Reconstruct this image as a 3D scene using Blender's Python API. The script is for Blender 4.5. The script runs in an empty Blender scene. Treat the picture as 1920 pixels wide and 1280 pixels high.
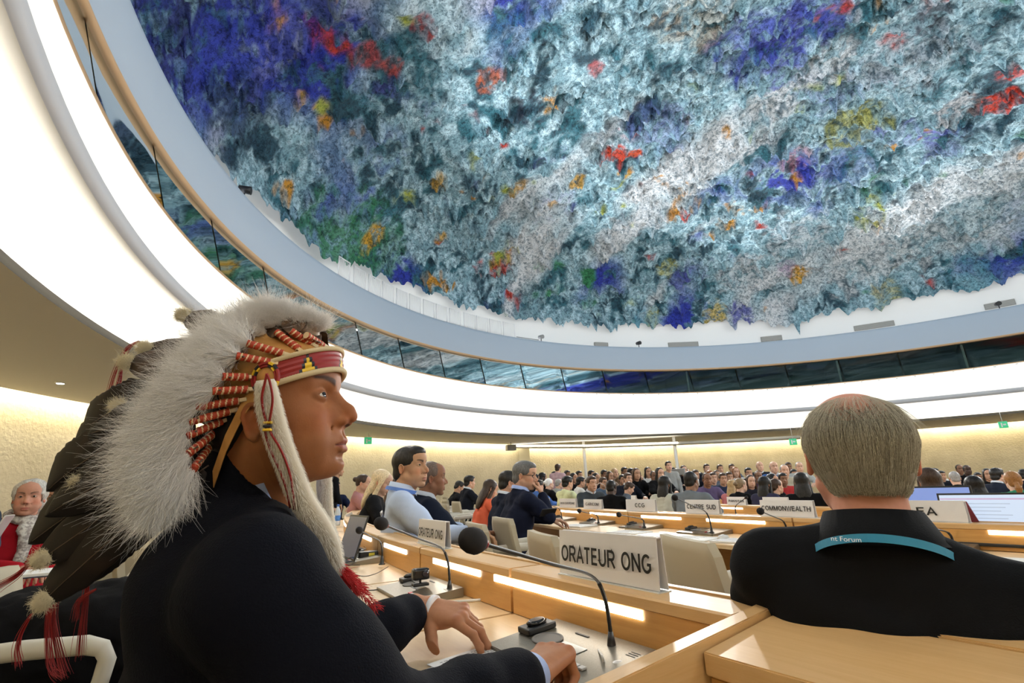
import bpy, bmesh, math, random
import numpy as np
from mathutils import Vector, Matrix, Euler
random.seed(7); RNG = np.random.default_rng(7)
PI = math.pi
SC = bpy.context.scene
COL = SC.collection

# ------------------------------------------------------------------ camera
H = 1.06                                     # lens height above the floor of the near row
F_PX = 934.5; PITCH = math.radians(16.151); ROLL = math.radians(-2.449)
cam_d = bpy.data.cameras.new('camera'); cam = bpy.data.objects.new('camera', cam_d); COL.objects.link(cam)
cam_d.sensor_width = 36.0; cam_d.lens = F_PX / 1920 * 36.0
cam_d.clip_start = 0.02; cam_d.clip_end = 200
_F = Vector((0, math.cos(PITCH), math.sin(PITCH)))
_R0 = Vector((1, 0, 0)); _U0 = Vector((0, -math.sin(PITCH), math.cos(PITCH)))
_c, _s = math.cos(ROLL), math.sin(ROLL)
_R = _R0 * _c + _U0 * _s; _U = _U0 * _c - _R0 * _s
cam.matrix_world = Matrix(((_R.x, _U.x, -_F.x, 0), (_R.y, _U.y, -_F.y, 0), (_R.z, _U.z, -_F.z, H), (0, 0, 0, 1)))
SC.camera = cam
cam_d.dof.use_dof = False

def at(px, py, t):
    """world point seen at pixel (px, py) of the 1920x1280 photo at depth t metres"""
    d = _F + _R * ((px - 960) / F_PX) + _U * ((640 - py) / F_PX)
    return Vector((d.x * t, d.y * t, d.z * t + H))

# ------------------------------------------------------------------ world, exposure
w = bpy.data.worlds.new('world'); SC.world = w; w.use_nodes = True
w.node_tree.nodes['Background'].inputs[0].default_value = (0.9, 0.95, 1, 1)
w.node_tree.nodes['Background'].inputs[1].default_value = 0.0
SC.view_settings.view_transform = 'Standard'; SC.view_settings.look = 'None'
SC.view_settings.gamma = 1.0; SC.view_settings.exposure = 0.0; SC.view_settings.use_curve_mapping = False
SC.cycles.use_denoising = True
SC.cycles.max_bounces = 6; SC.cycles.diffuse_bounces = 4; SC.cycles.glossy_bounces = 3
SC.cycles.transmission_bounces = 4; SC.cycles.transparent_max_bounces = 8
SC.cycles.sample_clamp_indirect = 6.0

def spot(name, loc, target, energy, size, angle=60, color=(1, .93, .84), blend=.6):
    l = bpy.data.lights.new(name, 'SPOT'); l.energy = energy; l.shadow_soft_size = size
    l.spot_size = math.radians(angle); l.spot_blend = blend; l.color = color
    o = bpy.data.objects.new(name, l); COL.objects.link(o); o.location = loc
    o.rotation_euler = (Vector(target) - Vector(loc)).to_track_quat('-Z', 'Y').to_euler(); return o
# the spotlights rigged round the ledge over the hall
SPOTS = []
for (lx, ly, tx, ty, e) in [(-2.8, 4.0, 1.5, 3.0, 380), (3.2, -3.6, 0.6, 1.4, 300), (12.0, -5.0, 3.0, 5.0, 900),
                            (-3.6, 13.0, 1.5, 8.0, 1500), (22.5, 16.0, 9.0, 10.0, 4500), (6.0, 23.0, 6.0, 13.0, 4500)]:
    SPOTS.append(spot('ledge_spotlight', (lx, ly, 8.0), (tx, ty, .8), e, .25, 70))
# uplights on the ledge, washing the opposite side of the dome
for k in range(10):
    th = 2 * PI * (k + .5) / 10; c_, s_ = math.cos(th), math.sin(th)
    p = (10.37 + 14.9 * c_, 9.25 + 14.9 * s_, 7.75)
    spot('dome_uplight', p, (10.37 - 6.0 * c_, 9.25 - 6.0 * s_, 13.2), 2900, .3, 110, (.93, .97, 1), .8)

# ------------------------------------------------------------------ materials
MATS = {}
def mat(name, color=(.8, .8, .8), rough=.6, metal=0., emit=None, estr=0., spec=.5, sss=0., alpha=1., sheen=0.):
    if name in MATS: return MATS[name]
    m = bpy.data.materials.new(name); m.use_nodes = True; nt = m.node_tree
    b = nt.nodes['Principled BSDF']
    b.inputs['Base Color'].default_value = (*color, 1); b.inputs['Roughness'].default_value = rough
    b.inputs['Metallic'].default_value = metal; b.inputs['Specular IOR Level'].default_value = spec
    if emit: b.inputs['Emission Color'].default_value = (*emit, 1); b.inputs['Emission Strength'].default_value = estr
    if sheen: b.inputs['Sheen Weight'].default_value = sheen
    if alpha < 1: b.inputs['Alpha'].default_value = alpha
    MATS[name] = m; return m

class NB:
    """small node-building helper"""
    def __init__(s, m): s.m = m; s.nt = m.node_tree; s.b = s.nt.nodes['Principled BSDF']
    def n(s, t, **k):
        x = s.nt.nodes.new(t)
        for a, v in k.items(): setattr(x, a, v)
        return x
    def l(s, a, b): s.nt.links.new(a, b)
    def coord(s, kind='Object', scale=(1, 1, 1), rot=(0, 0, 0)):
        c = s.n('ShaderNodeTexCoord'); mp = s.n('ShaderNodeMapping')
        mp.inputs['Scale'].default_value = scale; mp.inputs['Rotation'].default_value = rot
        s.l(c.outputs[kind], mp.inputs[0]); return mp.outputs[0]
    def noise(s, vec, scale, detail=4, rough=.5, dist=0., out='Fac'):
        x = s.n('ShaderNodeTexNoise'); x.inputs['Scale'].default_value = scale; x.inputs['Detail'].default_value = detail
        x.inputs['Roughness'].default_value = rough; x.inputs['Distortion'].default_value = dist
        if vec is not None: s.l(vec, x.inputs['Vector'])
        return x.outputs[out]
    def ramp(s, fac, stops, interp='LINEAR'):
        r = s.n('ShaderNodeValToRGB'); r.color_ramp.interpolation = interp
        e = r.color_ramp.elements
        while len(e) > 1: e.remove(e[-1])
        e[0].position = stops[0][0]; e[0].color = (*stops[0][1], 1)
        for p, c in stops[1:]:
            q = e.new(p); q.color = (*c, 1)
        s.l(fac, r.inputs[0]); return r.outputs[0]
    def mix(s, fac, a, b, mode='MIX'):
        x = s.n('ShaderNodeMix', data_type='RGBA', blend_type=mode)
        if isinstance(fac, (int, float)): x.inputs[0].default_value = fac
        else: s.l(fac, x.inputs[0])
        for v, i in ((a, 6), (b, 7)):
            if isinstance(v, tuple): x.inputs[i].default_value = (*v, 1)
            else: s.l(v, x.inputs[i])
        return x.outputs[2]
    def bump(s, h, strength=.3, dist=.02):
        x = s.n('ShaderNodeBump'); x.inputs['Strength'].default_value = strength; x.inputs['Distance'].default_value = dist
        s.l(h, x.inputs['Height']); s.l(x.outputs[0], s.b.inputs['Normal'])
    def base(s, c): s.l(c, s.b.inputs['Base Color'])

def wood(name, c1, c2, scale=(1, 14, 14), rough=.38):
    m = mat(name, c1, rough); q = NB(m); v = q.coord('UV', (1, 1, 1))
    v2 = q.n('ShaderNodeMapping'); v2.inputs['Scale'].default_value = scale; q.l(v, v2.inputs[0])
    n1 = q.noise(v2.outputs[0], 2.0, 6, .6, .6); n2 = q.noise(v2.outputs[0], 9.0, 3, .6)
    f = q.mix(.35, n1, n2); q.base(q.ramp(f, [(.32, c1), (.68, c2)]))
    return m
WOOD = wood('beech_veneer', (.56, .28, .075), (.68, .37, .12), (2, 26, 26))
WOOD_EDGE = wood('beech_edge', (.62, .37, .15), (.70, .45, .21), (2, 30, 30))
TABLETOP = wood('beech_tabletop', (.64, .44, .23), (.72, .52, .30), (2, 20, 20), .3)
def plaster():
    m = mat('beige_plaster', (.62, .55, .40), .85); q = NB(m); v = q.coord('Object')
    n = q.noise(v, .7, 8, .65); q.base(q.ramp(n, [(.3, (.50, .43, .29)), (.7, (.66, .58, .42))]))
    v2 = q.coord('Object', (2.2, 2.2, .5)); q.bump(q.mix(.5, q.noise(v2, 2.5, 8, .7, 1.2), q.noise(v, 14, 4)), .5, .06); return m
PLASTER = plaster()
WHITE = mat('white_paint', (.86, .85, .82), .7)
CREAM = mat('cream_paint', (.80, .77, .70), .7)
SOFFIT = mat('soffit_paint', (.84, .79, .69), .75)
BLUEGREY = mat('pale_blue_paint', (.46, .54, .64), .7)
RIMWOOD = mat('gallery_rim_wood', (.62, .40, .22), .35)
STRIP = mat('cove_lamp', (1, 1, 1), emit=(1, .96, .88), estr=12)
DOMELAMP = mat('dome_lamp', (1, 1, 1), emit=(.95, .97, 1), estr=5)
WALLLAMP = mat('wall_lamp', (1, 1, 1), emit=(1, .92, .68), estr=28)
DESKLAMP = mat('desk_lamp', (1, 1, 1), emit=(1, .96, .86), estr=9)
DOT = mat('downlight_lamp', (1, 1, 1), emit=(1, .97, .9), estr=12)
BLACK = mat('black_plastic', (.012, .012, .013), .45)
GUNMETAL = mat('grey_metal', (.30, .28, .25), .38, .6)
DARKGAP = mat('dark_gap', (.02, .018, .015), .8)
PAPER = mat('white_paper', (.84, .84, .82), .7)
CARD = mat('white_card', (.84, .83, .84), .5)
INK = mat('black_ink', (.008, .008, .009), .5)
CARPET = mat('grey_brown_carpet', (.20, .17, .13), .95)

# ------------------------------------------------------------------ object helpers
def setp(o, label=None, cat=None, group=None, kind=None):
    if label: o['label'] = label
    if cat: o['category'] = cat
    if group: o['group'] = group
    if kind: o['kind'] = kind
    return o
def obj(name, me, parent=None, mats=None, smooth=False):
    if isinstance(me, bmesh.types.BMesh):
        b = me; me = bpy.data.meshes.new(name); b.normal_update(); b.to_mesh(me); b.free()
    if mats:
        for m in (mats if isinstance(mats, (list, tuple)) else [mats]): me.materials.append(m)
    if smooth: me.polygons.foreach_set('use_smooth', [True] * len(me.polygons))
    o = bpy.data.objects.new(name, me); COL.objects.link(o)
    if parent: o.parent = parent
    return o
def empty(name, loc=(0, 0, 0), rz=0., label=None, cat=None, group=None):
    o = bpy.data.objects.new(name, None); COL.objects.link(o); o.location = loc; o.rotation_euler = (0, 0, rz)
    o.empty_display_size = .05
    return setp(o, label, cat, group)
KIDS = {}
def children(o):
    return [c for c in bpy.data.objects if c.parent == o]
def copy_tree(o, loc=None, rz=None, label=None, group=None, parent=None, kids=None):
    c = o.copy(); COL.objects.link(c); c.parent = parent
    if parent is None:
        if loc is not None: c.location = loc
        if rz is not None: c.rotation_euler = (0, 0, rz)
        if label: c['label'] = label
        if group: c['group'] = group
    if kids is None:
        if o.name not in KIDS: KIDS[o.name] = children(o)
    for ch in KIDS.setdefault(o.name, children(o)): copy_tree(ch, parent=c)
    return c
def struct(name, me, mats=None, smooth=False):
    o = obj(name, me, None, mats, smooth); o['kind'] = 'structure'; return o

def uvbox(me, scale=1.0, along=None):
    """box-projected UVs in metres (u along the longest world run)"""
    uv = me.uv_layers.new(name='UVMap'); co = np.empty(len(me.vertices) * 3); me.vertices.foreach_get('co', co); co = co.reshape(-1, 3)
    a = Vector(along or (1, 0, 0)).normalized(); b = Vector((-a.y, a.x, 0))
    for p in me.polygons:
        for li in p.loop_indices:
            c = Vector(co[me.loops[li].vertex_index]); n = p.normal
            if abs(n.z) > .6: u, v = c.dot(a), c.dot(b)
            elif abs(n.dot(a)) > .7: u, v = c.dot(b), c.z
            else: u, v = c.dot(a), c.z
            uv.data[li].uv = (u * scale, v * scale)
def box(bm, x0, x1, y0, y1, z0, z1, mi=0, M=None, bev=0.):
    vs = [bm.verts.new(Vector((x, y, z))) for x in (x0, x1) for y in (y0, y1) for z in (z0, z1)]
    if M is not None:
        for v in vs: v.co = M @ v.co
    fs = [bm.faces.new([vs[i] for i in q]) for q in ((0, 1, 3, 2), (4, 6, 7, 5), (0, 4, 5, 1), (2, 3, 7, 6), (0, 2, 6, 4), (1, 5, 7, 3))]
    for f in fs: f.material_index = mi
    if bev > 0:
        es = list({e for f in fs for e in f.edges})
        r = bmesh.ops.bevel(bm, geom=es, offset=bev, segments=2, affect='EDGES', profile=.6)
        for f in r['faces']: f.material_index = mi; f.smooth = True
    return vs
def boxmesh(x0, x1, y0, y1, z0, z1, bev=0.):
    bm = bmesh.new(); box(bm, x0, x1, y0, y1, z0, z1, bev=bev); return bm
def tube(bm, pts, rad, seg=8, caps=True, mi=0, flat=None):
    """swept tube through pts; rad a number or a list"""
    pts = [Vector(p) for p in pts]; n = len(pts)
    rs = rad if isinstance(rad, (list, tuple, np.ndarray)) else [rad] * n
    rings = []; up = Vector((0, 0, 1)); prev = None
    for i, p in enumerate(pts):
        t = (pts[min(i + 1, n - 1)] - pts[max(i - 1, 0)]).normalized()
        if prev is None:
            a = t.cross(up)
            if a.length < 1e-3: a = t.cross(Vector((0, 1, 0)))
            a.normalize()
        else:
            a = (prev - t * prev.dot(t))
            if a.length < 1e-6: a = t.cross(up)
            a.normalize()
        prev = a; b = t.cross(a)
        ring = []
        for k in range(seg):
            th = 2 * PI * k / seg
            ring.append(bm.verts.new(p + (a * math.cos(th) + b * math.sin(th) * (flat or 1.)) * rs[i]))
        rings.append(ring)
    for i in range(n - 1):
        for k in range(seg):
            f = bm.faces.new((rings[i][k], rings[i][(k + 1) % seg], rings[i + 1][(k + 1) % seg], rings[i + 1][k])); f.smooth = True; f.material_index = mi
    if caps:
        f = bm.faces.new(list(reversed(rings[0]))); f.material_index = mi
        f = bm.faces.new(rings[-1]); f.material_index = mi
def lathe(bm, prof, seg=24, M=None, mi=0, smooth=True):
    rings = []
    for r, z in prof:
        ring = []
        for k in range(seg):
            v = Vector((r * math.cos(2 * PI * k / seg), r * math.sin(2 * PI * k / seg), z))
            ring.append(bm.verts.new(M @ v if M is not None else v))
        rings.append(ring)
    for i in range(len(rings) - 1):
        for k in range(seg):
            f = bm.faces.new((rings[i][k], rings[i][(k + 1) % seg], rings[i + 1][(k + 1) % seg], rings[i + 1][k])); f.smooth = smooth; f.material_index = mi
    f = bm.faces.new(list(reversed(rings[0]))); f.material_index = mi
    f = bm.faces.new(rings[-1]); f.material_index = mi
def frame(o, x, y=None, z=None):
    """matrix with origin o, x axis x and z axis close to z"""
    x = Vector(x).normalized(); z = Vector(z or (0, 0, 1)); y = z.cross(x).normalized(); z = x.cross(y)
    return Matrix(((x.x, y.x, z.x, o[0]), (x.y, y.y, z.y, o[1]), (x.z, y.z, z.z, o[2]), (0, 0, 0, 1)))
def npmesh(name, V, Fq):
    me = bpy.data.meshes.new(name); V = np.asarray(V, dtype=np.float32); Fq = np.asarray(Fq, dtype=np.int32)
    me.vertices.add(len(V)); me.vertices.foreach_set('co', V.ravel())
    k = Fq.shape[1]; me.loops.add(Fq.size); me.loops.foreach_set('vertex_index', Fq.ravel())
    me.polygons.add(len(Fq)); me.polygons.foreach_set('loop_start', np.arange(0, Fq.size, k, dtype=np.int32))
    me.polygons.foreach_set('loop_total', np.full(len(Fq), k, dtype=np.int32)); me.update(); me.validate(); return me
def smooth_all(me): me.polygons.foreach_set('use_smooth', np.ones(len(me.polygons), dtype=bool))
def vcol(me, C, name='Col'):
    a = me.color_attributes.new(name, 'FLOAT_COLOR', 'POINT')
    C = np.c_[C, np.ones(len(C))] if C.shape[1] == 3 else C
    a.data.foreach_set('color', C.astype(np.float32).ravel())
def _arc(cx, cy, rx, ry, a0, a1, n=14):
    return [(cx + rx * math.cos(math.radians(a0 + (a1 - a0) * k / n)), cy + ry * math.sin(math.radians(a0 + (a1 - a0) * k / n))) for k in range(n + 1)]
GLYPH = {  # strokes in a box one unit high: (width, [polyline, ...])
 'O': (.78, [_arc(.39, .5, .32, .435, 90, 450, 28)]), 'C': (.72, [_arc(.38, .5, .31, .435, 45, 315, 22)]), 'G': (.78, [_arc(.39, .5, .32, .435, 48, 312, 22) + [(.66, .24), (.66, .46), (.42, .46)]]),
 'R': (.72, [[(.08, 0), (.08, .935), (.42, .935)] + _arc(.42, .70, .21, .235, 90, -90, 10) + [(.08, .465)], [(.36, .465), (.66, 0)]]), 'P': (.66, [[(.08, 0), (.08, .935), (.40, .935)] + _arc(.40, .68, .20, .255, 90, -90, 10) + [(.08, .425)]]),
 'A': (.68, [[(.02, 0), (.34, .96), (.66, 0)], [(.14, .33), (.54, .33)]]), 'T': (.62, [[(.31, 0), (.31, .935)], [(.02, .935), (.60, .935)]]), 'E': (.62, [[(.58, .065), (.08, .065), (.08, .935), (.56, .935)], [(.08, .52), (.52, .52)]]),
 'F': (.58, [[(.08, 0), (.08, .935), (.54, .935)], [(.08, .50), (.46, .50)]]), 'L': (.54, [[(.08, 1), (.08, .065), (.52, .065)]]), 'U': (.72, [[(.08, 1), (.08, .36)] + _arc(.36, .36, .28, .30, 180, 360, 14) + [(.64, 1)]]),
 'N': (.72, [[(.08, 0), (.08, 1)], [(.08, .95), (.64, .05)], [(.64, 0), (.64, 1)]]), 'M': (.84, [[(.08, 0), (.08, 1)], [(.08, .96), (.42, .05), (.76, .96)], [(.76, 0), (.76, 1)]]), 'W': (.98, [[(.02, 1), (.25, .04), (.49, .96), (.73, .04), (.96, 1)]]),
 'S': (.66, [_arc(.33, .715, .24, .225, 20, 270, 14) + _arc(.33, .285, .26, .225, 90, -160, 14)]), 'D': (.72, [[(.08, .065), (.34, .065)] + _arc(.34, .5, .31, .435, -90, 90, 14) + [(.08, .935), (.08, .065)]]),
 'I': (.24, [[(.12, 0), (.12, 1)]]), 'H': (.72, [[(.08, 0), (.08, 1)], [(.64, 0), (.64, 1)], [(.08, .52), (.64, .52)]]), 'K': (.68, [[(.08, 0), (.08, 1)], [(.62, 1), (.10, .40)], [(.28, .58), (.66, 0)]]), 'Y': (.66, [[(.02, 1), (.33, .44), (.64, 1)], [(.33, .44), (.33, 0)]]),
 'V': (.66, [[(.02, 1), (.33, .04), (.64, 1)]]), ' ': (.34, []), "'": (.2, [[(.10, 1), (.10, .7)]]), 'B': (.68, [[(.08, .065), (.40, .065)] + _arc(.40, .29, .21, .225, -90, 90, 10) + [(.08, .515)], [(.08, .065), (.08, .935), (.38, .935)] + _arc(.38, .725, .19, .21, 90, -90, 10)])}
GLYPH['\u00c9'] = (.62, GLYPH['E'][1] + [[(.26, 1.08), (.42, 1.22)]]); GLYPH['\u00c8'] = (.62, GLYPH['E'][1] + [[(.22, 1.22), (.38, 1.08)]])
def text_mesh(s, size=1., bold=.13, sx=1.):
    """sans-serif lettering drawn with uniform strokes, flat in the xy plane, centred"""
    if any(c not in GLYPH for c in s):
        cu = bpy.data.curves.new('lettering', 'FONT'); cu.body = s; cu.size = size; cu.align_x = 'CENTER'; cu.align_y = 'CENTER'
        o = bpy.data.objects.new('lettering', cu); COL.objects.link(o); dg = bpy.context.evaluated_depsgraph_get(); me = bpy.data.meshes.new_from_object(o.evaluated_get(dg))
        bpy.data.objects.remove(o); bpy.data.curves.remove(cu); return me
    bm = bmesh.new(); x = 0; h = .080
    for c in s:
        w, st = GLYPH[c]
        for pl in st:
            P = [Vector((p[0] + x, p[1])) for p in pl]; closed = (P[0] - P[-1]).length < 1e-4; n = len(P); L = []
            for i in range(n):
                a = (P[i] - P[i - 1]) if i > 0 else ((P[0] - P[-2]) if closed else P[1] - P[0]); b = (P[i + 1] - P[i]) if i < n - 1 else ((P[1] - P[0]) if closed else P[-1] - P[-2])
                a.normalize(); b.normalize(); m = a + b
                if m.length < .3: m = b.copy()
                m.normalize(); nrm = Vector((-m.y, m.x)); k = h / max(.45, nrm.dot(Vector((-a.y, a.x)))); L.append((bm.verts.new((P[i].x + nrm.x * k, P[i].y + nrm.y * k, 0)), bm.verts.new((P[i].x - nrm.x * k, P[i].y - nrm.y * k, 0))))
            for i in range(n - 1): bm.faces.new((L[i][0], L[i][1], L[i + 1][1], L[i + 1][0]))
        x += w + .11
    bmesh.ops.translate(bm, verts=bm.verts, vec=(-(x - .11) / 2, -.5, 0)); bmesh.ops.scale(bm, verts=bm.verts, vec=(size * sx, size, size)); me = bpy.data.meshes.new('lettering'); bm.to_mesh(me); bm.free(); return me
# ================================================================== THE HALL
RC = Vector((10.37, 9.25)); RA = math.radians(69.9); ASP = 1.084
def ring(R, th):
    a = R * math.cos(th); b = R * ASP * math.sin(th)
    return (RC.x + a * math.cos(RA) - b * math.sin(RA), RC.y + a * math.sin(RA) + b * math.cos(RA))
NR = 256
def revolve(name, prof, mats, mis=None, ths=None, smooth=True, closed=True, fn=ring, kind='structure'):
    """prof: (R, z) list revolved about the hall's centre; mis: material of each band"""
    ths = ths if ths is not None else [2 * PI * k / NR for k in range(NR)]
    n = len(ths); m = len(prof)
    V = [(*fn(R, th), z) for th in ths for R, z in prof]
    Fq = []; mi = []
    for k in range(n if closed else n - 1):
        a = k * m; b = ((k + 1) % n) * m
        for j in range(m - 1):
            Fq.append((a + j, b + j, b + j + 1, a + j + 1)); mi.append(mis[j] if mis else 0)
    me = npmesh(name, V, Fq); me.polygons.foreach_set('material_index', np.array(mi, dtype=np.int32))
    if smooth: smooth_all(me)
    if smooth:
        for e in ():
            pass
    o = struct(name, me, mats); o['kind'] = kind
    return o
def curve_prof(pts, n=4):
    """Catmull-Rom through (R, z) points"""
    out = []; P = [pts[0]] + list(pts) + [pts[-1]]
    for i in range(1, len(P) - 2):
        for k in range(n):
            t = k / n; p0, p1, p2, p3 = (np.array(P[i + d]) for d in (-1, 0, 1, 2))
            out.append(tuple(.5 * ((2 * p1) + (-p0 + p2) * t + (2 * p0 - 5 * p1 + 4 * p2 - p3) * t * t + (-p0 + 3 * p1 - 3 * p2 + p3) * t ** 3)))
    out.append(tuple(pts[-1])); return out

# desk geometry: every row is an arc about DC
DC = Vector((15.26, 11.05))
def arc(R, a): return Vector((DC.x - R * math.cos(a), DC.y - R * math.sin(a)))
def arc_out(a): return Vector((-math.cos(a), -math.sin(a), 0))     # away from the podium, towards the sitters
def arc_tan(a): return Vector((math.sin(a), -math.cos(a), 0))      # along the row, growing a
def polar(x, y):
    d = Vector((DC.x - x, DC.y - y)); return d.length, math.atan2(d.y, d.x)

# floor: shallow steps down to the podium, tiers up behind it
TIERS = [(40, 0.), (15.9, -.05), (13.6, -.15), (11.6, -.24), (9.4, -.28)]
def floor_z(x, y):
    R, a = polar(x, y)
    z = 0.
    for r, zz in TIERS:
        if R < r: z = zz
    return z
def build_floor():
    bm = bmesh.new(); n = 96
    radii = [40, 15.9, 15.9, 13.6, 13.6, 11.6, 11.6, 9.4, 9.4, .01]; zs = [0, 0, -.05, -.05, -.15, -.15, -.24, -.24, -.28, -.28]
    rings = [[bm.verts.new((DC.x + r * math.cos(2 * PI * k / n), DC.y + r * math.sin(2 * PI * k / n), z)) for k in range(n)] for r, z in zip(radii, zs)]
    for i in range(len(rings) - 1):
        for k in range(n): bm.faces.new((rings[i][k], rings[i][(k + 1) % n], rings[i + 1][(k + 1) % n], rings[i + 1][k]))
    return struct('floor', bm, CARPET)
build_floor()

# walls: plaster, its radius widening towards the far right
def wall_r(th_deg):
    pts = [(-180, 19.6), (-120, 19.2), (-90, 19.0), (-60, 20.5), (0, 21.6), (35, 21.4), (60, 21.0), (100, 20.6), (118, 20.1), (128, 19.5), (145, 19.25), (160, 19.5), (180, 19.6)]
    return float(np.interp(th_deg, [p[0] for p in pts], [p[1] for p in pts]))
def wpt(th_deg, dr=0.):
    r = wall_r(th_deg) + dr; t = math.radians(th_deg); return (RC.x + r * math.cos(t), RC.y + r * math.sin(t))
ZS = 2.0 + H
def wall_piece(name, d0, d1, z0, z1, dr, material, n=60):
    V = []; Fq = []
    for k in range(n + 1):
        x, y = wpt(d0 + (d1 - d0) * k / n, dr); V += [(x, y, z0), (x, y, z1)]
        if k: a = 2 * k; Fq.append((a - 2, a, a + 1, a - 1))
    me = npmesh(name, V, Fq); smooth_all(me); return struct(name, me, material)
wall_piece('wall_left', 121.0, 250, -.4, ZS + .45, 0, PLASTER)
wall_piece('wall_far', -20, 119.4, -.4, ZS + .45, .5, PLASTER)
wall_piece('wall_right', -110, -20, -.4, ZS + .45, .5, PLASTER, 40)
wall_piece('trim_1', 118.9, 121.0, -.4, ZS + .45, .02, mat('door_cream', (.72, .66, .50), .6), 6)
# lamp trough over the wall: strip light hidden above the soffit edge
def wall_cove(name, d0, d1, dr, n=80):
    V = []; Fq = []
    for k in range(n + 1):
        d = d0 + (d1 - d0) * k / n
        V += [(*wpt(d, dr - .34), ZS + .12), (*wpt(d, dr - .22), ZS + .20)]
        if k: a = 2 * k; Fq.append((a - 2, a - 1, a + 1, a))
    me = npmesh(name, V, Fq); return struct(name, me, WALLLAMP)
wall_cove('trim_2', 121, 250, 0); wall_cove('trim_3', -110, 119.2, .5, 120)
def cove_roof(n=200):
    V = []; Fq = []
    for k in range(n + 1):
        d = -110 + 360 * k / n
        V += [(*wpt(d, .8), ZS + .45), (*wpt(d, -.36), ZS + .45), (*wpt(d, -.36), ZS)]
        if k:
            a = 3 * k; Fq += [(a - 3, a, a + 1, a - 2), (a - 2, a + 1, a + 2, a - 1)]
    return struct('trim_4', npmesh('cove_roof', V, Fq), CREAM)
cove_roof()
# soffit: from the wall cove to the first lip
def soffit(n=256):
    V = []; Fq = []
    for k in range(n):
        th = 2 * PI * k / n; x, y = ring(14.955, th); d = math.degrees(math.atan2(y - RC.y, x - RC.x))
        V += [(x, y, ZS), (*wpt(d, -.36), ZS)]
        a = 2 * k; b = 2 * ((k + 1) % n); Fq.append((a, a + 1, b + 1, b))
    return struct('trim_5', npmesh('soffit', V, Fq), SOFFIT)
soffit()
# coves and galleries, given as (R, height above the lens)
def Z(z): return z + H
lip = [(14.955, Z(2.0)), (14.955, Z(2.1)), (14.99, Z(2.1)), (15.0, Z(2.03)), (15.62, Z(2.03))]
revolve('trim_6', lip, [WHITE, mat('lip_edge', (.10, .085, .06), .6)], [1, 0, 0, 0], smooth=False)
revolve('trim_7', [(15.06, Z(2.05)), (15.26, Z(2.05))], [STRIP])
revolve('trim_8', curve_prof([(15.58, Z(2.05)), (15.5, Z(2.35)), (15.25, Z(2.62)), (14.9, Z(2.78)), (14.655, Z(2.83))]), [WHITE])
revolve('trim_9', [(14.655, Z(2.83)), (14.477, Z(2.775)), (14.433, Z(2.957)), (14.46, Z(2.97)), (14.5, Z(2.9)), (15.3, Z(2.9))], [WHITE, CREAM, mat('pale_grey_paint', (.62, .62, .64), .7)], [1, 2, 2, 0, 0], smooth=False)
revolve('trim_10', [(14.56, Z(2.92)), (14.74, Z(2.92))], [STRIP])
revolve('trim_11', curve_prof([(15.25, Z(2.92)), (15.22, Z(3.25)), (15.08, Z(3.62)), (14.88, Z(3.88)), (14.70, Z(3.985))]), [WHITE])
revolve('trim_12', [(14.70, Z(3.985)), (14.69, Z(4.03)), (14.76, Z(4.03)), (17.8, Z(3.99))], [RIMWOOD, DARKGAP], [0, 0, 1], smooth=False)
# gallery booths behind the glass
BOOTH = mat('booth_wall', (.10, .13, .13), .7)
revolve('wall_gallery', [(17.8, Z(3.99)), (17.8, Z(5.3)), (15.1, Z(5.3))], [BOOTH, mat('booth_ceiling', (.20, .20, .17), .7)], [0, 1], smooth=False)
revolve('trim_13', [(15.04, Z(5.3)), (15.038, Z(5.163)), (14.955, Z(5.20)), (14.955, Z(5.25))], [RIMWOOD], smooth=False)
revolve('trim_14', [(15.08, Z(5.15)), (15.5, Z(5.22)), (15.5, Z(5.3))], [mat('rim_soffit', (.50, .40, .22), .6)], smooth=False)
revolve('trim_15', curve_prof([(14.96, Z(5.24)), (14.94, Z(5.8)), (15.017, Z(6.406))]) + [(15.1, Z(6.43)), (15.1, Z(6.30)), (16.4, Z(6.30))], [BLUEGREY])
revolve('trim_16', curve_prof([(16.4, Z(6.30)), (16.42, Z(7.0)), (16.3, Z(7.7)), (15.9, Z(8.3))]), [WHITE])
revolve('trim_17', [(15.25, Z(6.34)), (15.45, Z(6.34))], [DOMELAMP])

# gallery glass, one pane for each bay
def glass_mat():
    m = bpy.data.materials.new('gallery_glass'); m.use_nodes = True; nt = m.node_tree; nt.nodes.clear()
    out = nt.nodes.new('ShaderNodeOutputMaterial'); mx = nt.nodes.new('ShaderNodeMixShader'); tr = nt.nodes.new('ShaderNodeBsdfTransparent'); gl = nt.nodes.new('ShaderNodeBsdfGlossy')
    tr.inputs[0].default_value = (.55, .66, .62, 1); gl.inputs['Roughness'].default_value = .02; gl.inputs[0].default_value = (.8, .85, .85, 1)
    fr = nt.nodes.new('ShaderNodeFresnel'); fr.inputs[0].default_value = 1.55
    nt.links.new(fr.outputs[0], mx.inputs[0]); nt.links.new(tr.outputs[0], mx.inputs[1]); nt.links.new(gl.outputs[0], mx.inputs[2]); nt.links.new(mx.outputs[0], out.inputs[0]); return m
GLASS = glass_mat()
NP = 44
for k in range(NP):
    t0 = 2 * PI * k / NP; t1 = 2 * PI * (k + 1) / NP - .004
    x, y = ring(14.7, (t0 + t1) / 2)
    if y < -2.5: continue                       # bays behind the camera
    V = []; Fq = []
    for j in range(7):
        th = t0 + (t1 - t0) * j / 6; V += [(*ring(14.73, th), Z(4.02)), (*ring(15.03, th), Z(5.17))]
        if j: a = 2 * j; Fq.append((a - 2, a, a + 1, a - 1))
    me = npmesh('pane', V, Fq); smooth_all(me); struct('window_%d' % (k + 1), me, GLASS)
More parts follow.
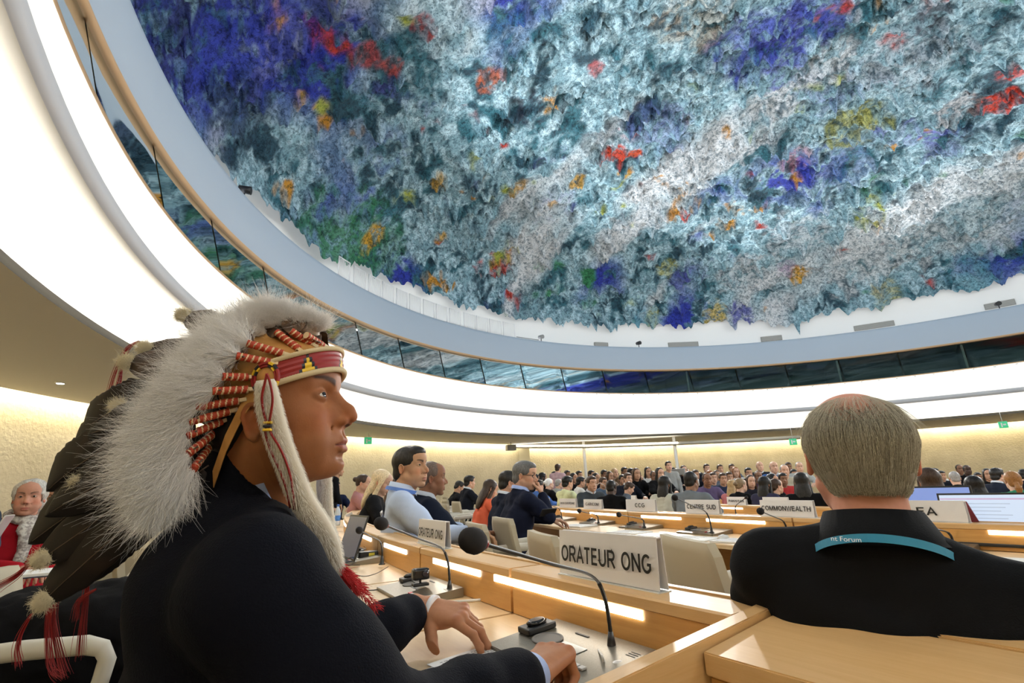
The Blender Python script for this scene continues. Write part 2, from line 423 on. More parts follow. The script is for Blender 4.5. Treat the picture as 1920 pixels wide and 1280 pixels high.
# partitions between the booths
bm = bmesh.new()
for k in range(0, 44, 3):
    th = 2 * PI * k / 44; p0 = ring(15.2, th); p1 = ring(17.8, th)
    M = frame((p0[0], p0[1], Z(4.0)), (p1[0] - p0[0], p1[1] - p0[1], 0)); box(bm, 0, 2.6, -.04, .04, 0, 1.3, M=M)
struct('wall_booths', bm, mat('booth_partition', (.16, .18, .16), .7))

# ------------------------------------------------------------------ the painted dome (a plain relief of dripped paint)
DOME_PATCHES = [(-5.91, 8.07, 1.80, (.03,.05,.32), 0.30), (-6.24, 7.10, 2.00, (.015,.02,.22), 0.90), (-4.83, 8.44, 1.60, (.03,.05,.45), 0.70), (-5.56, 8.82, 1.20, (.05,.08,.5), 0.70), (7.95, 11.69, 1.60, (.06,.08,.5), 0.80), (8.57, 11.07, 1.40, (.08,.1,.55), 0.70), (5.64, 14.93, 1.30, (.16,.2,.55), 0.50), (-5.68, 15.38, 1.50, (.05,.26,.10), 0.85), (-6.10, 14.09, 1.00, (.05,.25,.12), 0.70), (-5.01, 16.88, 1.20, (.05,.26,.12), 0.60), (4.07, 15.81, 0.55, (.70,.06,.02), 1.00), (4.87, 15.82, 0.35, (.75,.1,.03), 1.00), (2.79, 17.03, 0.40, (.72,.4,.06), 0.90), (-0.28, 11.67, 0.45, (.55,.12,.04), 0.90), (-3.46, 10.03, 0.40, (.6,.08,.08), 0.80), (-2.78, 10.55, 0.30, (.6,.08,.06), 0.80), (-1.83, 9.60, 0.35, (.6,.05,.04), 0.90), (2.93, 12.17, 0.35, (.55,.08,.08), 0.80), (7.82, 19.29, 0.40, (.7,.05,.03), 1.00), (16.83, 14.14, 0.50, (.75,.05,.02), 1.00), (16.37, 12.95, 0.45, (.7,.05,.03), 0.90), (14.35, 22.90, 0.50, (.8,.42,.05), 1.00), (13.60, 22.63, 0.50, (.3,.1,.35), 0.50), (-2.29, 15.25, 0.40, (.7,.4,.07), 0.90), (0.47, 16.68, 0.40, (.6,.32,.06), 0.90), (-4.82, 16.06, 0.40, (.75,.4,.04), 1.00), (-2.67, 17.74, 0.30, (.75,.4,.04), 0.90), (-5.13, 10.43, 0.25, (.7,.4,.06), 0.90), (1.89, 17.95, 0.30, (.7,.4,.1), 0.80), (9.20, 14.36, 1.00, (.80,.83,.86), 0.90), (8.55, 16.00, 1.00, (.80,.83,.86), 0.90), (7.72, 17.84, 1.00, (.80,.83,.86), 0.90), (6.54, 19.36, 1.00, (.78,.82,.86), 0.90), (4.84, 20.49, 1.10, (.80,.83,.86), 0.80), (10.25, 12.95, 1.00, (.80,.83,.86), 0.80), (17.00, 21.01, 2.20, (.82,.86,.88), 0.85), (13.54, 20.78, 1.60, (.78,.82,.86), 0.70), (19.74, 18.19, 2.00, (.75,.83,.86), 0.60), (12.61, 12.45, 1.60, (.6,.68,.75), 0.70), (12.02, 23.31, 1.50, (.8,.83,.86), 0.70), (12.74, 15.31, 1.10, (.42,.42,.10), 0.70), (12.75, 14.72, 0.70, (.5,.48,.1), 0.70), (11.37, 16.81, 0.70, (.55,.2,.28), 0.60), (7.89, 22.93, 0.50, (.6,.55,.1), 0.60), (5.39, 10.70, 1.20, (.6,.45,.3), 0.50), (15.48, 14.44, 0.70, (.45,.25,.2), 0.50), (18.34, 22.98, 0.80, (.6,.5,.1), 0.60), (10.83, 25.19, 0.60, (.75,.5,.05), 0.80), (7.40, 25.14, 0.40, (.6,.55,.08), 0.60), (12.19, 25.04, 0.70, (.06,.06,.45), 0.80), (6.83, 25.02, 0.50, (.05,.3,.45), 0.70), (-6.24, 9.75, 0.90, (.03,.07,.12), 0.80), (0.66, 13.09, 0.70, (.01,.02,.05), 0.80), (0.87, 22.78, 1.00, (.04,.15,.18), 0.50), (20.96, 20.80, 1.00, (.08,.35,.45), 0.60), (12.32, 11.23, 0.60, (.02,.03,.06), 0.80)]
def vnoise(x, y, z, seed, period=64):
    r = np.random.default_rng(seed).random((period, period, period)).astype(np.float32)
    xi, yi, zi = np.floor(x).astype(int), np.floor(y).astype(int), np.floor(z).astype(int)
    fx, fy, fz = x - xi, y - yi, z - zi; fx, fy, fz = (f * f * (3 - 2 * f) for f in (fx, fy, fz))
    g = lambda a, b, c: r[(xi + a) % period, (yi + b) % period, (zi + c) % period]
    l = lambda a, b, t: a + (b - a) * t
    return l(l(l(g(0, 0, 0), g(1, 0, 0), fx), l(g(0, 1, 0), g(1, 1, 0), fx), fy), l(l(g(0, 0, 1), g(1, 0, 1), fx), l(g(0, 1, 1), g(1, 1, 1), fx), fy), fz)
def fbm(P, s, seed, o=4, g=.5):
    v = 0; a = 1; t = 0
    for i in range(o): v = v + a * vnoise(P[0] * s * 2 ** i + 31 * i, P[1] * s * 2 ** i, P[2] * s * 2 ** i + 17, seed + i); t += a; a *= g
    return v / t
DOME_RISE = 4.6; DOME_Z = Z(8.047)
def build_dome():
    nt, nr = 1100, 360
    th = np.linspace(0, 2 * PI, nt, endpoint=False); s = np.linspace(0, 1, nr) ** .9       # s: 0 rim, 1 apex
    T, S = np.meshgrid(th, s, indexing='ij'); ph = S * PI / 2
    R = 15.85 * np.cos(ph); zz = DOME_Z + DOME_RISE * np.sin(ph)
    a = R * np.cos(T); b = R * ASP * np.sin(T)
    X = RC.x + a * math.cos(RA) - b * math.sin(RA); Y = RC.y + a * math.sin(RA) + b * math.cos(RA)
    P = (X, Y, zz)
    n1 = fbm(P, .9, 11, 4, .6); n2 = fbm(P, 3.1, 23, 3, .6); n3 = fbm(P, .35, 5, 3)
    drip = np.clip(n2 - .56, 0, 1) * 2.2 + np.clip(n1 - .60, 0, 1) * 1.6
    dz = -(drip * .75 + n2 * .16 + n1 * .25 + np.clip(n3 - .52, 0, 1) * 1.2)
    # ragged rim: tongues of paint hanging over the edge
    rim = np.exp(-(S * 60) ** 2); rag = fbm((X * 1., Y * 1., zz * 0 + 3), 1.5, 77, 4, .7)
    dz = dz - rim * np.clip(rag - .45, 0, 1) * 1.6 + rim * .12
    zz = zz + dz
    V = np.stack([X, Y, zz], -1).reshape(-1, 3)
    idx = np.arange(nt * nr).reshape(nt, nr); i2 = np.roll(idx, -1, 0)
    Fq = np.stack([idx[:, :-1], idx[:, 1:], i2[:, 1:], i2[:, :-1]], -1).reshape(-1, 4)
    me = npmesh('dome', V, Fq); smooth_all(me)
    # paint colours; the dark teals also put the relief's shadows into the paint
    def blend(c, k, m): m = np.clip(m, 0, 1)[..., None]; return c * (1 - m) + np.array(k) * m
    c = np.ones(X.shape + (3,)) * np.array((.30, .50, .58))
    f = fbm(P, 5.0, 41, 3, .7); g = fbm(P, .22, 51, 3, .55); h = fbm(P, .45, 61, 4, .6); w = fbm(P, 1.6, 71, 4, .65)
    c = blend(c, (.58, .80, .88), (f - .47) * 9)
    c = blend(c, (.05, .19, .24), (.485 - n1 * .5 - w * .5) * 14)
    c = blend(c, (.035, .10, .14), (.43 - w) * 10)
    c = blend(c, (.03, .05, .42), ((g - .585) * 7) * np.clip((w - .42) * 9, 0, 1))
    c = blend(c, (.12, .14, .50), ((h - .63) * 8) * np.clip((f - .4) * 6, 0, 1) * .7)
    c = blend(c, (.82, .84, .86), (fbm((X * .6 + Y * .5, Y * .2 - X * .2, zz * .1), .45, 83, 4, .6) - .565) * 9)
    for seed, col, thr, sc in ((91, (.60, .05, .03), .755, .5), (95, (.72, .33, .04), .755, .62), (99, (.45, .50, .08), .76, .45), (107, (.05, .28, .12), .76, .4)):
        q = fbm(P, sc, seed, 4, .65); c = blend(c, col, (q - thr + .06) * 22 * np.clip((w - .40) * 6, 0, 1))
    def local(px, py, rad, col, amt):             # a big patch of one colour on the dome
        nonlocal c
        d = np.sqrt((X - px) ** 2 + (Y - py) ** 2) / rad + (w - .5) * 1.5
        c = blend(c, col, np.clip((1 - d) * 3, 0, 1) * amt * np.clip((f - .36) * 6, 0.2, 1))
    for q in DOME_PATCHES: local(*q)
    vcol(me, c.reshape(-1, 3))
    m = mat('dome_paint', (.5, .6, .7), .55, spec=.3); q = NB(m); at_ = q.n('ShaderNodeAttribute'); at_.attribute_name = 'Col'
    v = q.coord('Object'); n = q.noise(v, 7, 5, .7); n2_ = q.noise(v, 13, 4, .65, .8); c1_ = q.mix(.70, at_.outputs[0], q.ramp(n, [(.38, (.10, .20, .26)), (.53, (1, 1, 1))]), 'MULTIPLY'); q.base(q.mix(.60, c1_, q.ramp(n2_, [(.40, (.08, .16, .20)), (.47, (1, 1, 1))]), 'MULTIPLY')); q.bump(q.mix(.5, q.noise(v, 5, 6, .7), n2_), 1.0, .18)  # both noise ramps darken the pits: their shade multiplied into the colour
    struct('ceiling', me, m)
build_dome()
# ================================================================== DESKS
def arc_strip(bm, R0, prof, a0, a1, n=4, mi=0, uv=True):
    """closed profile [(dr, z)] swept along the row from angle a0 to a1"""
    m = len(prof); rings = []
    for k in range(n + 1):
        a = a0 + (a1 - a0) * k / n
        rings.append([bm.verts.new((*arc(R0 + dr, a), z)) for dr, z in prof])
    fs = []
    for k in range(n):
        for j in range(m):
            fs.append(bm.faces.new((rings[k][j], rings[k][(j + 1) % m], rings[k + 1][(j + 1) % m], rings[k + 1][j])))
    fs.append(bm.faces.new(rings[0])); fs.append(bm.faces.new(list(reversed(rings[-1]))))
    for f in fs: f.material_index = mi
    bmesh.ops.recalc_face_normals(bm, faces=fs)
    return fs
def strip_obj(name, R0, prof, a0, a1, parent, m, n=4, uvscale=1.0):
    bm = bmesh.new(); arc_strip(bm, R0, prof, a0, a1, n)
    bmesh.ops.translate(bm, verts=bm.verts, vec=-parent.location)
    o = obj(name, bm, parent, m); t = arc_tan((a0 + a1) / 2); uvbox(o.data, uvscale, (t.x, t.y, 0)); return o
def desk(R0, a0, a1, z0, lamps, label, group, simple=False, ztop=.825, ztab=.705):
    """one run of bench desk: ledge, lamp slot, upstand, worktop, front"""
    am = (a0 + a1) / 2; p = arc(R0, am); t = empty('bench_desk', (p.x, p.y, z0), 0, label, 'desk', group)
    d = lambda prof: [(r, z + z0) for r, z in prof]; g = .0004
    a0 += g; a1 -= g
    strip_obj('ledge', R0, d([(-.105, ztop - .012), (-.105, ztop), (.0, ztop), (.004, ztop - .004), (.004, ztop - .024), (-.02, ztop - .024)]), a0, a1, t, WOOD_EDGE)
    strip_obj('rear_rail', R0, d([(-.125, ztop - .05), (-.125, ztop + .004), (-.107, ztop + .004), (-.107, ztop - .05)]), a0, a1, t, WOOD_EDGE)
    strip_obj('upstand', R0, d([(-.03, ztop - .0255), (.001, ztop - .0255), (.001, ztab + .002), (-.03, ztab + .002)]), a0, a1, t, WOOD)
    strip_obj('tabletop', R0, d([(-.03, ztab), (.52, ztab), (.526, ztab - .006), (.526, ztab - .028), (-.03, ztab - .028)]), a0, a1, t, TABLETOP, 6)
    strip_obj('front_panel', R0, d([(-.112, ztop - .055), (-.09, ztop - .055), (-.09, .0), (-.112, .0)]), a0, a1, t, WOOD)
    for (l0, l1) in lamps:
        strip_obj('light_strip', R0, d([(.0015, ztop - .046), (.0045, ztop - .046), (.0045, ztop - .027), (.0015, ztop - .027)]), l0, l1, t, DESKLAMP)
    return t
PIT = .0436
A_M = 30.6 / 57.2958
# angles of the seats in the near row (one console each)
def seat_of(x, y): return polar(x, y)
ROW1 = 17.97
def unproj_z(px, py, z):
    d = _F + _R * ((px - 960) / F_PX) + _U * ((640 - py) / F_PX); t = (z - H) / d.z; return Vector((d.x * t, d.y * t, z))
near_end = .5945
SEAT0 = polar(.09, 1.07)[1]
for k in range(9):
    b = [near_end, .553, .5095, .466, .4225, .379, .3355, .292, .2485, .205][k:k + 2]
    if len(b) < 2: break
    if k == 0: lamps = [(polar(.02, 1.76)[1], polar(.333, 1.222)[1])]
    else: lamps = [(b[1] + .009, b[0] - .011)]
    desk(ROW1, b[1], b[0], 0, lamps, ['nearest run of the beech bench desk, with the large speaker sign on its ledge',
        'second run of the beech desk, holding the console with the webcam', 'third run of the beech desk, by the tilted black laptop', 'fourth run of the beech desk, beside the blonde woman',
        'fifth run of the beech desk along the near row', 'sixth run of the beech desk along the near row', 'seventh run of the beech desk along the near row',
        'eighth run of the beech desk along the near row', 'farthest run of the beech desk in the near row'][k], 'near row of bench desks')
# divider and the closed lid at the near end of the row
def end_unit():
    p = arc(ROW1, near_end); o = arc_out(near_end); t = arc_tan(near_end)
    root = empty('end_cabinet', (p.x, p.y, 0), 0, 'closed beech end cabinet with sloping lid and raised divider in the lower right corner', 'cabinet')
    M = frame((0, 0, 0), t, (0, 0, 1)); M = Matrix(((t.x, o.x, 0, 0), (t.y, o.y, 0, 0), (0, 0, 1, 0), (0, 0, 0, 1)))
    # local x along the row (right), y towards the sitter, z up
    def slab(name, x0, x1, y0, y1, za, zb, th, m, bev=.002, al=None):
        bm = bmesh.new(); vs = box(bm, x0, x1, y0, y1, -1, 0)
        for v in vs:
            top = v.co.z > -.5; f = (v.co.y - y0) / (y1 - y0); zt = za + (zb - za) * f; v.co.z = zt if top else zt - th
        bmesh.ops.bevel(bm, geom=list(bm.edges), offset=bev, segments=2, affect='EDGES')
        bmesh.ops.transform(bm, matrix=M, verts=bm.verts); ob = obj(name, bm, root, m); uvbox(ob.data, 1, al or (t.x, t.y, 0)); return ob
    slab('divider', 0, .032, -.128, .58, .838, .78, .12, WOOD_EDGE, .002, (o.x, o.y, 0))
    slab('divider_panel', .002, .03, -.14, .57, .72, .66, .66, WOOD, .001, (o.x, o.y, 0))
    slab('rear_rail', .034, 1.6, -.128, -.09, .832, .829, .03, WOOD_EDGE)
    slab('lid', .036, 1.6, -.087, .145, .826, .803, .032, WOOD_EDGE)
    slab('cabinet_body', .036, 1.6, -.125, .135, .788, .768, .76, WOOD)
    return root
end_unit()
# further rows
ROW2, ROW3, ROW4, ROW5, ROW6 = 15.53, 13.2, 10.9, 8.7, 6.6
def row(R, z0, a_start, a_end, step, group, what, inset=.012):
    n = int(round((a_end - a_start) / step)); out = []
    for k in range(n):
        a = a_start + k * step
        out.append(desk(R, a, a + step, z0, [(a + step * .12, a + step * .42), (a + step * .58, a + step * .88)], what % ORD[k], group))
    return out
ORD = ['first', 'second', 'third', 'fourth', 'fifth', 'sixth', 'seventh', 'eighth', 'ninth', 'tenth', 'eleventh', 'twelfth', 'thirteenth', 'fourteenth', 'fifteenth', 'sixteenth', 'seventeenth', 'eighteenth', 'nineteenth', 'twentieth']
row(ROW2, -.035, -.02, .73, .107, 'second row of bench desks', '%s run of the second row of beech desks, counted from its far left end')
row(ROW3, -.12, .03, .80, .128, 'third row of bench desks', '%s run of the third row of beech desks, counted from its far left end')
row(ROW4, -.22, -.2, .75, .16, 'fourth row of bench desks', '%s run of the fourth row of beech desks, counted from its far left end')
row(ROW5, -.28, -.75, .7, .24, 'fifth row of bench desks', '%s run of the fifth row of beech desks, counted from its far left end')

# ------------------------------------------------------------------ nameplates
LETTERS = {}
def nameplate(p, rz, text, w, h, label, size=None, lean=0., mirror=False, sub=None, group='name signs on the desks', z=None):
    root = empty('name_sign', p, rz, label, 'sign', group)
    bm = bmesh.new(); th = .006
    for s in (1, -1):
        M = Matrix.Translation((0, 0, 0)) @ Matrix.Rotation(-s * .06, 4, 'X')
        box(bm, -w / 2, w / 2, -s * .014 - .001, -s * .014 + .001, .003, h, M=M)
    box(bm, -w / 2, w / 2, -.007, .007, h - .003, h - .0005)
    obj('card', bm, root, CARD)
    bm = bmesh.new(); box(bm, -w / 2 - .002, w / 2 + .002, -.02, .02, 0, .0025); obj('stand', bm, root, mat('clear_stand', (.75, .78, .78), .2))
    if text:
        me = text_mesh(text, 1.0)
        xs = [v.co.x for v in me.vertices]; ys = [v.co.y for v in me.vertices]
        tw = max(xs) - min(xs); th_ = max(ys) - min(ys); cx = (max(xs) + min(xs)) / 2; cy = (max(ys) + min(ys)) / 2
        W, Hh = size or (w * .82, h * .42)
        for v in me.vertices: v.co = Vector(((v.co.x - cx) / tw * W, 0, (v.co.y - cy) / th_ * Hh))
        o = obj('lettering', me, root, INK); o.location = (0, -.0145 - .0022, h * .52); o.rotation_euler = (-.06, 0, 0)
        if sub: pass
    return root
def rz_of(a):      # a sign whose front (-y) looks away from the podium
    o = arc_out(a); return math.atan2(o.y, o.x) + PI / 2
def sign_at(px, py, z, text, w, h, label, size=None, turn=0., push=0.):
    d = _F + _R * ((px - 960) / F_PX) + _U * ((640 - py) / F_PX); t = (z - H) / d.z
    x, y = d.x * t, d.y * t; R, a = polar(x, y)
    if push: x, y = arc(push, a)
    return nameplate((x, y, z), rz_of(a) + turn, text, w, h, label, size)
sign_at(1183, 1083, .825, 'ORATEUR ONG', .352, .112, 'large white sign reading ORATEUR ONG on the nearest ledge', (.322, .046), push=ROW1 - .06)
sign_at(853, 1019, .825, 'ORATEUR ONG', .34, .105, 'white ORATEUR ONG sign behind the round black microphone head', (.305, .042), push=ROW1 - .06)
R2Z = .79
for px, txt, w, lab, tw in [(856 + 140, '', .3, None, 0)]: pass
def row2_sign(px, txt, w, h, label, size=None, turn=0., R=ROW2, z=R2Z, dr=-.06):
    # where the ray at px meets the row, seen from above
    best = None
    for k in range(4000):
        a = -.1 + k * .00025; p = arc(R + dr, a); v = Vector((p.x, p.y, z - H)); d = v.dot(_F)
        if d <= .1: continue
        e = abs(960 + F_PX * v.dot(_R) / d - px)
        if best is None or e < best[0]: best = (e, a)
    a = best[1]; p = arc(R + dr, a); return nameplate((p.x, p.y, z), rz_of(a) + turn, txt, w, h, label, size)
row2_sign(1203, 'CCG', .36, .105, 'white CCG sign in front of the woman with long dark hair', (.12, .036), .15)
row2_sign(1319, 'CENTRE SUD', .36, .105, 'white CENTRE SUD sign in front of the man in the grey jacket', (.31, .040), -.05)
row2_sign(1478, 'COMMONWEALTH', .40, .105, 'white COMMONWEALTH sign partly hidden by the grey-haired man', (.37, .038), -.1)
row2_sign(1738, 'LEA', .38, .105, 'white LEA sign to the right of the grey-haired man', (.135, .045), -.1)
row2_sign(1113, 'CARICOM', .33, .098, 'white CARICOM sign in front of the smiling man in a grey suit', (.24, .036), .1)
row2_sign(1066, 'UNION EUROPÉENNE', .33, .10, 'white UNION EUROPÉENNE sign in front of the woman in pale yellow', (.29, .03), .2)
row2_sign(1018, 'SAINT-SIÈGE', .33, .10, 'white SAINT-SIÈGE sign just right of the man rubbing his nose', (.27, .034), .25)
row2_sign(985, 'SUISSE', .33, .10, 'white sign half hidden behind the arm of the man rubbing his nose', (.2, .034), .3)
row2_sign(1383, 'PAKISTAN', .34, .10, 'small white PAKISTAN sign before the fair-haired woman in black', (.27, .034), 0, ROW3, .705)
row2_sign(1456, 'MALDIVES', .36, .10, 'white sign showing above the COMMONWEALTH sign', (.28, .034), 0, ROW3, .705)
row2_sign(1440, '', .30, .10, 'blank-looking white sign beside the dark-haired woman in black', None, 0, ROW4, .605)
row2_sign(1692, 'FR', .42, .10, 'white sign with the letters FR beside the grey-haired man', (.08, .034), 0, ROW3, .705)
row2_sign(1776, 'URUGUAY', .34, .10, 'white URUGUAY sign behind the long brown-haired woman', (.27, .036), 0, ROW4, .605)
row2_sign(1895, 'POLOGNE', .62, .13, 'wide white sign behind the lit laptop on the right', (.4, .04), 0, ROW3, .705)
for px, R, z, lab in [(1189, ROW3, .705, 'small white card right of the bending man'), (1232, ROW4, .605, 'small white card among the far desks behind the CCG sign'), (1340, ROW4, .605, 'small white card behind the man in the grey jacket'), (1355, ROW4, .605, 'small white card left of the fair-haired bun'),
                      (1412, ROW5, .545, 'small white card left of the red-topped person'), (1478, ROW5, .545, 'small white card at the right of the far desks'), (1770, ROW5, .545, 'small white card between the brown-haired woman and the grey-haired man in black'), (1845, ROW5, .545, 'small white card right of the black-haired figure'),
                      (1128, ROW4, .605, 'small white card behind the man with the headphones'), (1155, ROW5, .545, 'small white card near the far left of the distant desks')]:
    row2_sign(px, '', .28, .09, lab, None, 0, R, z)

# ------------------------------------------------------------------ microphones and consoles
BRUSHED = mat('brushed_console', (.24, .22, .18), .32, .75)
def _brushed():
    q = NB(BRUSHED); v = q.coord('Object', (1, 1, 1)); n = q.noise(v, 320, 2, .5); q.l(q.ramp(n, [(.3, (.28,) * 3), (.7, (.42,) * 3)]), q.b.inputs['Roughness'])
_brushed()
SPEAKER = mat('speaker_grille', (.16, .15, .14), .7)
REDLIT = mat('red_button', (.55, .02, .03), .4)
def console(loc, rz, label, group='desk consoles', neck=1.0, near=True):
    """x along the row (right), y away from the sitter"""
    r = empty('console', loc, rz, label, 'console', group)
    w, d = .345, .205
    bm = bmesh.new(); vs = box(bm, -w / 2, w / 2, -d / 2, d / 2, 0, .010)
    for v in vs:
        if v.co.z > .005: v.co.z = .010 if v.co.y < 0 else .030
    bmesh.ops.bevel(bm, geom=list(bm.edges), offset=.0015, segments=2, affect='EDGES'); obj('housing', bm, r, BRUSHED)
    S = Matrix.Translation((0, -d / 2, .0105)) @ Matrix.Rotation(math.atan2(.020, d), 4, 'X')     # on the sloping top
    def put(name, fn, m, **k):
        bm = bmesh.new(); fn(bm); return obj(name, bm, r, m, **k)
    put('speaker', lambda b: lathe(b, [(.040, 0), (.040, .002), (.036, .003), (.033, .001)], 28, S @ Matrix.Translation((-.075, .105, 0)) @ Matrix.Diagonal((1, .85, 1, 1))), SPEAKER)
    put('earpiece_holder', lambda b: (box(b, -.168, -.118, .085, .165, 0, .014, M=S, bev=.004)), BLACK)
    put('earpiece', lambda b: lathe(b, [(.018, .014), (.020, .019), (.014, .024)], 20, S @ Matrix.Translation((-.143, .125, 0)) @ Matrix.Diagonal((.9, 1.4, 1, 1))), mat('glossy_black', (.01, .01, .012), .15))
    put('card_slot', lambda b: box(b, -.05, -.005, .165, .170, 0, .0012, M=S), BLACK)
    put('talk_button', lambda b: box(b, .062, .080, .045, .058, 0, .004, M=S, bev=.001), REDLIT)
    put('key_row', lambda b: [box(b, .084 + i * .018, .098 + i * .018, .045, .057, 0, .004, M=S, bev=.001) for i in range(2)], mat('grey_key', (.5, .5, .5), .4))
    put('display', lambda b: box(b, -.03, .045, .085, .12, 0, .0008, M=S), mat('display_glass', (.25, .27, .25), .2))
    put('marking', lambda b: [box(b, .125, .150, .150 + i * .008, .152 + i * .008, 0, .0004, M=S) for i in range(3)], mat('grey_print', (.12, .12, .12), .5))
    return r
def microphone(base, head, label, bend=None, group='gooseneck microphones', hr=.017, thick=1.0):
    """gooseneck from the console at base to the foam head at head (world points)"""
    base = Vector(base); head = Vector(head); r = empty('microphone', base, 0, label, 'microphone', group)
    v = head - base; L = v.length; hor = Vector((v.x, v.y, 0)); 
    k = bend if bend is not None else (Vector((hor.x * .06, hor.y * .06, v.z * .55)))
    P = []
    c1 = Vector((0, 0, .045)) ; c2 = Vector(k); pts = [Vector((0, 0, .012)), c1, c1 * .35 + c2 * .65, c2 * .88 + v * .12, c2 * .45 + v * .55, v - v.normalized() * .0]
    for i in range(len(pts) - 1):
        p0 = pts[max(i - 1, 0)]; p1 = pts[i]; p2 = pts[i + 1]; p3 = pts[min(i + 2, len(pts) - 1)]
        for j in range(7):
            t = j / 7; P.append(.5 * ((2 * p1) + (p2 - p0) * t + (2 * p0 - 5 * p1 + 4 * p2 - p3) * t * t + (3 * p1 - p0 - 3 * p2 + p3) * t ** 3))
    P.append(v.copy()); n = len(P)
    bm = bmesh.new(); lathe(bm, [(.016, 0), (.016, .003), (.0105, .006), (.0085, .022), (.005, .040)], 20); obj('base', bm, r, BLACK)
    bm = bmesh.new(); tube(bm, P[: int(n * .55)], [(.0042 + (.0005 if i % 2 else 0)) * thick for i in range(int(n * .55))], 8); obj('gooseneck', bm, r, BLACK)
    bm = bmesh.new(); tube(bm, P[int(n * .55) - 1:], .0030 * thick, 8); obj('stem', bm, r, BLACK)
    d = (P[-1] - P[-4]).normalized(); M = frame(v, d); M = M @ Matrix(((0, 0, 1, 0), (1, 0, 0, 0), (0, 1, 0, 0), (0, 0, 0, 1)))
    bm = bmesh.new(); lathe(bm, [(.0055, -.012), (.0075, -.008), (.0078, -.001), (.0065, .0)], 16, M); obj('light_ring', bm, r, mat('dark_red_ring', (.22, .012, .015), .35))
    bm = bmesh.new(); lathe(bm, [(hr * .45, -.001), (hr * .8, .006), (hr, .016), (hr, .026), (hr * .85, .037), (hr * .5, .044), (.001, .0465)], 20, M); obj('foam_windscreen', bm, r, mat('black_foam', (.014, .012, .013), .95), smooth=True)
    return r
def console_pose(R, a, z, dy=.115):
    p = arc(R + dy, a); o = arc_out(a); return (p.x, p.y, z), math.atan2(-o.y, -o.x) - PI / 2
def unproj_z(px, py, z):
    d = _F + _R * ((px - 960) / F_PX) + _U * ((640 - py) / F_PX); t = (z - H) / d.z; return Vector((d.x * t, d.y * t, z))
# near row: three consoles
for (px, py, hp, ht, lab, lm, hr) in [(1104, 1208, (903, 1013), .70, 'brushed desk console beside the resting fist', 'nearest gooseneck microphone, its foam head before the speaker sign', .0175),
                                      (822, 1098, (700, 975), 1.36, 'desk console with the webcam standing on it', 'microphone reaching left from the webcam console', .0165),
                                      (697, 1043, (672, 992), 2.1, 'desk console among the black cables', 'short-looking microphone behind the tilted black laptop', .015)]:
    p = unproj_z(px, py, .72); R, a = polar(p.x, p.y); loc, rz = console_pose(ROW1, a, .7055)
    console(loc, rz, lab)
MIC = [((1148, 1224), .717, (903, 1018), .70), ((843, 1112), .717, (722, 984), 1.32), ((716, 1058), .717, (676, 995), 2.0)]
for (bp, bz, hp, ht), lm, hr in zip(MIC, ['nearest gooseneck microphone, its foam head in front of the white signs', 'microphone reaching left from the webcam console', 'thin microphone behind the tilted black laptop'], (.0175, .0165, .014)):
    b = unproj_z(bp[0], bp[1], bz); h = at(hp[0], hp[1], ht); microphone(b, h, lm, hr=hr)
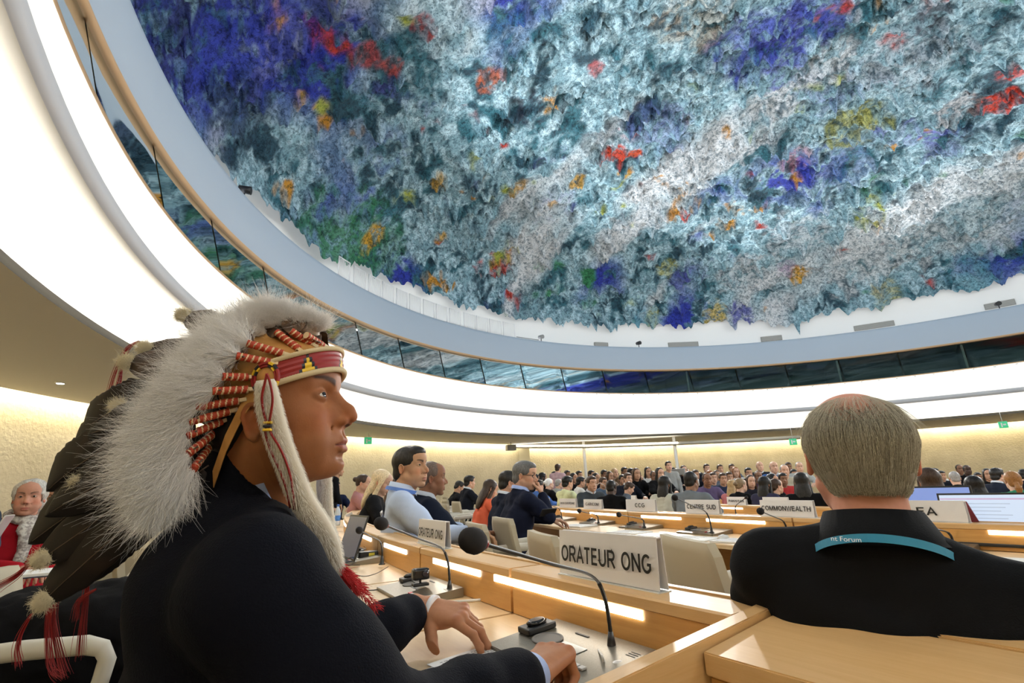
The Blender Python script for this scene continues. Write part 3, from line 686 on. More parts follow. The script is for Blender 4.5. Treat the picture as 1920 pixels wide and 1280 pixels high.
# ================================================================== SCULPTING ENGINE (signed distance fields -> one continuous mesh)
def smin(a, b, k):
    h = np.clip(.5 + .5 * (b - a) / k, 0, 1); return b * (1 - h) + a * h - k * h * (1 - h)
class Field:
    def __init__(s, lo, hi, res):
        s.lo = np.array(lo, float); s.res = res; s.n = np.maximum(((np.array(hi) - s.lo) / res).astype(int) + 1, 4)
        s.f = np.full(s.n, 1.0, dtype=np.float32); s.ax = [s.lo[i] + res * np.arange(s.n[i]) for i in range(3)]
    def sub(s, lo, hi, pad):
        sl = []
        for i in range(3):
            a = int(max(0, math.floor((lo[i] - pad - s.lo[i]) / s.res))); b = int(min(s.n[i], math.ceil((hi[i] + pad - s.lo[i]) / s.res) + 1))
            if b <= a: return None, None
            sl.append(slice(a, b))
        g = np.meshgrid(*[s.ax[i][sl[i]].astype(np.float32) for i in range(3)], indexing='ij'); return tuple(sl), g
    def put(s, lo, hi, fn, k=.01, op='+', pad=None):
        sl, g = s.sub(lo, hi, pad if pad is not None else k * 1.5 + 3 * s.res)
        if sl is None: return s
        d = fn(*g); cur = s.f[sl]
        if op == '+': s.f[sl] = smin(cur, d, k)
        elif op == '-': s.f[sl] = -smin(-cur, d, k)
        return s
    def ell(s, c, r, k=.01, op='+', rot=None):
        c = np.array(c, float); r = np.array(r, float); R = None if rot is None else np.array(Euler(rot).to_matrix())
        def fn(x, y, z):
            x, y, z = x - c[0], y - c[1], z - c[2]
            if R is not None: x, y, z = R[0, 0] * x + R[1, 0] * y + R[2, 0] * z, R[0, 1] * x + R[1, 1] * y + R[2, 1] * z, R[0, 2] * x + R[1, 2] * y + R[2, 2] * z
            q = np.sqrt((x / r[0]) ** 2 + (y / r[1]) ** 2 + (z / r[2]) ** 2) + 1e-9
            q2 = np.sqrt((x / r[0] ** 2) ** 2 + (y / r[1] ** 2) ** 2 + (z / r[2] ** 2) ** 2) + 1e-9
            return q * (q - 1) / q2
        m = max(r) if R is not None else 0; e = np.full(3, m) if R is not None else r
        return s.put(c - e, c + e, fn, k, op)
    def cap(s, a, b, ra, rb=None, k=.01, op='+', flat=None):
        """tapered capsule; flat=(axis, factor) squashes the section"""
        a = np.array(a, float); b = np.array(b, float); rb = ra if rb is None else rb; m = max(ra, rb)
        def fn(x, y, z):
            v = b - a; L = float(v @ v) + 1e-12
            t = np.clip(((x - a[0]) * v[0] + (y - a[1]) * v[1] + (z - a[2]) * v[2]) / L, 0, 1)
            dx, dy, dz = x - a[0] - v[0] * t, y - a[1] - v[1] * t, z - a[2] - v[2] * t
            if flat is not None:
                n = np.array(flat[0], float); n /= np.linalg.norm(n); q = dx * n[0] + dy * n[1] + dz * n[2]; g = 1 / flat[1] - 1
                dx, dy, dz = dx + n[0] * q * g, dy + n[1] * q * g, dz + n[2] * q * g
            return (np.sqrt(dx * dx + dy * dy + dz * dz) - (ra + (rb - ra) * t)) * (1 if flat is None else min(flat[1], 1))
        return s.put(np.minimum(a, b) - m, np.maximum(a, b) + m, fn, k, op)
    def chain(s, pts, rs, k=.01, op='+', flat=None):
        for i in range(len(pts) - 1): s.cap(pts[i], pts[i + 1], rs[i], rs[i + 1], k, op, flat)
        return s
    def neckcut(s, c, ax, n, r, k=.003):
        """open the collar: cut what lies above the plane (c, n), within r of the neck axis ax"""
        c, ax, n = (np.array(v, float) for v in (c, ax, n)); ax /= np.linalg.norm(ax); n /= np.linalg.norm(n)
        def fn(x, y, z):
            dx, dy, dz = x - c[0], y - c[1], z - c[2]; t = dx * ax[0] + dy * ax[1] + dz * ax[2]
            rad = np.sqrt(np.maximum(dx * dx + dy * dy + dz * dz - t * t, 0)) - r
            return np.maximum(-(dx * n[0] + dy * n[1] + dz * n[2]), rad)
        return s.put(c - .3, c + .3, fn, k, '-')
    def plane(s, p, n, k=.002):
        """cut away everything on the side the normal points to"""
        p = np.array(p, float); n = np.array(n, float); n /= np.linalg.norm(n)
        g = np.meshgrid(*s.ax, indexing='ij'); d = (g[0] - p[0]) * n[0] + (g[1] - p[1]) * n[1] + (g[2] - p[2]) * n[2]
        s.f = -smin(-s.f, -d.astype(np.float32), k); return s
    def mesh(s, name='sculpt'):
        f = s.f; f[0] = f[-1] = 1; f[:, 0] = f[:, -1] = 1; f[:, :, 0] = f[:, :, -1] = 1
        n = f.shape; ins = f < 0
        c = np.zeros(tuple(k - 1 for k in n), dtype=np.int8)
        for i in (0, 1):
            for j in (0, 1):
                for k in (0, 1): c += ins[i:n[0] - 1 + i, j:n[1] - 1 + j, k:n[2] - 1 + k]
        act = (c > 0) & (c < 8); vid = np.full(act.shape, -1, dtype=np.int64); idx = np.argwhere(act); vid[act] = np.arange(len(idx))
        P = np.zeros((len(idx), 3)); W = np.zeros(len(idx)); ii, jj, kk = idx.T
        cor = [(i, j, k) for i in (0, 1) for j in (0, 1) for k in (0, 1)]
        for a in cor:
            for ax in range(3):
                if a[ax]: continue
                b = list(a); b[ax] = 1
                fa = f[ii + a[0], jj + a[1], kk + a[2]]; fb = f[ii + b[0], jj + b[1], kk + b[2]]
                m = (fa < 0) != (fb < 0); t = np.where(m, fa / (fa - fb + 1e-20), 0)
                q = np.array(a, float)[None] + 0 * P; q[:, ax] += t; P[m] += q[m]; W[m] += 1
        V = s.lo + (idx + P / W[:, None]) * s.res
        Q = []
        for ax in range(3):
            o = [(1, 2), (2, 0), (0, 1)][ax]
            sh = [slice(1, n[0] - 1), slice(1, n[1] - 1), slice(1, n[2] - 1)]; sh[ax] = slice(0, n[ax] - 1)
            sh2 = list(sh); sh2[ax] = slice(1, n[ax])
            A = ins[tuple(sh)]; B = ins[tuple(sh2)]; e = np.argwhere(A != B)
            off = np.array([s_.start for s_ in sh]); e = e + off; flip = A[tuple((e - off).T)]
            def g(d1, d2):
                q = e.copy(); q[:, o[0]] -= d1; q[:, o[1]] -= d2; return vid[tuple(q.T)]
            q = np.stack([g(1, 1), g(0, 1), g(0, 0), g(1, 0)], 1); q[~flip] = q[~flip][:, ::-1]; Q.append(q)
        Q = np.concatenate(Q); Q = Q[(Q >= 0).all(1)]
        me = npmesh(name, V, Q); smooth_all(me); me['_n'] = len(V); return me
def verts(me):
    a = np.empty(len(me.vertices) * 3, dtype=np.float32); me.vertices.foreach_get('co', a); return a.reshape(-1, 3)
def relax(me, it=1):
    """light Laplacian smoothing"""
    V = verts(me).astype(float); e = np.empty(len(me.edges) * 2, dtype=np.int32); me.edges.foreach_get('vertices', e); e = e.reshape(-1, 2)
    for _ in range(it):
        S = np.zeros_like(V); N = np.zeros(len(V)); np.add.at(S, e[:, 0], V[e[:, 1]]); np.add.at(S, e[:, 1], V[e[:, 0]]); np.add.at(N, e[:, 0], 1); np.add.at(N, e[:, 1], 1)
        V = V * .5 + .5 * S / np.maximum(N, 1)[:, None]
    me.vertices.foreach_set('co', V.astype(np.float32).ravel()); me.update(); return me
def soft(d, r, w): return np.clip((r - d) / w, 0, 1)

# ------------------------------------------------------------------ a head: x forward, y left, z up, origin between the ears
def head_field(F, p=None):
    """adds head and neck to field F in head space; p: proportions"""
    q = dict(nose=1., jaw=1., cheek=1., brow=1., lips=1., wide=1., chin=1., neck=(-.035, 0, -.17), neck_r=.058, ears=True, open_eye=True, fat=0., ear=0.)
    q.update(p or {}); w = q['wide']
    F.ell((-.008, 0, .045), (.094, .074 * w, .082), .012)
    F.ell((.02, 0, .05), (.078, .066 * w, .070), .02)
    F.ell((.036, 0, -.012), (.058, .060 * w, .082), .02)
    F.ell((.030, 0, -.050), (.058, (.048 + q['fat']) * w, .040), .02)
    for s in (1, -1):
        F.cap((.000, s * .054 * w, -.040), (.062, s * .024, -.086 * q['jaw']), .017 + q['fat'], .014, .022)
        F.ell((.058, s * .042 * w, -.014), (.027, .022 * q['cheek'], .022), .018)
        F.ell((.060, s * .034 * w, -.050), (.024, .022, .026), .022)
        F.cap((.080, s * .012, .040), (.068, s * .045 * w, .040), .0115 * q['brow'], .009, .014)
    F.ell((.075, 0, -.087 * q['chin']), (.020, .022, .017), .016)
    F.ell((.062, 0, .070), (.032, .048, .032), .025)
    # eye hollows, lids
    for s in (1, -1):
        F.ell((.096, s * .032, .019), (.018, .019, .013), .012, '-')
        F.ell((.0745, s * .0325, .0190), (.0150, .0165, .0135), .003)
    # nose
    n = q['nose']
    F.chain([(.084, 0, .035), (.094, 0, .014), (.1045 + .006 * n, 0, -.006), (.1065 + .007 * n, 0, -.0155)], [.0080, .0082, .0090 * n, .0105 * n], .007)
    F.ell((.090, 0, -.008), (.019, .0135, .022), .010)
    for s in (1, -1):
        F.ell((.085, s * .016, -.014), (.014, .011, .014), .012)
        F.ell((.0975 + .002 * n, s * .0118 * n, -.0220), (.0125, .0082 * n, .0080), .006)
    for s in (1, -1):
        F.ell((.1045 + .003 * n, s * .0066, -.0310), (.0056, .0034, .0036), .002, '-')
    # muzzle, lips
    F.ell((.077, 0, -.050), (.0235, .030, .024), .012)
    for s in (1, -1): F.cap((.088, s * .024, -.030), (.079, s * .034, -.060), .0012, .0012, .006, '-')
    L = q['lips']
    F.chain([(.088, -.022, -.0555), (.0965, -.010, -.0500), (.0985, 0, -.0510), (.0965, .010, -.0500), (.088, .022, -.0555)], [.0030, .0052 * L, .0050 * L, .0052 * L, .0030], .004)
    F.chain([(.088, -.021, -.0575), (.0945, -.010, -.0635), (.0960, 0, -.0650), (.0945, .010, -.0635), (.088, .021, -.0575)], [.0030, .0058 * L, .0064 * L, .0058 * L, .0030], .004)
    F.chain([(.090, -.024, -.0572), (.1015, -.010, -.0572), (.1035, 0, -.0575), (.1015, .010, -.0572), (.090, .024, -.0572)], [.0012, .0014, .0014, .0014, .0012], .0025, '-')
    F.ell((.0995, 0, -.0415), (.005, .0030, .006), .004, '-')
    F.ell((.0945, 0, -.0755), (.008, .016, .0055), .006, '-')
    if q['ears']:
        for s in (1, -1):
            c = np.array((-.004 + q.get('earx', 0), s * .0690 * w, q['ear']))
            o = lambda x, y, z: tuple(c + np.array((x * .80, s * (y * .85 + .002), z * .84)))
            hx = [o(-.008 + .0175 * math.cos(t) * (1.0 if math.sin(t) > 0 else .82), .006 + .007 * math.sin(t * .5 + .4), .006 + .027 * math.sin(t) * (1.0 if math.sin(t) > 0 else 1.15)) for t in np.linspace(-.35, 4.55, 16)]
            F.chain(hx, [.0024] * 2 + [.0031] * 11 + [.0036, .0044, .0052], .0035)
            F.ell(o(-.008, .003, .004), (.0135, .0062, .021), .006)
            F.ell(o(-.003, .012, .002), (.0055, .0050, .0085), .004, '-')
            F.ell(o(.004, .002, -.004), (.004, .004, .006), .004)
    nk = np.array(q['neck'])
    F.cap((-.018, 0, -.045), tuple(nk), q['neck_r'], q['neck_r'] + .004, .025)
    F.cap((.004, 0, -.062), tuple(nk + (.025, 0, .02)), .034, .045, .025)
def face_paint(V, skin, lip=(.42, .14, .11), brow=(.03, .022, .018), hair=None, stubble=.25, grey=None, browk=1., cheek=.5, eyes=True):
    """skin colours in head space"""
    n = len(V); C = np.ones((n, 3)) * np.array(skin); x, y, z = V.T; ay = np.abs(y)
    def mixin(m, col):
        nonlocal C; m = np.clip(m, 0, 1)[:, None]; C = C * (1 - m) + np.array(col) * m
    red = np.array(skin) * np.array((1.12, .74, .66))
    mixin(soft(np.hypot(ay - .045, z + .018), .028, .02) * (x > .03) * cheek, red)
    mixin(soft(np.sqrt((x - .112) ** 2 + y ** 2 + (z + .02) ** 2), .022, .012) * cheek, red)
    mixin(soft(np.hypot((x + .010), z + .006), .026, .012) * (ay > .064) * .5, red)
    st = soft(np.abs(z + .078), .042, .02) * (x > .0) * (z < -.035) * (1 - soft(np.hypot(ay, (z + .045)), .012, .01) * .4)
    mixin(st * stubble, np.array(skin) * .52)
    mouth = soft(np.abs(z + .0575) / .0098 + (ay / .0235) ** 2, 1.0, .18) * (x > .084)
    mixin(mouth * .85, lip)
    mixin(soft(np.abs(z + .0573), .0012, .0008) * (ay < .021) * (x > .086), np.array(lip) * .35)
    u = np.clip((ay - .011) / .043, 0, 1); arc_ = .0375 + .009 * np.sin(u * 2.0) ; th_ = (.0050 - .0030 * u) * browk
    mixin(soft(np.abs(z - arc_), th_ + .0012, .0030) * soft(np.abs(u - .5), .5, .10) * (x > .05) * .85, brow)
    if eyes:
        e = np.hypot((ay - .0325) / 1.65, (z - .0185) / .82)
        mixin(soft(e, .0125, .004) * (x > .06) * .5, np.array(skin) * .55)
    mixin(soft(np.sqrt((x - .105) ** 2 + (ay - .0068) ** 2 + (z + .0285) ** 2), .0052, .002) * .9, (.03, .012, .01))
    return C
def skin_mat(name, rough=.48):
    if name in MATS: return MATS[name]
    m = mat(name, (.6, .4, .3), rough + .08, spec=.2); q = NB(m); a = q.n('ShaderNodeAttribute'); a.attribute_name = 'Col'
    n = q.noise(q.coord('Object'), 60, 4, .6); q.base(q.mix(.22, a.outputs[0], q.ramp(n, [(.3, (.55, .45, .42)), (.7, (1, 1, 1))]), 'MULTIPLY'))
    b = q.b; b.inputs['Subsurface Weight'].default_value = .12; b.inputs['Subsurface Radius'].default_value = (.012, .005, .003); b.inputs['Subsurface Scale'].default_value = .6
    q.bump(q.noise(q.coord('Object'), 420, 3, .6), .12, .002); return m
def plain_skin(name, rough=.5):
    if name in MATS: return MATS[name]
    m = mat(name, (.6, .4, .3), rough, spec=.35); q = NB(m); a = q.n('ShaderNodeAttribute'); a.attribute_name = 'Col'; q.base(a.outputs[0]); return m
EYE = mat('eye_white', (.50, .47, .43), .25)
IRIS = mat('iris_dark', (.02, .012, .008), .1)
def eyes(parent, M, look=(1, 0, 0), s=1.0, iris=IRIS):
    """eyeballs with iris, set between lids; M: head space to parent space"""
    out = []
    for sgn in (1, -1):
        bm = bmesh.new(); L = Vector(look).normalized(); T = M @ Matrix.Translation((.0755, sgn * .0325, .0190)) @ frame((0, 0, 0), L)
        T = T @ Matrix(((0, 0, 1, 0), (1, 0, 0, 0), (0, 1, 0, 0), (0, 0, 0, 1)))
        r = .0128
        prof = [(r * math.sin(a), r * math.cos(a)) for a in np.linspace(PI - .05, .05, 18)]
        lathe(bm, prof, 20, T)
        for f in bm.faces:
            c = T.inverted() @ f.calc_center_median(); 
            if c.z > r * .80: f.material_index = 1
        o = obj('eye', bm, parent, [EYE, iris]); out.append(o)
    return out
def eye_slit(F):
    for s in (1, -1):
        F.chain([(.0885, s * .0190, .0175), (.0925, s * .0260, .0192), (.0915, s * .0345, .0202), (.0835, s * .0450, .0192)], [.0020, .0052, .0054, .0022], .0012, '-')

# ------------------------------------------------------------------ hair as real strands
def strands(name, P, radius, parent, m, taper=True):
    """P: (n, k, 3) strand points; a hair-curves object"""
    n, k = P.shape[:2]; hc = bpy.data.hair_curves.new(name); hc.add_curves([k] * n)
    hc.position_data.foreach_set('vector', P.reshape(-1).astype(np.float32))
    r = hc.attributes.get('radius') or hc.attributes.new('radius', 'FLOAT', 'POINT')
    R = np.ones((n, k)) * radius
    if taper: R *= np.linspace(1, .15, k)[None] ** .8
    r.data.foreach_set('value', R.reshape(-1).astype(np.float32)); hc.materials.append(m)
    o = bpy.data.objects.new(name, hc); COL.objects.link(o)
    if parent: o.parent = parent
    return o
def hair_mat(name, col, col2=None, rough=.45):
    if name in MATS: return MATS[name]
    m = mat(name, col, rough, spec=.3)
    if col2:
        q = NB(m); h = q.n('ShaderNodeHairInfo') if False else q.n('ShaderNodeObjectInfo'); n = q.noise(q.coord('Object', (1, 1, .25)), 160, 3, .6); q.base(q.ramp(n, [(.35, col), (.65, col2)]))
    return m
def surf_points(me, n, cond=None, seed=1):
    """random points and normals on a mesh"""
    r = np.random.default_rng(seed); V = verts(me); nf = len(me.polygons)
    f = np.empty(len(me.loops), dtype=np.int32); me.loops.foreach_get('vertex_index', f)
    q = f.reshape(nf, -1) if len(f) == nf * 4 else None
    A, B, Cc, D = (V[q[:, i]] for i in range(4)); ctr = (A + B + Cc + D) / 4; nr = np.cross(Cc - A, D - B); ar = np.linalg.norm(nr, axis=1) + 1e-12; nr = nr / ar[:, None]
    wgt = ar * (cond(ctr, nr) if cond is not None else 1.0); wgt = wgt / wgt.sum()
    k = r.choice(nf, n, p=wgt); u, v = r.random(n)[:, None], r.random(n)[:, None]
    P = (A[k] * (1 - u) + B[k] * u) * (1 - v) + (D[k] * (1 - u) + Cc[k] * u) * v
    return P, nr[k]
# ================================================================== FIGURES
def mjoin(name, parts):
    """one mesh from [(mesh, matrix or None)]; keeps Col"""
    Vs, Fs, Cs, n = [], [], [], 0
    for me, M in parts:
        V = verts(me); nf = len(me.polygons); q = np.empty(nf * 4, dtype=np.int32); me.loops.foreach_get('vertex_index', q)
        if M is not None: A = np.array(M); V = V @ A[:3, :3].T + A[:3, 3]
        Vs.append(V); Fs.append(q.reshape(-1, 4) + n); n += len(V)
        c = np.ones(len(V) * 4, dtype=np.float32)
        if 'Col' in me.color_attributes: me.color_attributes['Col'].data.foreach_get('color', c)
        Cs.append(c.reshape(-1, 4))
    o = npmesh(name, np.concatenate(Vs), np.concatenate(Fs)); smooth_all(o); vcol(o, np.concatenate(Cs)); return o
def hand_mesh(side, curls, skin, res=.0022, sc=1.0, thumb=((20, 10, 10), 38, -18), stub=.07, spread=1.0, nails=True):
    """hand space: x to the fingers, z the back of the hand; side +1 puts the thumb on +y"""
    F = Field((-.085, -.075, -.10), (.20, .085, .05), res); y = side
    F.cap((-stub, 0, 0), (-.005, 0, 0), .029, .026, .01, flat=((0, 0, 1), .78))
    for by, bx in ((.028, .088), (.009, .092), (-.010, .088), (-.027, .080)):
        F.cap((.004, by * y * .55, 0), (bx, by * y, .001), .0165, .0125, .012, flat=((0, 0, 1), .9))
        F.ell((bx, by * y, .006), (.010, .0085, .008), .006)
    F.ell((.035, .022 * y, -.010), (.036, .018, .016), .014)
    tips = []
    for i, (by, bx, L, r) in enumerate(((.028, .088, (.043, .026, .021), .0088), (.009, .092, (.047, .030, .022), .0090), (-.010, .088, (.043, .028, .021), .0086), (-.027, .080, (.034, .021, .019), .0076))):
        p = np.array((bx, by * y, -.002)); c = curls[i]; yaw = (.10, .02, -.07, -.17)[i] * y * spread; pit = 0.
        pts = [p]; rs = [r * 1.12]
        for j in range(3):
            pit += math.radians(c[j]); d = np.array((math.cos(pit) * math.cos(yaw), math.cos(pit) * math.sin(yaw), -math.sin(pit)))
            p = p + d * L[j]; pts.append(p); rs.append(r * (1.0, .93, .80)[j])
            if j == 2: tips.append((p, d, r))
        F.chain(pts, rs, .0035)
        for q in pts[1:3]: F.ell(q + np.array((0, 0, .0012)), (r * 1.02, r * 1.04, r * .98), .002)
    (tc, yw, pt) = thumb; yaw = math.radians(yw) * y; pit = math.radians(-pt); p = np.array((.022, .026 * y, -.008)); pts = [p]; rs = [.0155]
    for j, L in enumerate((.044, .032, .026)):
        yaw -= math.radians(tc[j]) * y * .6; pit += math.radians(tc[j]) * .35
        d = np.array((math.cos(pit) * math.cos(yaw), math.cos(pit) * math.sin(yaw), -math.sin(pit))); p = p + d * L; pts.append(p); rs.append((.0118, .0105, .0088)[j])
    F.chain(pts, rs, .005); tips.append((p, d, .010))
    me = F.mesh(); relax(me, 1); V = verts(me); C = np.ones((len(V), 3)) * np.array(skin)
    kn = np.zeros(len(V))
    for by, bx in ((.028, .088), (.009, .092), (-.010, .088), (-.027, .080)):
        kn = np.maximum(kn, soft(np.linalg.norm(V - np.array((bx, by * y, .012)), axis=1), .014, .01))
    C = C * (1 - kn[:, None] * np.array((.05, .16, .18)))
    for p, d, r in tips:
        m = soft(np.linalg.norm(V - (p + d * r * .4), axis=1), r * 1.5, r * .8); C = C * (1 - m[:, None]) + m[:, None] * np.array(skin) * np.array((1.12, .95, .92))
        if nails:
            up = np.array((0, 0, 1.)) - d * d[2]; up /= np.linalg.norm(up); m = soft(np.linalg.norm(V - (p + d * r * .35 + up * r * .85), axis=1), r * .62, r * .2); C = C * (1 - m[:, None]) + m[:, None] * np.clip(np.array(skin) * 1.35 + .08, 0, 1)
    vcol(me, C); return me
RELAX = [(18, 25, 18), (20, 28, 18), (24, 30, 20), (28, 32, 22)]
GRIP = [(55, 60, 40), (60, 65, 40), (62, 66, 42), (65, 68, 44)]
def head_matrix(pos, yaw=0., pitch=0., roll=0.):
    return Matrix.Translation(pos) @ Matrix.Rotation(math.radians(yaw), 4, 'Z') @ Matrix.Rotation(-math.radians(pitch), 4, 'Y') @ Matrix.Rotation(math.radians(roll), 4, 'X')
def head_mesh(skin, prm=None, res=.003, slit=True, paint=None, neck_to=None):
    F = Field((-.135, -.105, -.235), (.145, .105, .15), res); head_field(F, prm)
    if slit: eye_slit(F)
    me = F.mesh(); relax(me, 1); vcol(me, face_paint(verts(me), skin, **(paint or {}))); return me
def hair_mesh(kind, res=.004, prm=None, wob=.004, seed=3):
    """a closed shell of hair in head space"""
    w = (prm or {}).get('wide', 1.)
    lo, hi = ((-.20, -.14, -.34), (.13, .14, .18)) if kind in ('long', 'longstraight') else ((-.20, -.13, -.14), (.14, .13, .17))
    F = Field(lo, hi, res)
    if kind == 'short':
        F.ell((-.012, 0, .052), (.104, .083 * w, .088), .01); F.ell((.035, 0, .098), (.062, .064, .036), .02)
        F.ell((-.055, 0, -.02), (.052, .066 * w, .055), .02)
        F.put((.02, -.2, -.2), (.2, .2, .068), lambda x, y, z: np.maximum(.062 + (z - .068) * -.15 - x, z - .074), .008, '-', pad=.03)
        F.put((-.03, -.2, -.2), (.2, .2, .02), lambda x, y, z: np.maximum(-.002 - x + (z < .012) * 0, z - .020), .008, '-', pad=.03)
    elif kind == 'crew':
        F.ell((-.010, 0, .048), (.099, .0785 * w, .085), .01); F.ell((-.052, 0, -.012), (.048, .063 * w, .05), .02)
        F.put((.02, -.2, -.2), (.2, .2, .07), lambda x, y, z: np.maximum(.055 - x, z - .078), .008, '-', pad=.03)
        F.put((-.03, -.2, -.2), (.2, .2, .02), lambda x, y, z: np.maximum(.0 - x, z - .022), .008, '-', pad=.03)
    elif kind == 'balding':
        F.ell((-.022, 0, .030), (.088, .0800 * w, .070), .01); F.ell((-.052, 0, -.02), (.050, .064 * w, .05), .02)
        F.put((-.2, -.2, .08), (.2, .2, .2), lambda x, y, z: .084 - z + 0 * x, .006, '-', pad=.02)
        F.ell((-.080, 0, .108), (.052, .042, .036), .008, '-')
        F.put((.0, -.2, -.2), (.2, .2, .2), lambda x, y, z: .012 - x + 0 * z, .008, '-', pad=.03)
    elif kind in ('long', 'longstraight'):
        F.ell((-.014, 0, .050), (.106, .088, .090), .01); F.ell((-.055, 0, -.06), (.050, .085, .11), .03)
        F.ell((-.075, 0, -.17), (.040, .090, .13), .04)
        for s in (1, -1): F.cap((.02, s * .072, .03), (.0, s * .085, -.16), .020, .026, .02)
        F.put((.03, -.2, -.4), (.2, .2, .06), lambda x, y, z: np.maximum(.050 - x, z - .072), .01, '-', pad=.03)
        F.put((-.02, -.066, -.3), (.2, .066, .05), lambda x, y, z: np.maximum(np.maximum(.0 - x, z - .05), np.abs(y) - .064), .008, '-', pad=.02)
    elif kind == 'bun':
        F.ell((-.012, 0, .050), (.101, .081, .087), .01); F.ell((-.055, 0, -.005), (.045, .06, .045), .02); F.ell((-.118, 0, .045), (.036, .038, .036), .01)
        F.put((.02, -.2, -.2), (.2, .2, .06), lambda x, y, z: np.maximum(.052 - x, z - .076), .008, '-', pad=.03)
        F.put((-.03, -.2, -.2), (.2, .2, .015), lambda x, y, z: np.maximum(-.01 - x, z - .018), .008, '-', pad=.03)
    elif kind == 'pony':
        F.ell((-.012, 0, .050), (.101, .082, .087), .01); F.ell((-.060, 0, -.01), (.045, .066, .055), .02)
        F.chain([(-.105, 0, -.02), (-.125, 0, -.07), (-.12, 0, -.13)], [.020, .030, .024], .02)
        F.put((.02, -.2, -.2), (.2, .2, .06), lambda x, y, z: np.maximum(.052 - x, z - .076), .008, '-', pad=.03)
        F.put((-.03, -.2, -.2), (.2, .2, .015), lambda x, y, z: np.maximum(-.01 - x, z - .018), .008, '-', pad=.03)
    elif kind == 'curly':
        F.ell((-.015, 0, .048), (.112, .095, .092), .01); F.ell((-.05, 0, -.02), (.065, .090, .065), .02)
        F.put((.02, -.2, -.2), (.2, .2, .062), lambda x, y, z: np.maximum(.058 - x, z - .070), .012, '-', pad=.03)
        F.put((-.01, -.07, -.2), (.2, .07, .03), lambda x, y, z: np.maximum(np.maximum(.0 - x, z - .03), np.abs(y) - .066), .01, '-', pad=.03)
    me = F.mesh(); relax(me, 1); V = verts(me)
    P = (V[:, 0] * 1. + 5, V[:, 1] + 5, V[:, 2] * (.25 if kind != 'curly' else 1.) + 5)
    n = fbm(P, 70 if kind != 'curly' else 34, seed, 3, .6) - .5; N = np.empty(len(V) * 3, dtype=np.float32); me.vertices.foreach_get('normal', N)
    V = V + N.reshape(-1, 3) * (n * wob * (1 if kind != 'curly' else 3.2))[:, None]; me.vertices.foreach_set('co', V.astype(np.float32).ravel()); me.update(); return me
CLOTH = {}
def cloth(name, col, rough=.9, bump=.2):
    if name in MATS: return MATS[name]
    m = mat(name, col, rough, spec=.12); q = NB(m); v = q.coord('Object')
    n = q.noise(v, 5, 3, .5, .4); q.base(q.mix(.25, q.ramp(n, [(.3, tuple(c * .85 for c in col)), (.7, tuple(min(1, c * 1.1) for c in col))]), col)); q.bump(q.mix(.5, q.noise(v, 11, 4, .55, .6), q.noise(v, 400, 2)), bump, .012); return m
def arm(F, sh, el, wr, r=(.062, .048, .036), k=.03):
    sh, el, wr = map(np.array, (sh, el, wr)); F.chain([sh, sh * .5 + el * .5, el], [r[0], (r[0] + r[1]) / 2 + .002, r[1]], k); F.chain([el, wr], [r[1], r[2]], .012)
def folds(me, amp=.004, sc=9., seed=5):
    V = verts(me); N = np.empty(len(V) * 3, dtype=np.float32); me.vertices.foreach_get('normal', N); P = (V[:, 0] + 3, V[:, 1] + 3, V[:, 2] * 1.6 + 3)
    n = 1 - np.abs(fbm(P, sc, seed, 3, .5) - .5) * 4; V = V + N.reshape(-1, 3) * (n * amp)[:, None]; me.vertices.foreach_set('co', V.astype(np.float32).ravel()); me.update(); return me
def torso(F, hip, neck, sl, sr, fat=1., k=.05):
    hip, neck, sl, sr = map(lambda v: np.array(v, float), (hip, neck, sl, sr)); m = (sl + sr) / 2; ax = (sl - sr) / np.linalg.norm(sl - sr)
    ch = m * .62 + hip * .38; wa = m * .25 + hip * .75
    for s in (-1, 1):
        F.cap(hip + ax * s * .07, wa + ax * s * .055, .115 * fat, .105 * fat, k); F.cap(wa + ax * s * .055, ch + ax * s * .075, .105 * fat, .105 * fat, k)
        F.cap(ch + ax * s * .075, m + ax * s * .10 - np.array((.008, 0, .05)), .105 * fat, .084 * fat, k)
    F.cap(ch, m - np.array((.008, 0, .06)), .108 * fat, .092 * fat, k * .6); fk = min(1., fat + .08); F.cap(sl, m * .3 + neck * .7, .058 * fk, .058 * fk, k); F.cap(sr, m * .3 + neck * .7, .058 * fk, .058 * fk, k)
    F.cap(m * .8 + neck * .2, neck, .078 * fk, .062 * fk, .03)
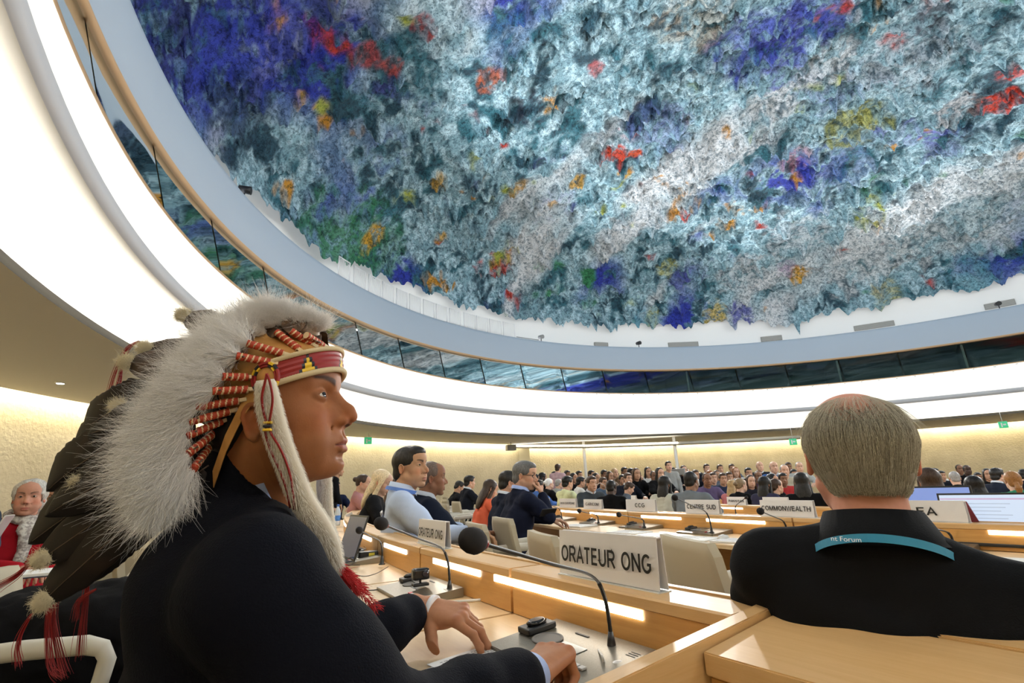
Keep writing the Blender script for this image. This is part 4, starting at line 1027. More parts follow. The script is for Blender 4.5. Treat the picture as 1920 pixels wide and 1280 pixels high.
def seated(spec, label, group=None, loc=(0, 0, 0), rz=0.):
    """a seated person. spec keys: head (pos), hrot (yaw, pitch, roll), sh (shoulder half width), arms ((el, wr, hand dir, curls) left, right), hair, colours"""
    g = dict(head=(.06, 0, 1.145), hrot=(0, 0, 0), sh=.185, skin=(.55, .32, .20), hair='short', hairc=(.012, .009, .008), top=(.02, .025, .05), res=.0035, cres=.008, prm=None, look=(1, 0, 0), slit=True, paint=None, fat=1., hands=True, legs=True, collar=None, tyaw=0., scale=1.)
    g.update(spec); root = empty('person', loc, rz, label, 'person', group)
    Mh = head_matrix(g['head'], *g['hrot']); hd = Vector(g['head']); tq = Matrix.Rotation(math.radians(g['tyaw']), 3, 'Z')
    nk = hd + Vector(g.get('nkoff', (-.055, 0, -.135))); hip = Vector((-.02, 0, .52)); sl = nk + tq @ Vector((.0, g['sh'], -.055)); sr = nk + tq @ Vector((.0, -g['sh'], -.055 - g.get('drop', 0)))
    al, ar = g.get('arms') or (None, None)
    al = al or ((.10, .25, .78), (.34, .14, .76), (1, -.5, -.1), RELAX); ar = ar or ((.10, -.25, .78), (.34, -.14, .76), (1, .5, -.1), RELAX)
    prm = dict(g['prm'] or {}); nkh = Mh.inverted() @ (nk + Vector((0, 0, -.05))); prm['neck'] = tuple(nkh)
    # skin
    parts = [(head_mesh(g['skin'], prm, g['res'], g['slit'], g['paint']), Mh)]
    FB = Field((hip.x - .2, -.4, .40), (max(nk.x, hip.x) + .45, .4, nk.z + .02), .012)
    tk = (sl + sr) / 2
    torso(FB, hip, nk - Vector((0, 0, .05)), sl.lerp(tk, .25) - Vector((0, 0, .06)), sr.lerp(tk, .25) - Vector((0, 0, .06)), .55, .03)
    for s, a in ((sl, al), (sr, ar)): arm(FB, s.lerp(tk, .15) - Vector((0, 0, .04)), a[0], a[1], (.034, .030, .024), .012)
    bm_ = FB.mesh(); vcol(bm_, np.ones((len(bm_.vertices), 3)) * np.array(g['skin'])); parts.append((bm_, None))
    if g['hands']:
        for side, a in ((-1, al), (1, ar)):
            d = Vector(a[2]).normalized(); Mx = frame(a[1], d, None, a[4] if len(a) > 4 else (0, 0, 1)); hm = hand_mesh(side, a[3], g['skin'], .0035, 1., stub=.03, nails=False); parts.append((hm, Mx @ Matrix.Translation((.0, 0, 0))))
    body = obj('body', mjoin('body', parts), root, skin_mat('skin_near') if g['res'] < .005 else plain_skin('skin_plain'))
    if g['slit']: eyes(root, Mh, g['look'])
    # clothes
    FT = Field((hip.x - .26, -.45, .38), (max(nk.x, hip.x, al[1][0] if al else 0, ar[1][0]) + .2, .45, max(nk.z + .09, al[1][2] + .1, ar[1][2] + .1)), g['cres'])
    torso(FT, hip, nk, sl, sr, g['fat'])
    for s, a in ((sl, al), (sr, ar)):
        e, wv = np.array(a[0]), np.array(a[1]); arm(FT, s, e, wv - (wv - e) / np.linalg.norm(wv - e) * .035, (.064, .052, .042))
    nz = nk + Vector((.012, 0, .052)); up = (hd - nk).normalized()
    FT.neckcut(nk + Vector((0, 0, .040 if g['collar'] else .028)), up, (.45, 0, 1.), .115)
    FT.cap(tuple(nk - Vector((0, 0, .02))), tuple(nk + up * .12), .056, .066, .004, '-')
    tm = FT.mesh(); relax(tm, 1); folds(tm); obj(g.get('topname', 'jacket'), tm, root, cloth('cloth_%.3f_%.3f_%.3f' % g['top'], g['top']))
    if g['collar']:
        bm = bmesh.new(); n = 24; rings = []
        for r, z, lean in ((.066, -.005, 0), (.068, .022, 0), (.072, .024, 0), (.082, -.006, 0)):
            ring_ = []
            for k in range(n):
                th = 2 * PI * (k + .5) / n; front = max(0, math.cos(th)) ** 4
                v = Vector((r * math.cos(th) * 1.0, r * math.sin(th), z - front * .022)); q = up.to_track_quat('Z', 'X'); ring_.append(bm.verts.new(nk + up * .035 + Vector((v.x, v.y, v.z + v.x * -.25))))
            rings.append(ring_)
        for i in range(3):
            for k in range(n - 1) : f = bm.faces.new((rings[i][k], rings[i][k + 1], rings[i + 1][k + 1], rings[i + 1][k])); f.smooth = True
        f = None; obj('collar', bm, root, cloth('cloth_%.3f_%.3f_%.3f' % g['collar'], g['collar']))
    if g['legs']:
        FL = Field((-.25, -.3, .02), (.75, .3, .68), .014)
        for s in (1, -1):
            FL.cap((-.02, s * .09, .52), (.42, s * .10, .50), .085, .062, .03); FL.cap((.42, s * .10, .50), (.40, s * .10, .10), .060, .045, .02)
            FL.cap((.38, s * .10, .06), (.52, s * .11, .055), .042, .032, .02)
        obj('trousers', FL.mesh(), root, cloth('cloth_trousers', (.02, .02, .028)))
    if g['hair']:
        hm = hair_mesh(g['hair'], g.get('hres', .004), prm); o = obj('hair', hm, root, hair_mat('hair_%.3f_%.3f_%.3f' % g['hairc'], g['hairc'], tuple(min(1, c * 1.8 + .01) for c in g['hairc']))); o.matrix_local = Mh
        g['hairobj'] = o
    root['crown'] = hd.z + .127
    g['Mh'] = Mh; g['root'] = root; g['neck'] = nk; return root, g
PLACED = []
def place(px, py, h, face, spec, label, group=None, scale=None):
    """stand the seated figure where its crown is seen at (px, py), its head h pixels tall; face: world yaw of the body"""
    t = 219.0 / h; c = at(px, py, t); root, g = seated(spec, label, group)
    hd = Vector(g['head']); s = scale or min(1.12, max(.82, (c.z - floor_z(c.x, c.y)) / (hd.z + .127)))
    rz = math.radians(face); off = Matrix.Rotation(rz, 3, 'Z') @ Vector((hd.x, hd.y, 0)) * s
    root.scale = (s, s, s); root.rotation_euler = (0, 0, rz); root.location = (c.x - off.x, c.y - off.y, c.z - (hd.z + .127) * s); PLACED.append((root.location.x, root.location.y))
    return root, g
# ================================================================== THE MAN IN THE FEATHER HEADDRESS
CH = empty('person', (-.40, .84, 0), 0, 'man in a white and dark feather headdress and dark suit, looking up to the right', 'person')
def chobj(name, me, m, **k):
    o = obj(name, me, CH, m, **k); o.location = -CH.location; return o
CHM = head_matrix((-.375, .785, 1.176), 2, 8, 3)
CH_SKIN = (.36, .145, .062)
def chief_body():
    F = Field((-.135, -.105, -.235), (.145, .105, .15), .0019)
    nk = Vector((-.425, .835, 1.06)); prm = dict(nose=1.0, jaw=.97, chin=.97, brow=1.1, lips=.85, ear=-.012, earx=.010, fat=.001, cheek=1.0, neck=tuple(CHM.inverted() @ nk), neck_r=.060)
    head_field(F, prm); eye_slit(F)
    F.ell((.030, 0, -.078), (.036, .034, .020), .025)
    me = F.mesh(); relax(me, 1); vcol(me, face_paint(verts(me), CH_SKIN, lip=(.30, .085, .06), brow=(.018, .010, .007), stubble=.22, browk=1.15, cheek=.35))
    FB = Field((-.75, .45, .5), (.10, 1.45, 1.12), .012)
    torso(FB, (-.50, .86, .55), (-.425, .835, 1.00), (-.45, .95, .91), (-.37, .73, .90), .60)
    arm(FB, (-.32, .68, .90), (-.165, .715, .765), (.005, .925, .765), (.032, .030, .027), .01); arm(FB, (-.48, .99, .91), (-.385, 1.078, .762), (-.236, 1.30, .785), (.026, .024, .025), .01)
    b = FB.mesh(); vcol(b, np.ones((len(b.vertices), 3)) * np.array(CH_SKIN))
    # far (left) hand spread on the papers, near (right) hand closed on the desk
    SK = (.46, .215, .115)
    lh = hand_mesh(-1, [(18, 34, 20), (22, 36, 22), (34, 40, 25), (42, 42, 25)], SK, .0018, thumb=((12, 6, 0), 62, -20), spread=1.3, stub=.03)
    ML = frame((-.232, 1.318, .789), (.93, -.28, -.15), None, (.10, -.28, .95)) @ Matrix.Scale(1.07, 4)
    rh = hand_mesh(1, [(62, 72, 40), (66, 74, 42), (68, 74, 42), (70, 74, 42)], SK, .0018, thumb=((30, 20, 20), 30, -30), spread=.5, stub=.06)
    MR = frame((.010, .945, .762), (.48, .86, .05), None, (-.10, -.05, 1)) @ Matrix.Scale(1.07, 4)
    return chobj('body', mjoin('body', [(me, CHM), (b, None), (lh, ML), (rh, MR)]), skin_mat('skin_near'))
chief_body()
for e in eyes(CH, Matrix.Translation(-CH.location) @ CHM, (1, -.10, .22)): pass
SUIT = cloth('dark_navy_suit', (.0040, .0048, .0090), .9, .3)
def chief_suit():
    F = Field((-.80, .50, .42), (.12, 1.50, 1.17), .0062)
    hip, nk, sl, sr = (-.515, .86, .55), (-.430, .835, 1.075), (-.515, 1.000, .955), (-.318, .648, .955)
    torso(F, hip, nk, sl, sr, .98)
    F.ell((-.44, .80, .94), (.095, .15, .11), .05)
    F.chain([sr, (-.245, .675, .85), (-.165, .715, .765)], [.078, .073, .066], .045); F.chain([(-.165, .715, .765), (-.085, .825, .765), (-.015, .905, .764)], [.064, .052, .043], .02)
    F.chain([sl, (-.45, 1.03, .86), (-.385, 1.075, .768)], [.068, .060, .055], .03); F.chain([(-.385, 1.075, .768), (-.300, 1.195, .778), (-.266, 1.262, .785)], [.055, .050, .044], .02)
    # open collar and neck hole
    hd = Vector((-.365, .785, 1.178)); n = Vector(nk); up = (hd - n).normalized()
    F.cap(tuple(n - up * .03), tuple(n + up * .06), .088, .082, .02)
    F.neckcut(n + Vector((0, 0, .042)), up, (1.1, .10, 1.), .125)
    F.cap(tuple(n - up * .01), tuple(n + up * .14), .0715, .0735, .003, '-')
    me = F.mesh(); relax(me, 2); folds(me, .0035, 8., 9)
    return chobj('suit_jacket', me, SUIT)
chief_suit()
def chief_shirt():
    n = Vector((-.428, .835, 1.060)); hd = Vector((-.365, .785, 1.178)); up = (hd - n).normalized(); fx = Vector((1, -.05, 0)); fx = (fx - up * fx.dot(up)).normalized(); fy = up.cross(fx)
    bm = bmesh.new(); rings = []; N = 40
    for r, z in ((.068, -.03), (.0680, .076), (.0705, .080), (.0712, .02)):
        ring_ = []
        for k in range(N):
            th = 2 * PI * k / N; fr = max(0, math.cos(th)); ring_.append(bm.verts.new(n + fx * (r * math.cos(th) + .012) + fy * r * math.sin(th) + up * (z - .045 * fr ** 1.5 + .014 - .055 * math.cos(th))))
        rings.append(ring_)
    for i in range(3):
        for k in range(N): f = bm.faces.new((rings[i][k], rings[i][(k + 1) % N], rings[i + 1][(k + 1) % N], rings[i + 1][k])); f.smooth = True
    chobj('shirt_collar', bm, cloth('pale_blue_shirt', (.36, .45, .70), .7, .1))
    bm = bmesh.new(); tube(bm, [(-.030, .885, .7645), (.010, .944, .7630)], [.040, .0355], 24, flat=.85); chobj('shirt_cuff', bm, MATS['pale_blue_shirt'])
    bm = bmesh.new(); M = frame((-.216, 1.314, .787), (.93, -.25, -.12)); lathe(bm, [(.0345, -.005), (.0365, -.005), (.0365, .005), (.0345, .005)], 32, M @ Matrix(((0, 0, 1, 0), (1.0, 0, 0, 0), (0, .82, 0, 0), (0, 0, 0, 1)))); chobj('wristband', bm, mat('white_band', (.8, .8, .82), .5))
chief_shirt()
# ================================================================== THE FEATHER HEADDRESS
HD = empty('feather_headdress', CHM @ Vector((0, 0, .13)), 0, 'feather headdress with red wrapped quills, white down and dark trailing feathers', 'headdress')
HI = Matrix.Translation(-HD.location)
def hdobj(name, me, m, parent=None, **k):
    o = obj(name, me, parent or HD, m, **k)
    if parent is None: o.location = -HD.location
    return o
CHI = CHM.inverted(); LENS = Vector((0, 0, H))
def hp(px, py, yl):
    """world point on the head's own plane y = yl that the photo shows at (px, py)"""
    o = CHI @ LENS; d = (CHI.to_3x3() @ (_F + _R * ((px - 960) / F_PX) + _U * ((640 - py) / F_PX))); t = (yl - o.y) / d.y
    return CHM @ (o + d * t)
def surf(px, py, grow, y_):
    """where the sight line first meets the cap grown by grow, else the plane y = y_"""
    o = CHI @ LENS; d = (CHI.to_3x3() @ (_F + _R * ((px - 960) / F_PX) + _U * ((640 - py) / F_PX)))
    c = Vector((-.006, 0, .050)); r = Vector((.1045 + grow, .0825 + grow, .0905 + grow)); q = o - c
    A = sum((d[i] / r[i]) ** 2 for i in range(3)); B = 2 * sum(q[i] * d[i] / r[i] ** 2 for i in range(3)); C_ = sum((q[i] / r[i]) ** 2 for i in range(3)) - 1; D = B * B - 4 * A * C_
    if D < 0: return hp(px, py, y_)
    return CHM @ (o + d * ((-B - math.sqrt(D)) / (2 * A)))
LEATHER = mat('tan_leather', (.50, .25, .065), .8)
q_ = NB(LEATHER); q_.base(q_.ramp(q_.noise(q_.coord('Object'), 30, 4), [(.3, (.40, .185, .04)), (.7, (.56, .29, .085))]))
BEADR = mat('red_quillwork', (.30, .014, .013), .5); BEADK = mat('black_bead', (.01, .01, .02), .4); BEADY = mat('yellow_bead', (.80, .52, .02), .4)
ROPE = mat('cream_rope', (.62, .50, .30), .8); WRAP = mat('red_wrap', (.45, .048, .014), .55); WRAPC = mat('cream_wrap', (.72, .56, .34), .6)
def band_pt(ph, z, off=0.):
    return Vector((.002 + (.1045 + off) * math.cos(ph), (.0835 + off) * math.sin(ph), z))
def band_low(ph):
    c = math.cos(ph); return .062 - .029 * (1 - max(c, -.2)) ** .9 if c > -.2 else .062 - .029 * 1.2 ** .9 - .06 * (-.2 - c)
def build_cap():
    F = Field((-.13, -.11, -.06), (.13, .11, .17), .003)
    F.ell((-.006, 0, .050), (.1015, .0800, .0905), .01); F.ell((.028, 0, .062), (.073, .070, .066), .02)
    g = np.meshgrid(*F.ax, indexing='ij'); cut = (.050 + .28 * np.minimum(g[0] - .045, .05) * .9) - g[2]; cut = np.where(g[0] < .03, .044 + (g[0] - .03) * .62 - g[2], cut)
    F.f = -smin(-F.f, -cut.astype(np.float32), .003); me = F.mesh(); relax(me, 2); V = verts(me)
    A = np.array(CHM); V = V @ A[:3, :3].T + A[:3, 3]; me.vertices.foreach_set('co', V.astype(np.float32).ravel()); me.update(); hdobj('cap', me, LEATHER)
build_cap()
def build_band():
    nc, nr = 190, 8; bm = bmesh.new(); p0, p1 = -1.42, 1.42; grid = []
    for i in range(nc + 1):
        ph = p0 + (p1 - p0) * i / nc; zl = band_low(ph)
        grid.append([bm.verts.new(CHM @ band_pt(ph, zl + .031 * j / nr, .0012 * math.sin(PI * j / nr) + .001 * (j % 2))) for j in range(nr + 1)])
    for i in range(nc):
        ph = p0 + (p1 - p0) * (i + .5) / nc
        for j in range(nr):
            f = bm.faces.new((grid[i][j], grid[i + 1][j], grid[i + 1][j + 1], grid[i][j + 1])); f.smooth = False; mi = 0
            for c in (-.80, 0, .80):
                u = abs(ph - c) / (p1 - p0) * nc / 2.6
                lv = j // 2
                if u < 3.6 - lv and lv < 4: mi = 1
                if u < 2.4 - lv and lv < 3: mi = 2
            f.material_index = mi
    hdobj('headband', bm, [BEADR, BEADK, BEADY])
    for nm, dz, r in (('lower_rope', -.0015, .0042), ('upper_rope', .0325, .0036)):
        bm = bmesh.new(); pts = [CHM @ band_pt(p0 + (p1 - p0) * k / 150, band_low(p0 + (p1 - p0) * k / 150) + dz, .0015) for k in range(151)]
        tube(bm, pts, [r * (1 + .12 * (k % 2)) for k in range(151)], 8); hdobj(nm, bm, ROPE)
    for s in (-1, 1):
        bm = bmesh.new(); P = [(band_pt(s * a, band_low(s * a) + .012, .0015)) for a in (1.40, 1.7, 2.0, 2.3)]; P = [P[0]] + [p + Vector((0, 0, -.030 * k)) for k, p in enumerate(P[1:], 1)]
        vs = [(bm.verts.new(CHM @ (p + Vector((0, 0, .012)))), bm.verts.new(CHM @ (p - Vector((0, 0, .011))))) for p in P]
        for k in range(3): bm.faces.new((vs[k][0], vs[k + 1][0], vs[k + 1][1], vs[k][1]))
        r_ = bmesh.ops.extrude_face_region(bm, geom=list(bm.faces)); bmesh.ops.translate(bm, verts=[v for v in r_['geom'] if isinstance(v, bmesh.types.BMVert)], vec=CHM.to_3x3() @ Vector((0, -s * .002, 0)))
        hdobj('side_strap', bm, LEATHER)
build_band()
def build_rosette():
    for s in (-1, 1):
        c = Vector((.026, s * .0925, .047)); bm = bmesh.new(); n = 48; R_ = .0215
        M = CHM @ Matrix.Translation(c) @ Matrix.Rotation(s * .30, 4, 'Z')
        for ri, (ra, rb) in enumerate(((.0155, .0195), (.0195, .0240))):
            rings = []
            for k in range(n):
                th = 2 * PI * k / n; rings.append([bm.verts.new(M @ Vector((r * math.cos(th), s * h, r * math.sin(th)))) for r, h in ((ra, 0), (ra + .0008, .0030), (rb - .0008, .0030), (rb, 0))])
            for k in range(n):
                seg = (k // 3) % 16; yb = seg in (1, 2, 5, 6, 9, 10, 13, 14); mi = (1 + (seg + ri) % 2) if yb else 0
                for j in range(3):
                    f = bm.faces.new((rings[k][j], rings[(k + 1) % n][j], rings[(k + 1) % n][j + 1], rings[k][j + 1])); f.material_index = mi
        hdobj('rosette', bm, [BEADR, BEADK, BEADY])
        bm = bmesh.new(); lathe(bm, [(.016, 0), (.015, .0015), (.001, .002)], 24, M @ Matrix.Rotation(-s * PI / 2, 4, 'X')); hdobj('rosette_backing', bm, LEATHER)
build_rosette()
VANE = mat('feather_vane', (.05, .03, .02), .6, spec=.3)
q_ = NB(VANE); a_ = q_.n('ShaderNodeAttribute'); a_.attribute_name = 'Col'; q_.base(a_.outputs[0])
DOWN = mat('white_down', (.97, .95, .93), .9, spec=.1); TUFT = mat('cream_tuft', (.80, .72, .52), .9, spec=.1); SHAFT = mat('feather_shaft', (.10, .06, .035), .5); REDHAIR = mat('red_horsehair', (.34, .012, .015), .6)
fr = np.random.default_rng(12)
def feather(base, tip, nrm, width, parent, dark=1.0, curl=.03, seed=0, droop=0.):
    """a flat vane with a raised shaft from base to tip (world points); nrm: which way its face looks"""
    base, tip, nrm = Vector(base), Vector(tip), Vector(nrm).normalized(); d = (tip - base); L = d.length; d.normalize(); sd = d.cross(nrm).normalized(); nn = sd.cross(d)
    n, m = 34, 8; V = []; C = []; r = np.random.default_rng(seed)
    bars = r.random(3) * 6; edge = r.random(n + 1) * .10
    for i in range(n + 1):
        t = i / n; w = width * (min(1, (t * 3.2) ** .6) * (1 - max(0, (t - .80) / .20) ** 2.0 * .80)) * .5
        c = base + d * (L * t) + nn * (curl * math.sin(PI * t * .9)) + sd * (curl * .7 * t * t) + Vector((0, 0, -droop * t * t))
        for j in range(-m, m + 1):
            u = j / m; jag = 1 - (edge[i] * (abs(j) == m)); V.append(c + sd * (w * u * jag * (1.0 if u > 0 else .72)) - nn * (abs(u) ** 1.5 * w * .25) - d * (abs(u) * w * .55))
            b = math.sin(t * 20 + bars[0] + abs(u) * 2.2 + u * bars[1]) * .5 + .5; k = (1 - t) ** .8
            col = np.array((.020, .013, .010)) * (1 - .0) + np.array((.16, .095, .05)) * max(0, b - .62) * 2.2 * (k * .9 + .1) * (.35 + .65 * abs(u)) + np.array((.05, .03, .018)) * k
            C.append(col * dark)
    k = 2 * m + 1; Fq = [(i * k + j, i * k + j + 1, (i + 1) * k + j + 1, (i + 1) * k + j) for i in range(n) for j in range(2 * m)]
    nv = len(V); V2 = V + [v - nn * .0012 for v in V]; Fq2 = Fq + [(b + nv, a + nv, dd + nv, c + nv) for a, b, c, dd in Fq]
    rim = [j for j in range(k)] + [i * k + k - 1 for i in range(1, n + 1)] + [n * k + j for j in range(k - 2, -1, -1)] + [i * k for i in range(n - 1, 0, -1)]
    Fq2 += [(rim[i], rim[i] + nv, rim[(i + 1) % len(rim)] + nv, rim[(i + 1) % len(rim)]) for i in range(len(rim))]
    me = npmesh('feather', [tuple(v) for v in V2], Fq2); smooth_all(me); vcol(me, np.array(C + C)); 
    o = hdobj('feather', me, VANE, None)
    bm = bmesh.new(); P = [base + d * (L * t) + nn * (curl * math.sin(PI * t * .9) + .0004) + sd * (curl * .7 * t * t) + Vector((0, 0, -droop * t * t)) for t in np.linspace(-.05, .95, 16)]
    tube(bm, P, list(np.linspace(.0013, .0004, 16)), 6); sh = obj('shaft', bm, o, SHAFT)
    return o, P[-1], d
def fluff(name, A, B, n, length, radius, m, parent, spread=.9, seed=1, k=7, up=(0, 0, 0), world=True, rootspan=.85, crimp=.25):
    r = np.random.default_rng(seed); A = np.array(A); B = np.array(B); d = B - A; L = np.linalg.norm(d); d = d / L
    t = r.random(n) ** 1.1 * rootspan; v = r.normal(size=(n, 3)); v -= (v @ d)[:, None] * d; v /= np.linalg.norm(v, axis=1)[:, None]
    root = A + d * (L * t)[:, None] + v * (r.random(n) * .006)[:, None]; fw = .35 + .8 * r.random(n)
    dr = d[None] * fw[:, None] + v * (spread * (.4 + .9 * r.random(n)))[:, None] + np.array(up); dr /= np.linalg.norm(dr, axis=1)[:, None]
    ln = length * (.45 + .75 * r.random(n)) * (1 - .35 * t) * np.where(r.random(n) < .10, 1.7, 1.); P = np.empty((n, k, 3)); P[:, 0] = root; cur = dr.copy(); bend = r.normal(size=(n, 3)) * crimp
    for i in range(1, k):
        P[:, i] = P[:, i - 1] + cur * (ln / (k - 1))[:, None]; cur = cur + (bend + r.normal(size=(n, 3)) * crimp * .8) / (k - 1) + d[None] * .10; cur /= np.linalg.norm(cur, axis=1)[:, None]
    return P
def put_strands(name, P, radius, parent, m, off=None):
    P = P.copy().reshape(P.shape)
    if off is not None: P = P + np.array(off)
    return strands(name, P, radius, parent, m)
# each row: quill inner end, outer end, feather tip (pixels), lateral offsets of the three, size
QF = [((560, 654), (518, 622), (505, 560), -.035, -.040, -.030), ((584, 645), (545, 620), (545, 572), -.020, -.022, -.010), ((604, 647), (574, 628), (590, 600), -.008, -.008, -.004),
      ((531, 663), (463, 643), (335, 600), -.055, -.060, -.040), ((507, 679), (443, 667), (262, 640), -.074, -.080, -.060), ((464, 707), (417, 706), (228, 690), -.090, -.100, -.075),
      ((465, 730), (398, 733), (208, 752), -.092, -.104, -.085), ((448, 751), (367, 763), (168, 826), -.088, -.108, -.095), ((431, 771), (354, 791), (128, 900), -.080, -.106, -.10),
      ((415, 790), (349, 818), (92, 978), -.074, -.102, -.10), ((407, 808), (352, 851), (48, 1052), -.070, -.100, -.10), ((405, 820), (362, 880), (78, 1148), -.062, -.090, -.08)]
WIDTH = [.045, .045, .04, .055, .060, .060, .064, .068, .072, .076, .076, .070]
for side in (-1, 1):
    for i, (qa, qb, ft, ya, yb, yt) in enumerate(QF):
        pa, pb, pt = surf(*qa, .006, ya), surf(*qb, .014 + .02 * min(1, i / 6), yb), hp(*ft, yt)
        if (CHI @ pb).y > yb: pb = hp(*qb, yb)
        if side == 1:      # the far half mirrors the near half, its trailing feathers a little shorter
            mir = lambda p: CHM @ Vector(((CHI @ p).x, -(CHI @ p).y, (CHI @ p).z)); pa, pb, pt = mir(pa), mir(pb), mir(pt)
            if i > 7: pt = pb + (pt - pb) * .8
        d = (pt - pb)
        nrm = CHM.to_3x3() @ Vector((.25, side * 1.0, .15)); fo, tipp, dd = feather(pb - (pb - pa) * .1, pt, nrm, WIDTH[i], HD, seed=i + 40 * (side + 1), curl=.012 * (1 if i % 2 else -1), dark=.25 if i > 6 else 1.3)  # lower feathers get a darker colour, their lack of light painted in
        # wrapped quill
        bm = bmesh.new(); n = 48; P = [pa + (pb - pa) * (k / n) for k in range(n + 1)]; tube(bm, P, [.0056 * (1 + .05 * math.sin(k * 1.3)) for k in range(n + 1)], 10)
        ax = (pb - pa).normalized(); e1 = ax.orthogonal().normalized(); e2 = ax.cross(e1); Lq = (pb - pa).length
        for f in bm.faces:
            c = f.calc_center_median() - pa; s_ = c.dot(ax); th = math.atan2(c.dot(e2), c.dot(e1)); turn = s_ / .0078 + th / (2 * PI) + fr.random() * .03
            if turn % 1.0 < .26: f.material_index = 1
        obj('quill_wrap', bm, fo, [WRAP, WRAPC])
        bm = bmesh.new(); box(bm, -.010, .0, -.005, .005, -.0028, .0028, M=frame(pa, ax), bev=.001); obj('quill_end', bm, fo, WRAPC)
        # down at the root of the feather
        if i >= 3:
            B_ = pb + (pt - pb).normalized() * (.075 if i < 9 else .085); n_ = 4200 if side == -1 else 900
            Pf = fluff('p', pb - (pb - pa) * .06, B_, n_, .052 if i < 10 else .060, 0, None, None, .85, i + 3, crimp=.75, up=tuple(CHM.to_3x3() @ Vector((0, side * .25, .05)))); put_strands('plume', Pf, .00017, fo, DOWN)
        # tuft and hair tied to the tip
        if i in (3, 4, 5, 6, 8, 10, 11) and side == -1 or (i in (5, 8, 10) and side == 1):
            Pf = fluff('t', tipp - dd * .012, tipp + dd * .008, 2200, .0125, 0, None, None, 1.2, i + 70, crimp=1.6); put_strands('tip_tuft', Pf, .00022, fo, TUFT)
# big loose plume over the crown and the loop of down running back
def crown_down():
    segs = [((592, 622), (596, 600), -.02), ((572, 618), (565, 588), -.03), ((548, 612), (525, 572), -.035), ((518, 612), (488, 572), -.04), ((490, 622), (452, 590), -.05), ((466, 636), (418, 612), -.055), ((446, 652), (385, 640), -.065), ((424, 680), (355, 680), -.08),
            ((405, 700), (330, 705), -.09), ((385, 725), (300, 740), -.095), ((360, 755), (270, 775), -.10), ((345, 785), (240, 820), -.10), ((338, 820), (230, 870), -.10), ((335, 860), (250, 930), -.095), ((328, 900), (275, 985), -.09)]
    PP = []
    for k, (a, b, y) in enumerate(segs):
        A, B = hp(*a, y), hp(*b, y - .005); n = 4200 if k > 5 else 4800
        PP.append(fluff('c', A, B, n, .040 if k > 2 else .030, 0, None, None, .9, 200 + k, crimp=.8))
    P = np.concatenate(PP); o = hdobj('crown_down', bpy.data.meshes.new('x'), DOWN); bpy.data.objects.remove(o)
    put_strands('white_down', P - np.array(HD.location), .00017, HD, DOWN)
    # denser core so that the fluff reads as a body of down
    F = Field(tuple(np.min([np.array(hp(*a, y)) for a, b, y in segs] + [np.array(hp(*b, y)) for a, b, y in segs], 0) - .06), tuple(np.max([np.array(hp(*a, y)) for a, b, y in segs] + [np.array(hp(*b, y)) for a, b, y in segs], 0) + .06), .004)
    for a, b, y in segs: F.cap(tuple(hp(*a, y + .006)), tuple(hp(*a, y + .006).lerp(hp(*b, y + .006), .60)), .005 if y > -.06 else .009, .008 if y > -.06 else .014, .02)
    me = F.mesh(); folds(me, .004, 60, 4); hdobj('down_core', me, DOWN)
    bm = bmesh.new()
crown_down()
def ermine(pts, ts, r, name_off, seed):
    P = [at(px, py, t) for (px, py), t in zip(pts, ts)]; Q = []
    for i in range(len(P) - 1):
        p0, p1, p2, p3 = P[max(i - 1, 0)], P[i], P[i + 1], P[min(i + 2, len(P) - 1)]
        for k in range(6):
            t = k / 6; Q.append(.5 * ((2 * p1) + (p2 - p0) * t + (2 * p0 - 5 * p1 + 4 * p2 - p3) * t * t + (3 * p1 - p0 - 3 * p2 + p3) * t ** 3))
    Q.append(P[-1]); n = len(Q); R_ = [r * (.72 + .28 * min(1, k / 5)) * (1 if k < n * .75 else 1 - (k / n - .75) * 2.6) for k in range(n)]
    bm = bmesh.new(); tube(bm, Q, R_, 16, flat=.62); me_o = hdobj('ermine_tube', bm, mat('ermine_skin', (.74, .68, .56), .9))
    rr = np.random.default_rng(seed); N = 9000; idx = rr.integers(0, n - 1, N); Qa = np.array([tuple(q) for q in Q]); Ra = np.array(R_); tt = rr.random(N); c = Qa[idx] * (1 - tt)[:, None] + Qa[idx + 1] * tt[:, None]; ax = Qa[idx + 1] - Qa[idx]; ax /= np.linalg.norm(ax, axis=1)[:, None]
    v = rr.normal(size=(N, 3)); v -= (v * ax).sum(1)[:, None] * ax; v /= np.linalg.norm(v, axis=1)[:, None]; root = c + v * (Ra[idx] * .80)[:, None]; L = .0050 + .003 * rr.random(N); S = np.empty((N, 4, 3)); S[:, 0] = root
    for k in range(1, 4): S[:, k] = S[:, k - 1] + (v * .55 + ax * (.45 + .25 * k) + rr.normal(size=(N, 3)) * .12) * (L / 3)[:, None]
    put_strands('fur', S, .00020, me_o, mat('ermine_fur', (.95, .92, .84), .9)); return Q
EQ = ermine([(497, 712), (505, 765), (524, 830), (545, 885), (566, 935), (598, 985), (622, 1030), (634, 1070)], [.688, .690, .70, .71, .72, .735, .75, .76], .0185, 1, 5)
EQ2 = ermine([(606, 850), (608, 900), (610, 950), (616, 995), (626, 1030)], [.90, .90, .90, .90, .90], .013, 1, 6)
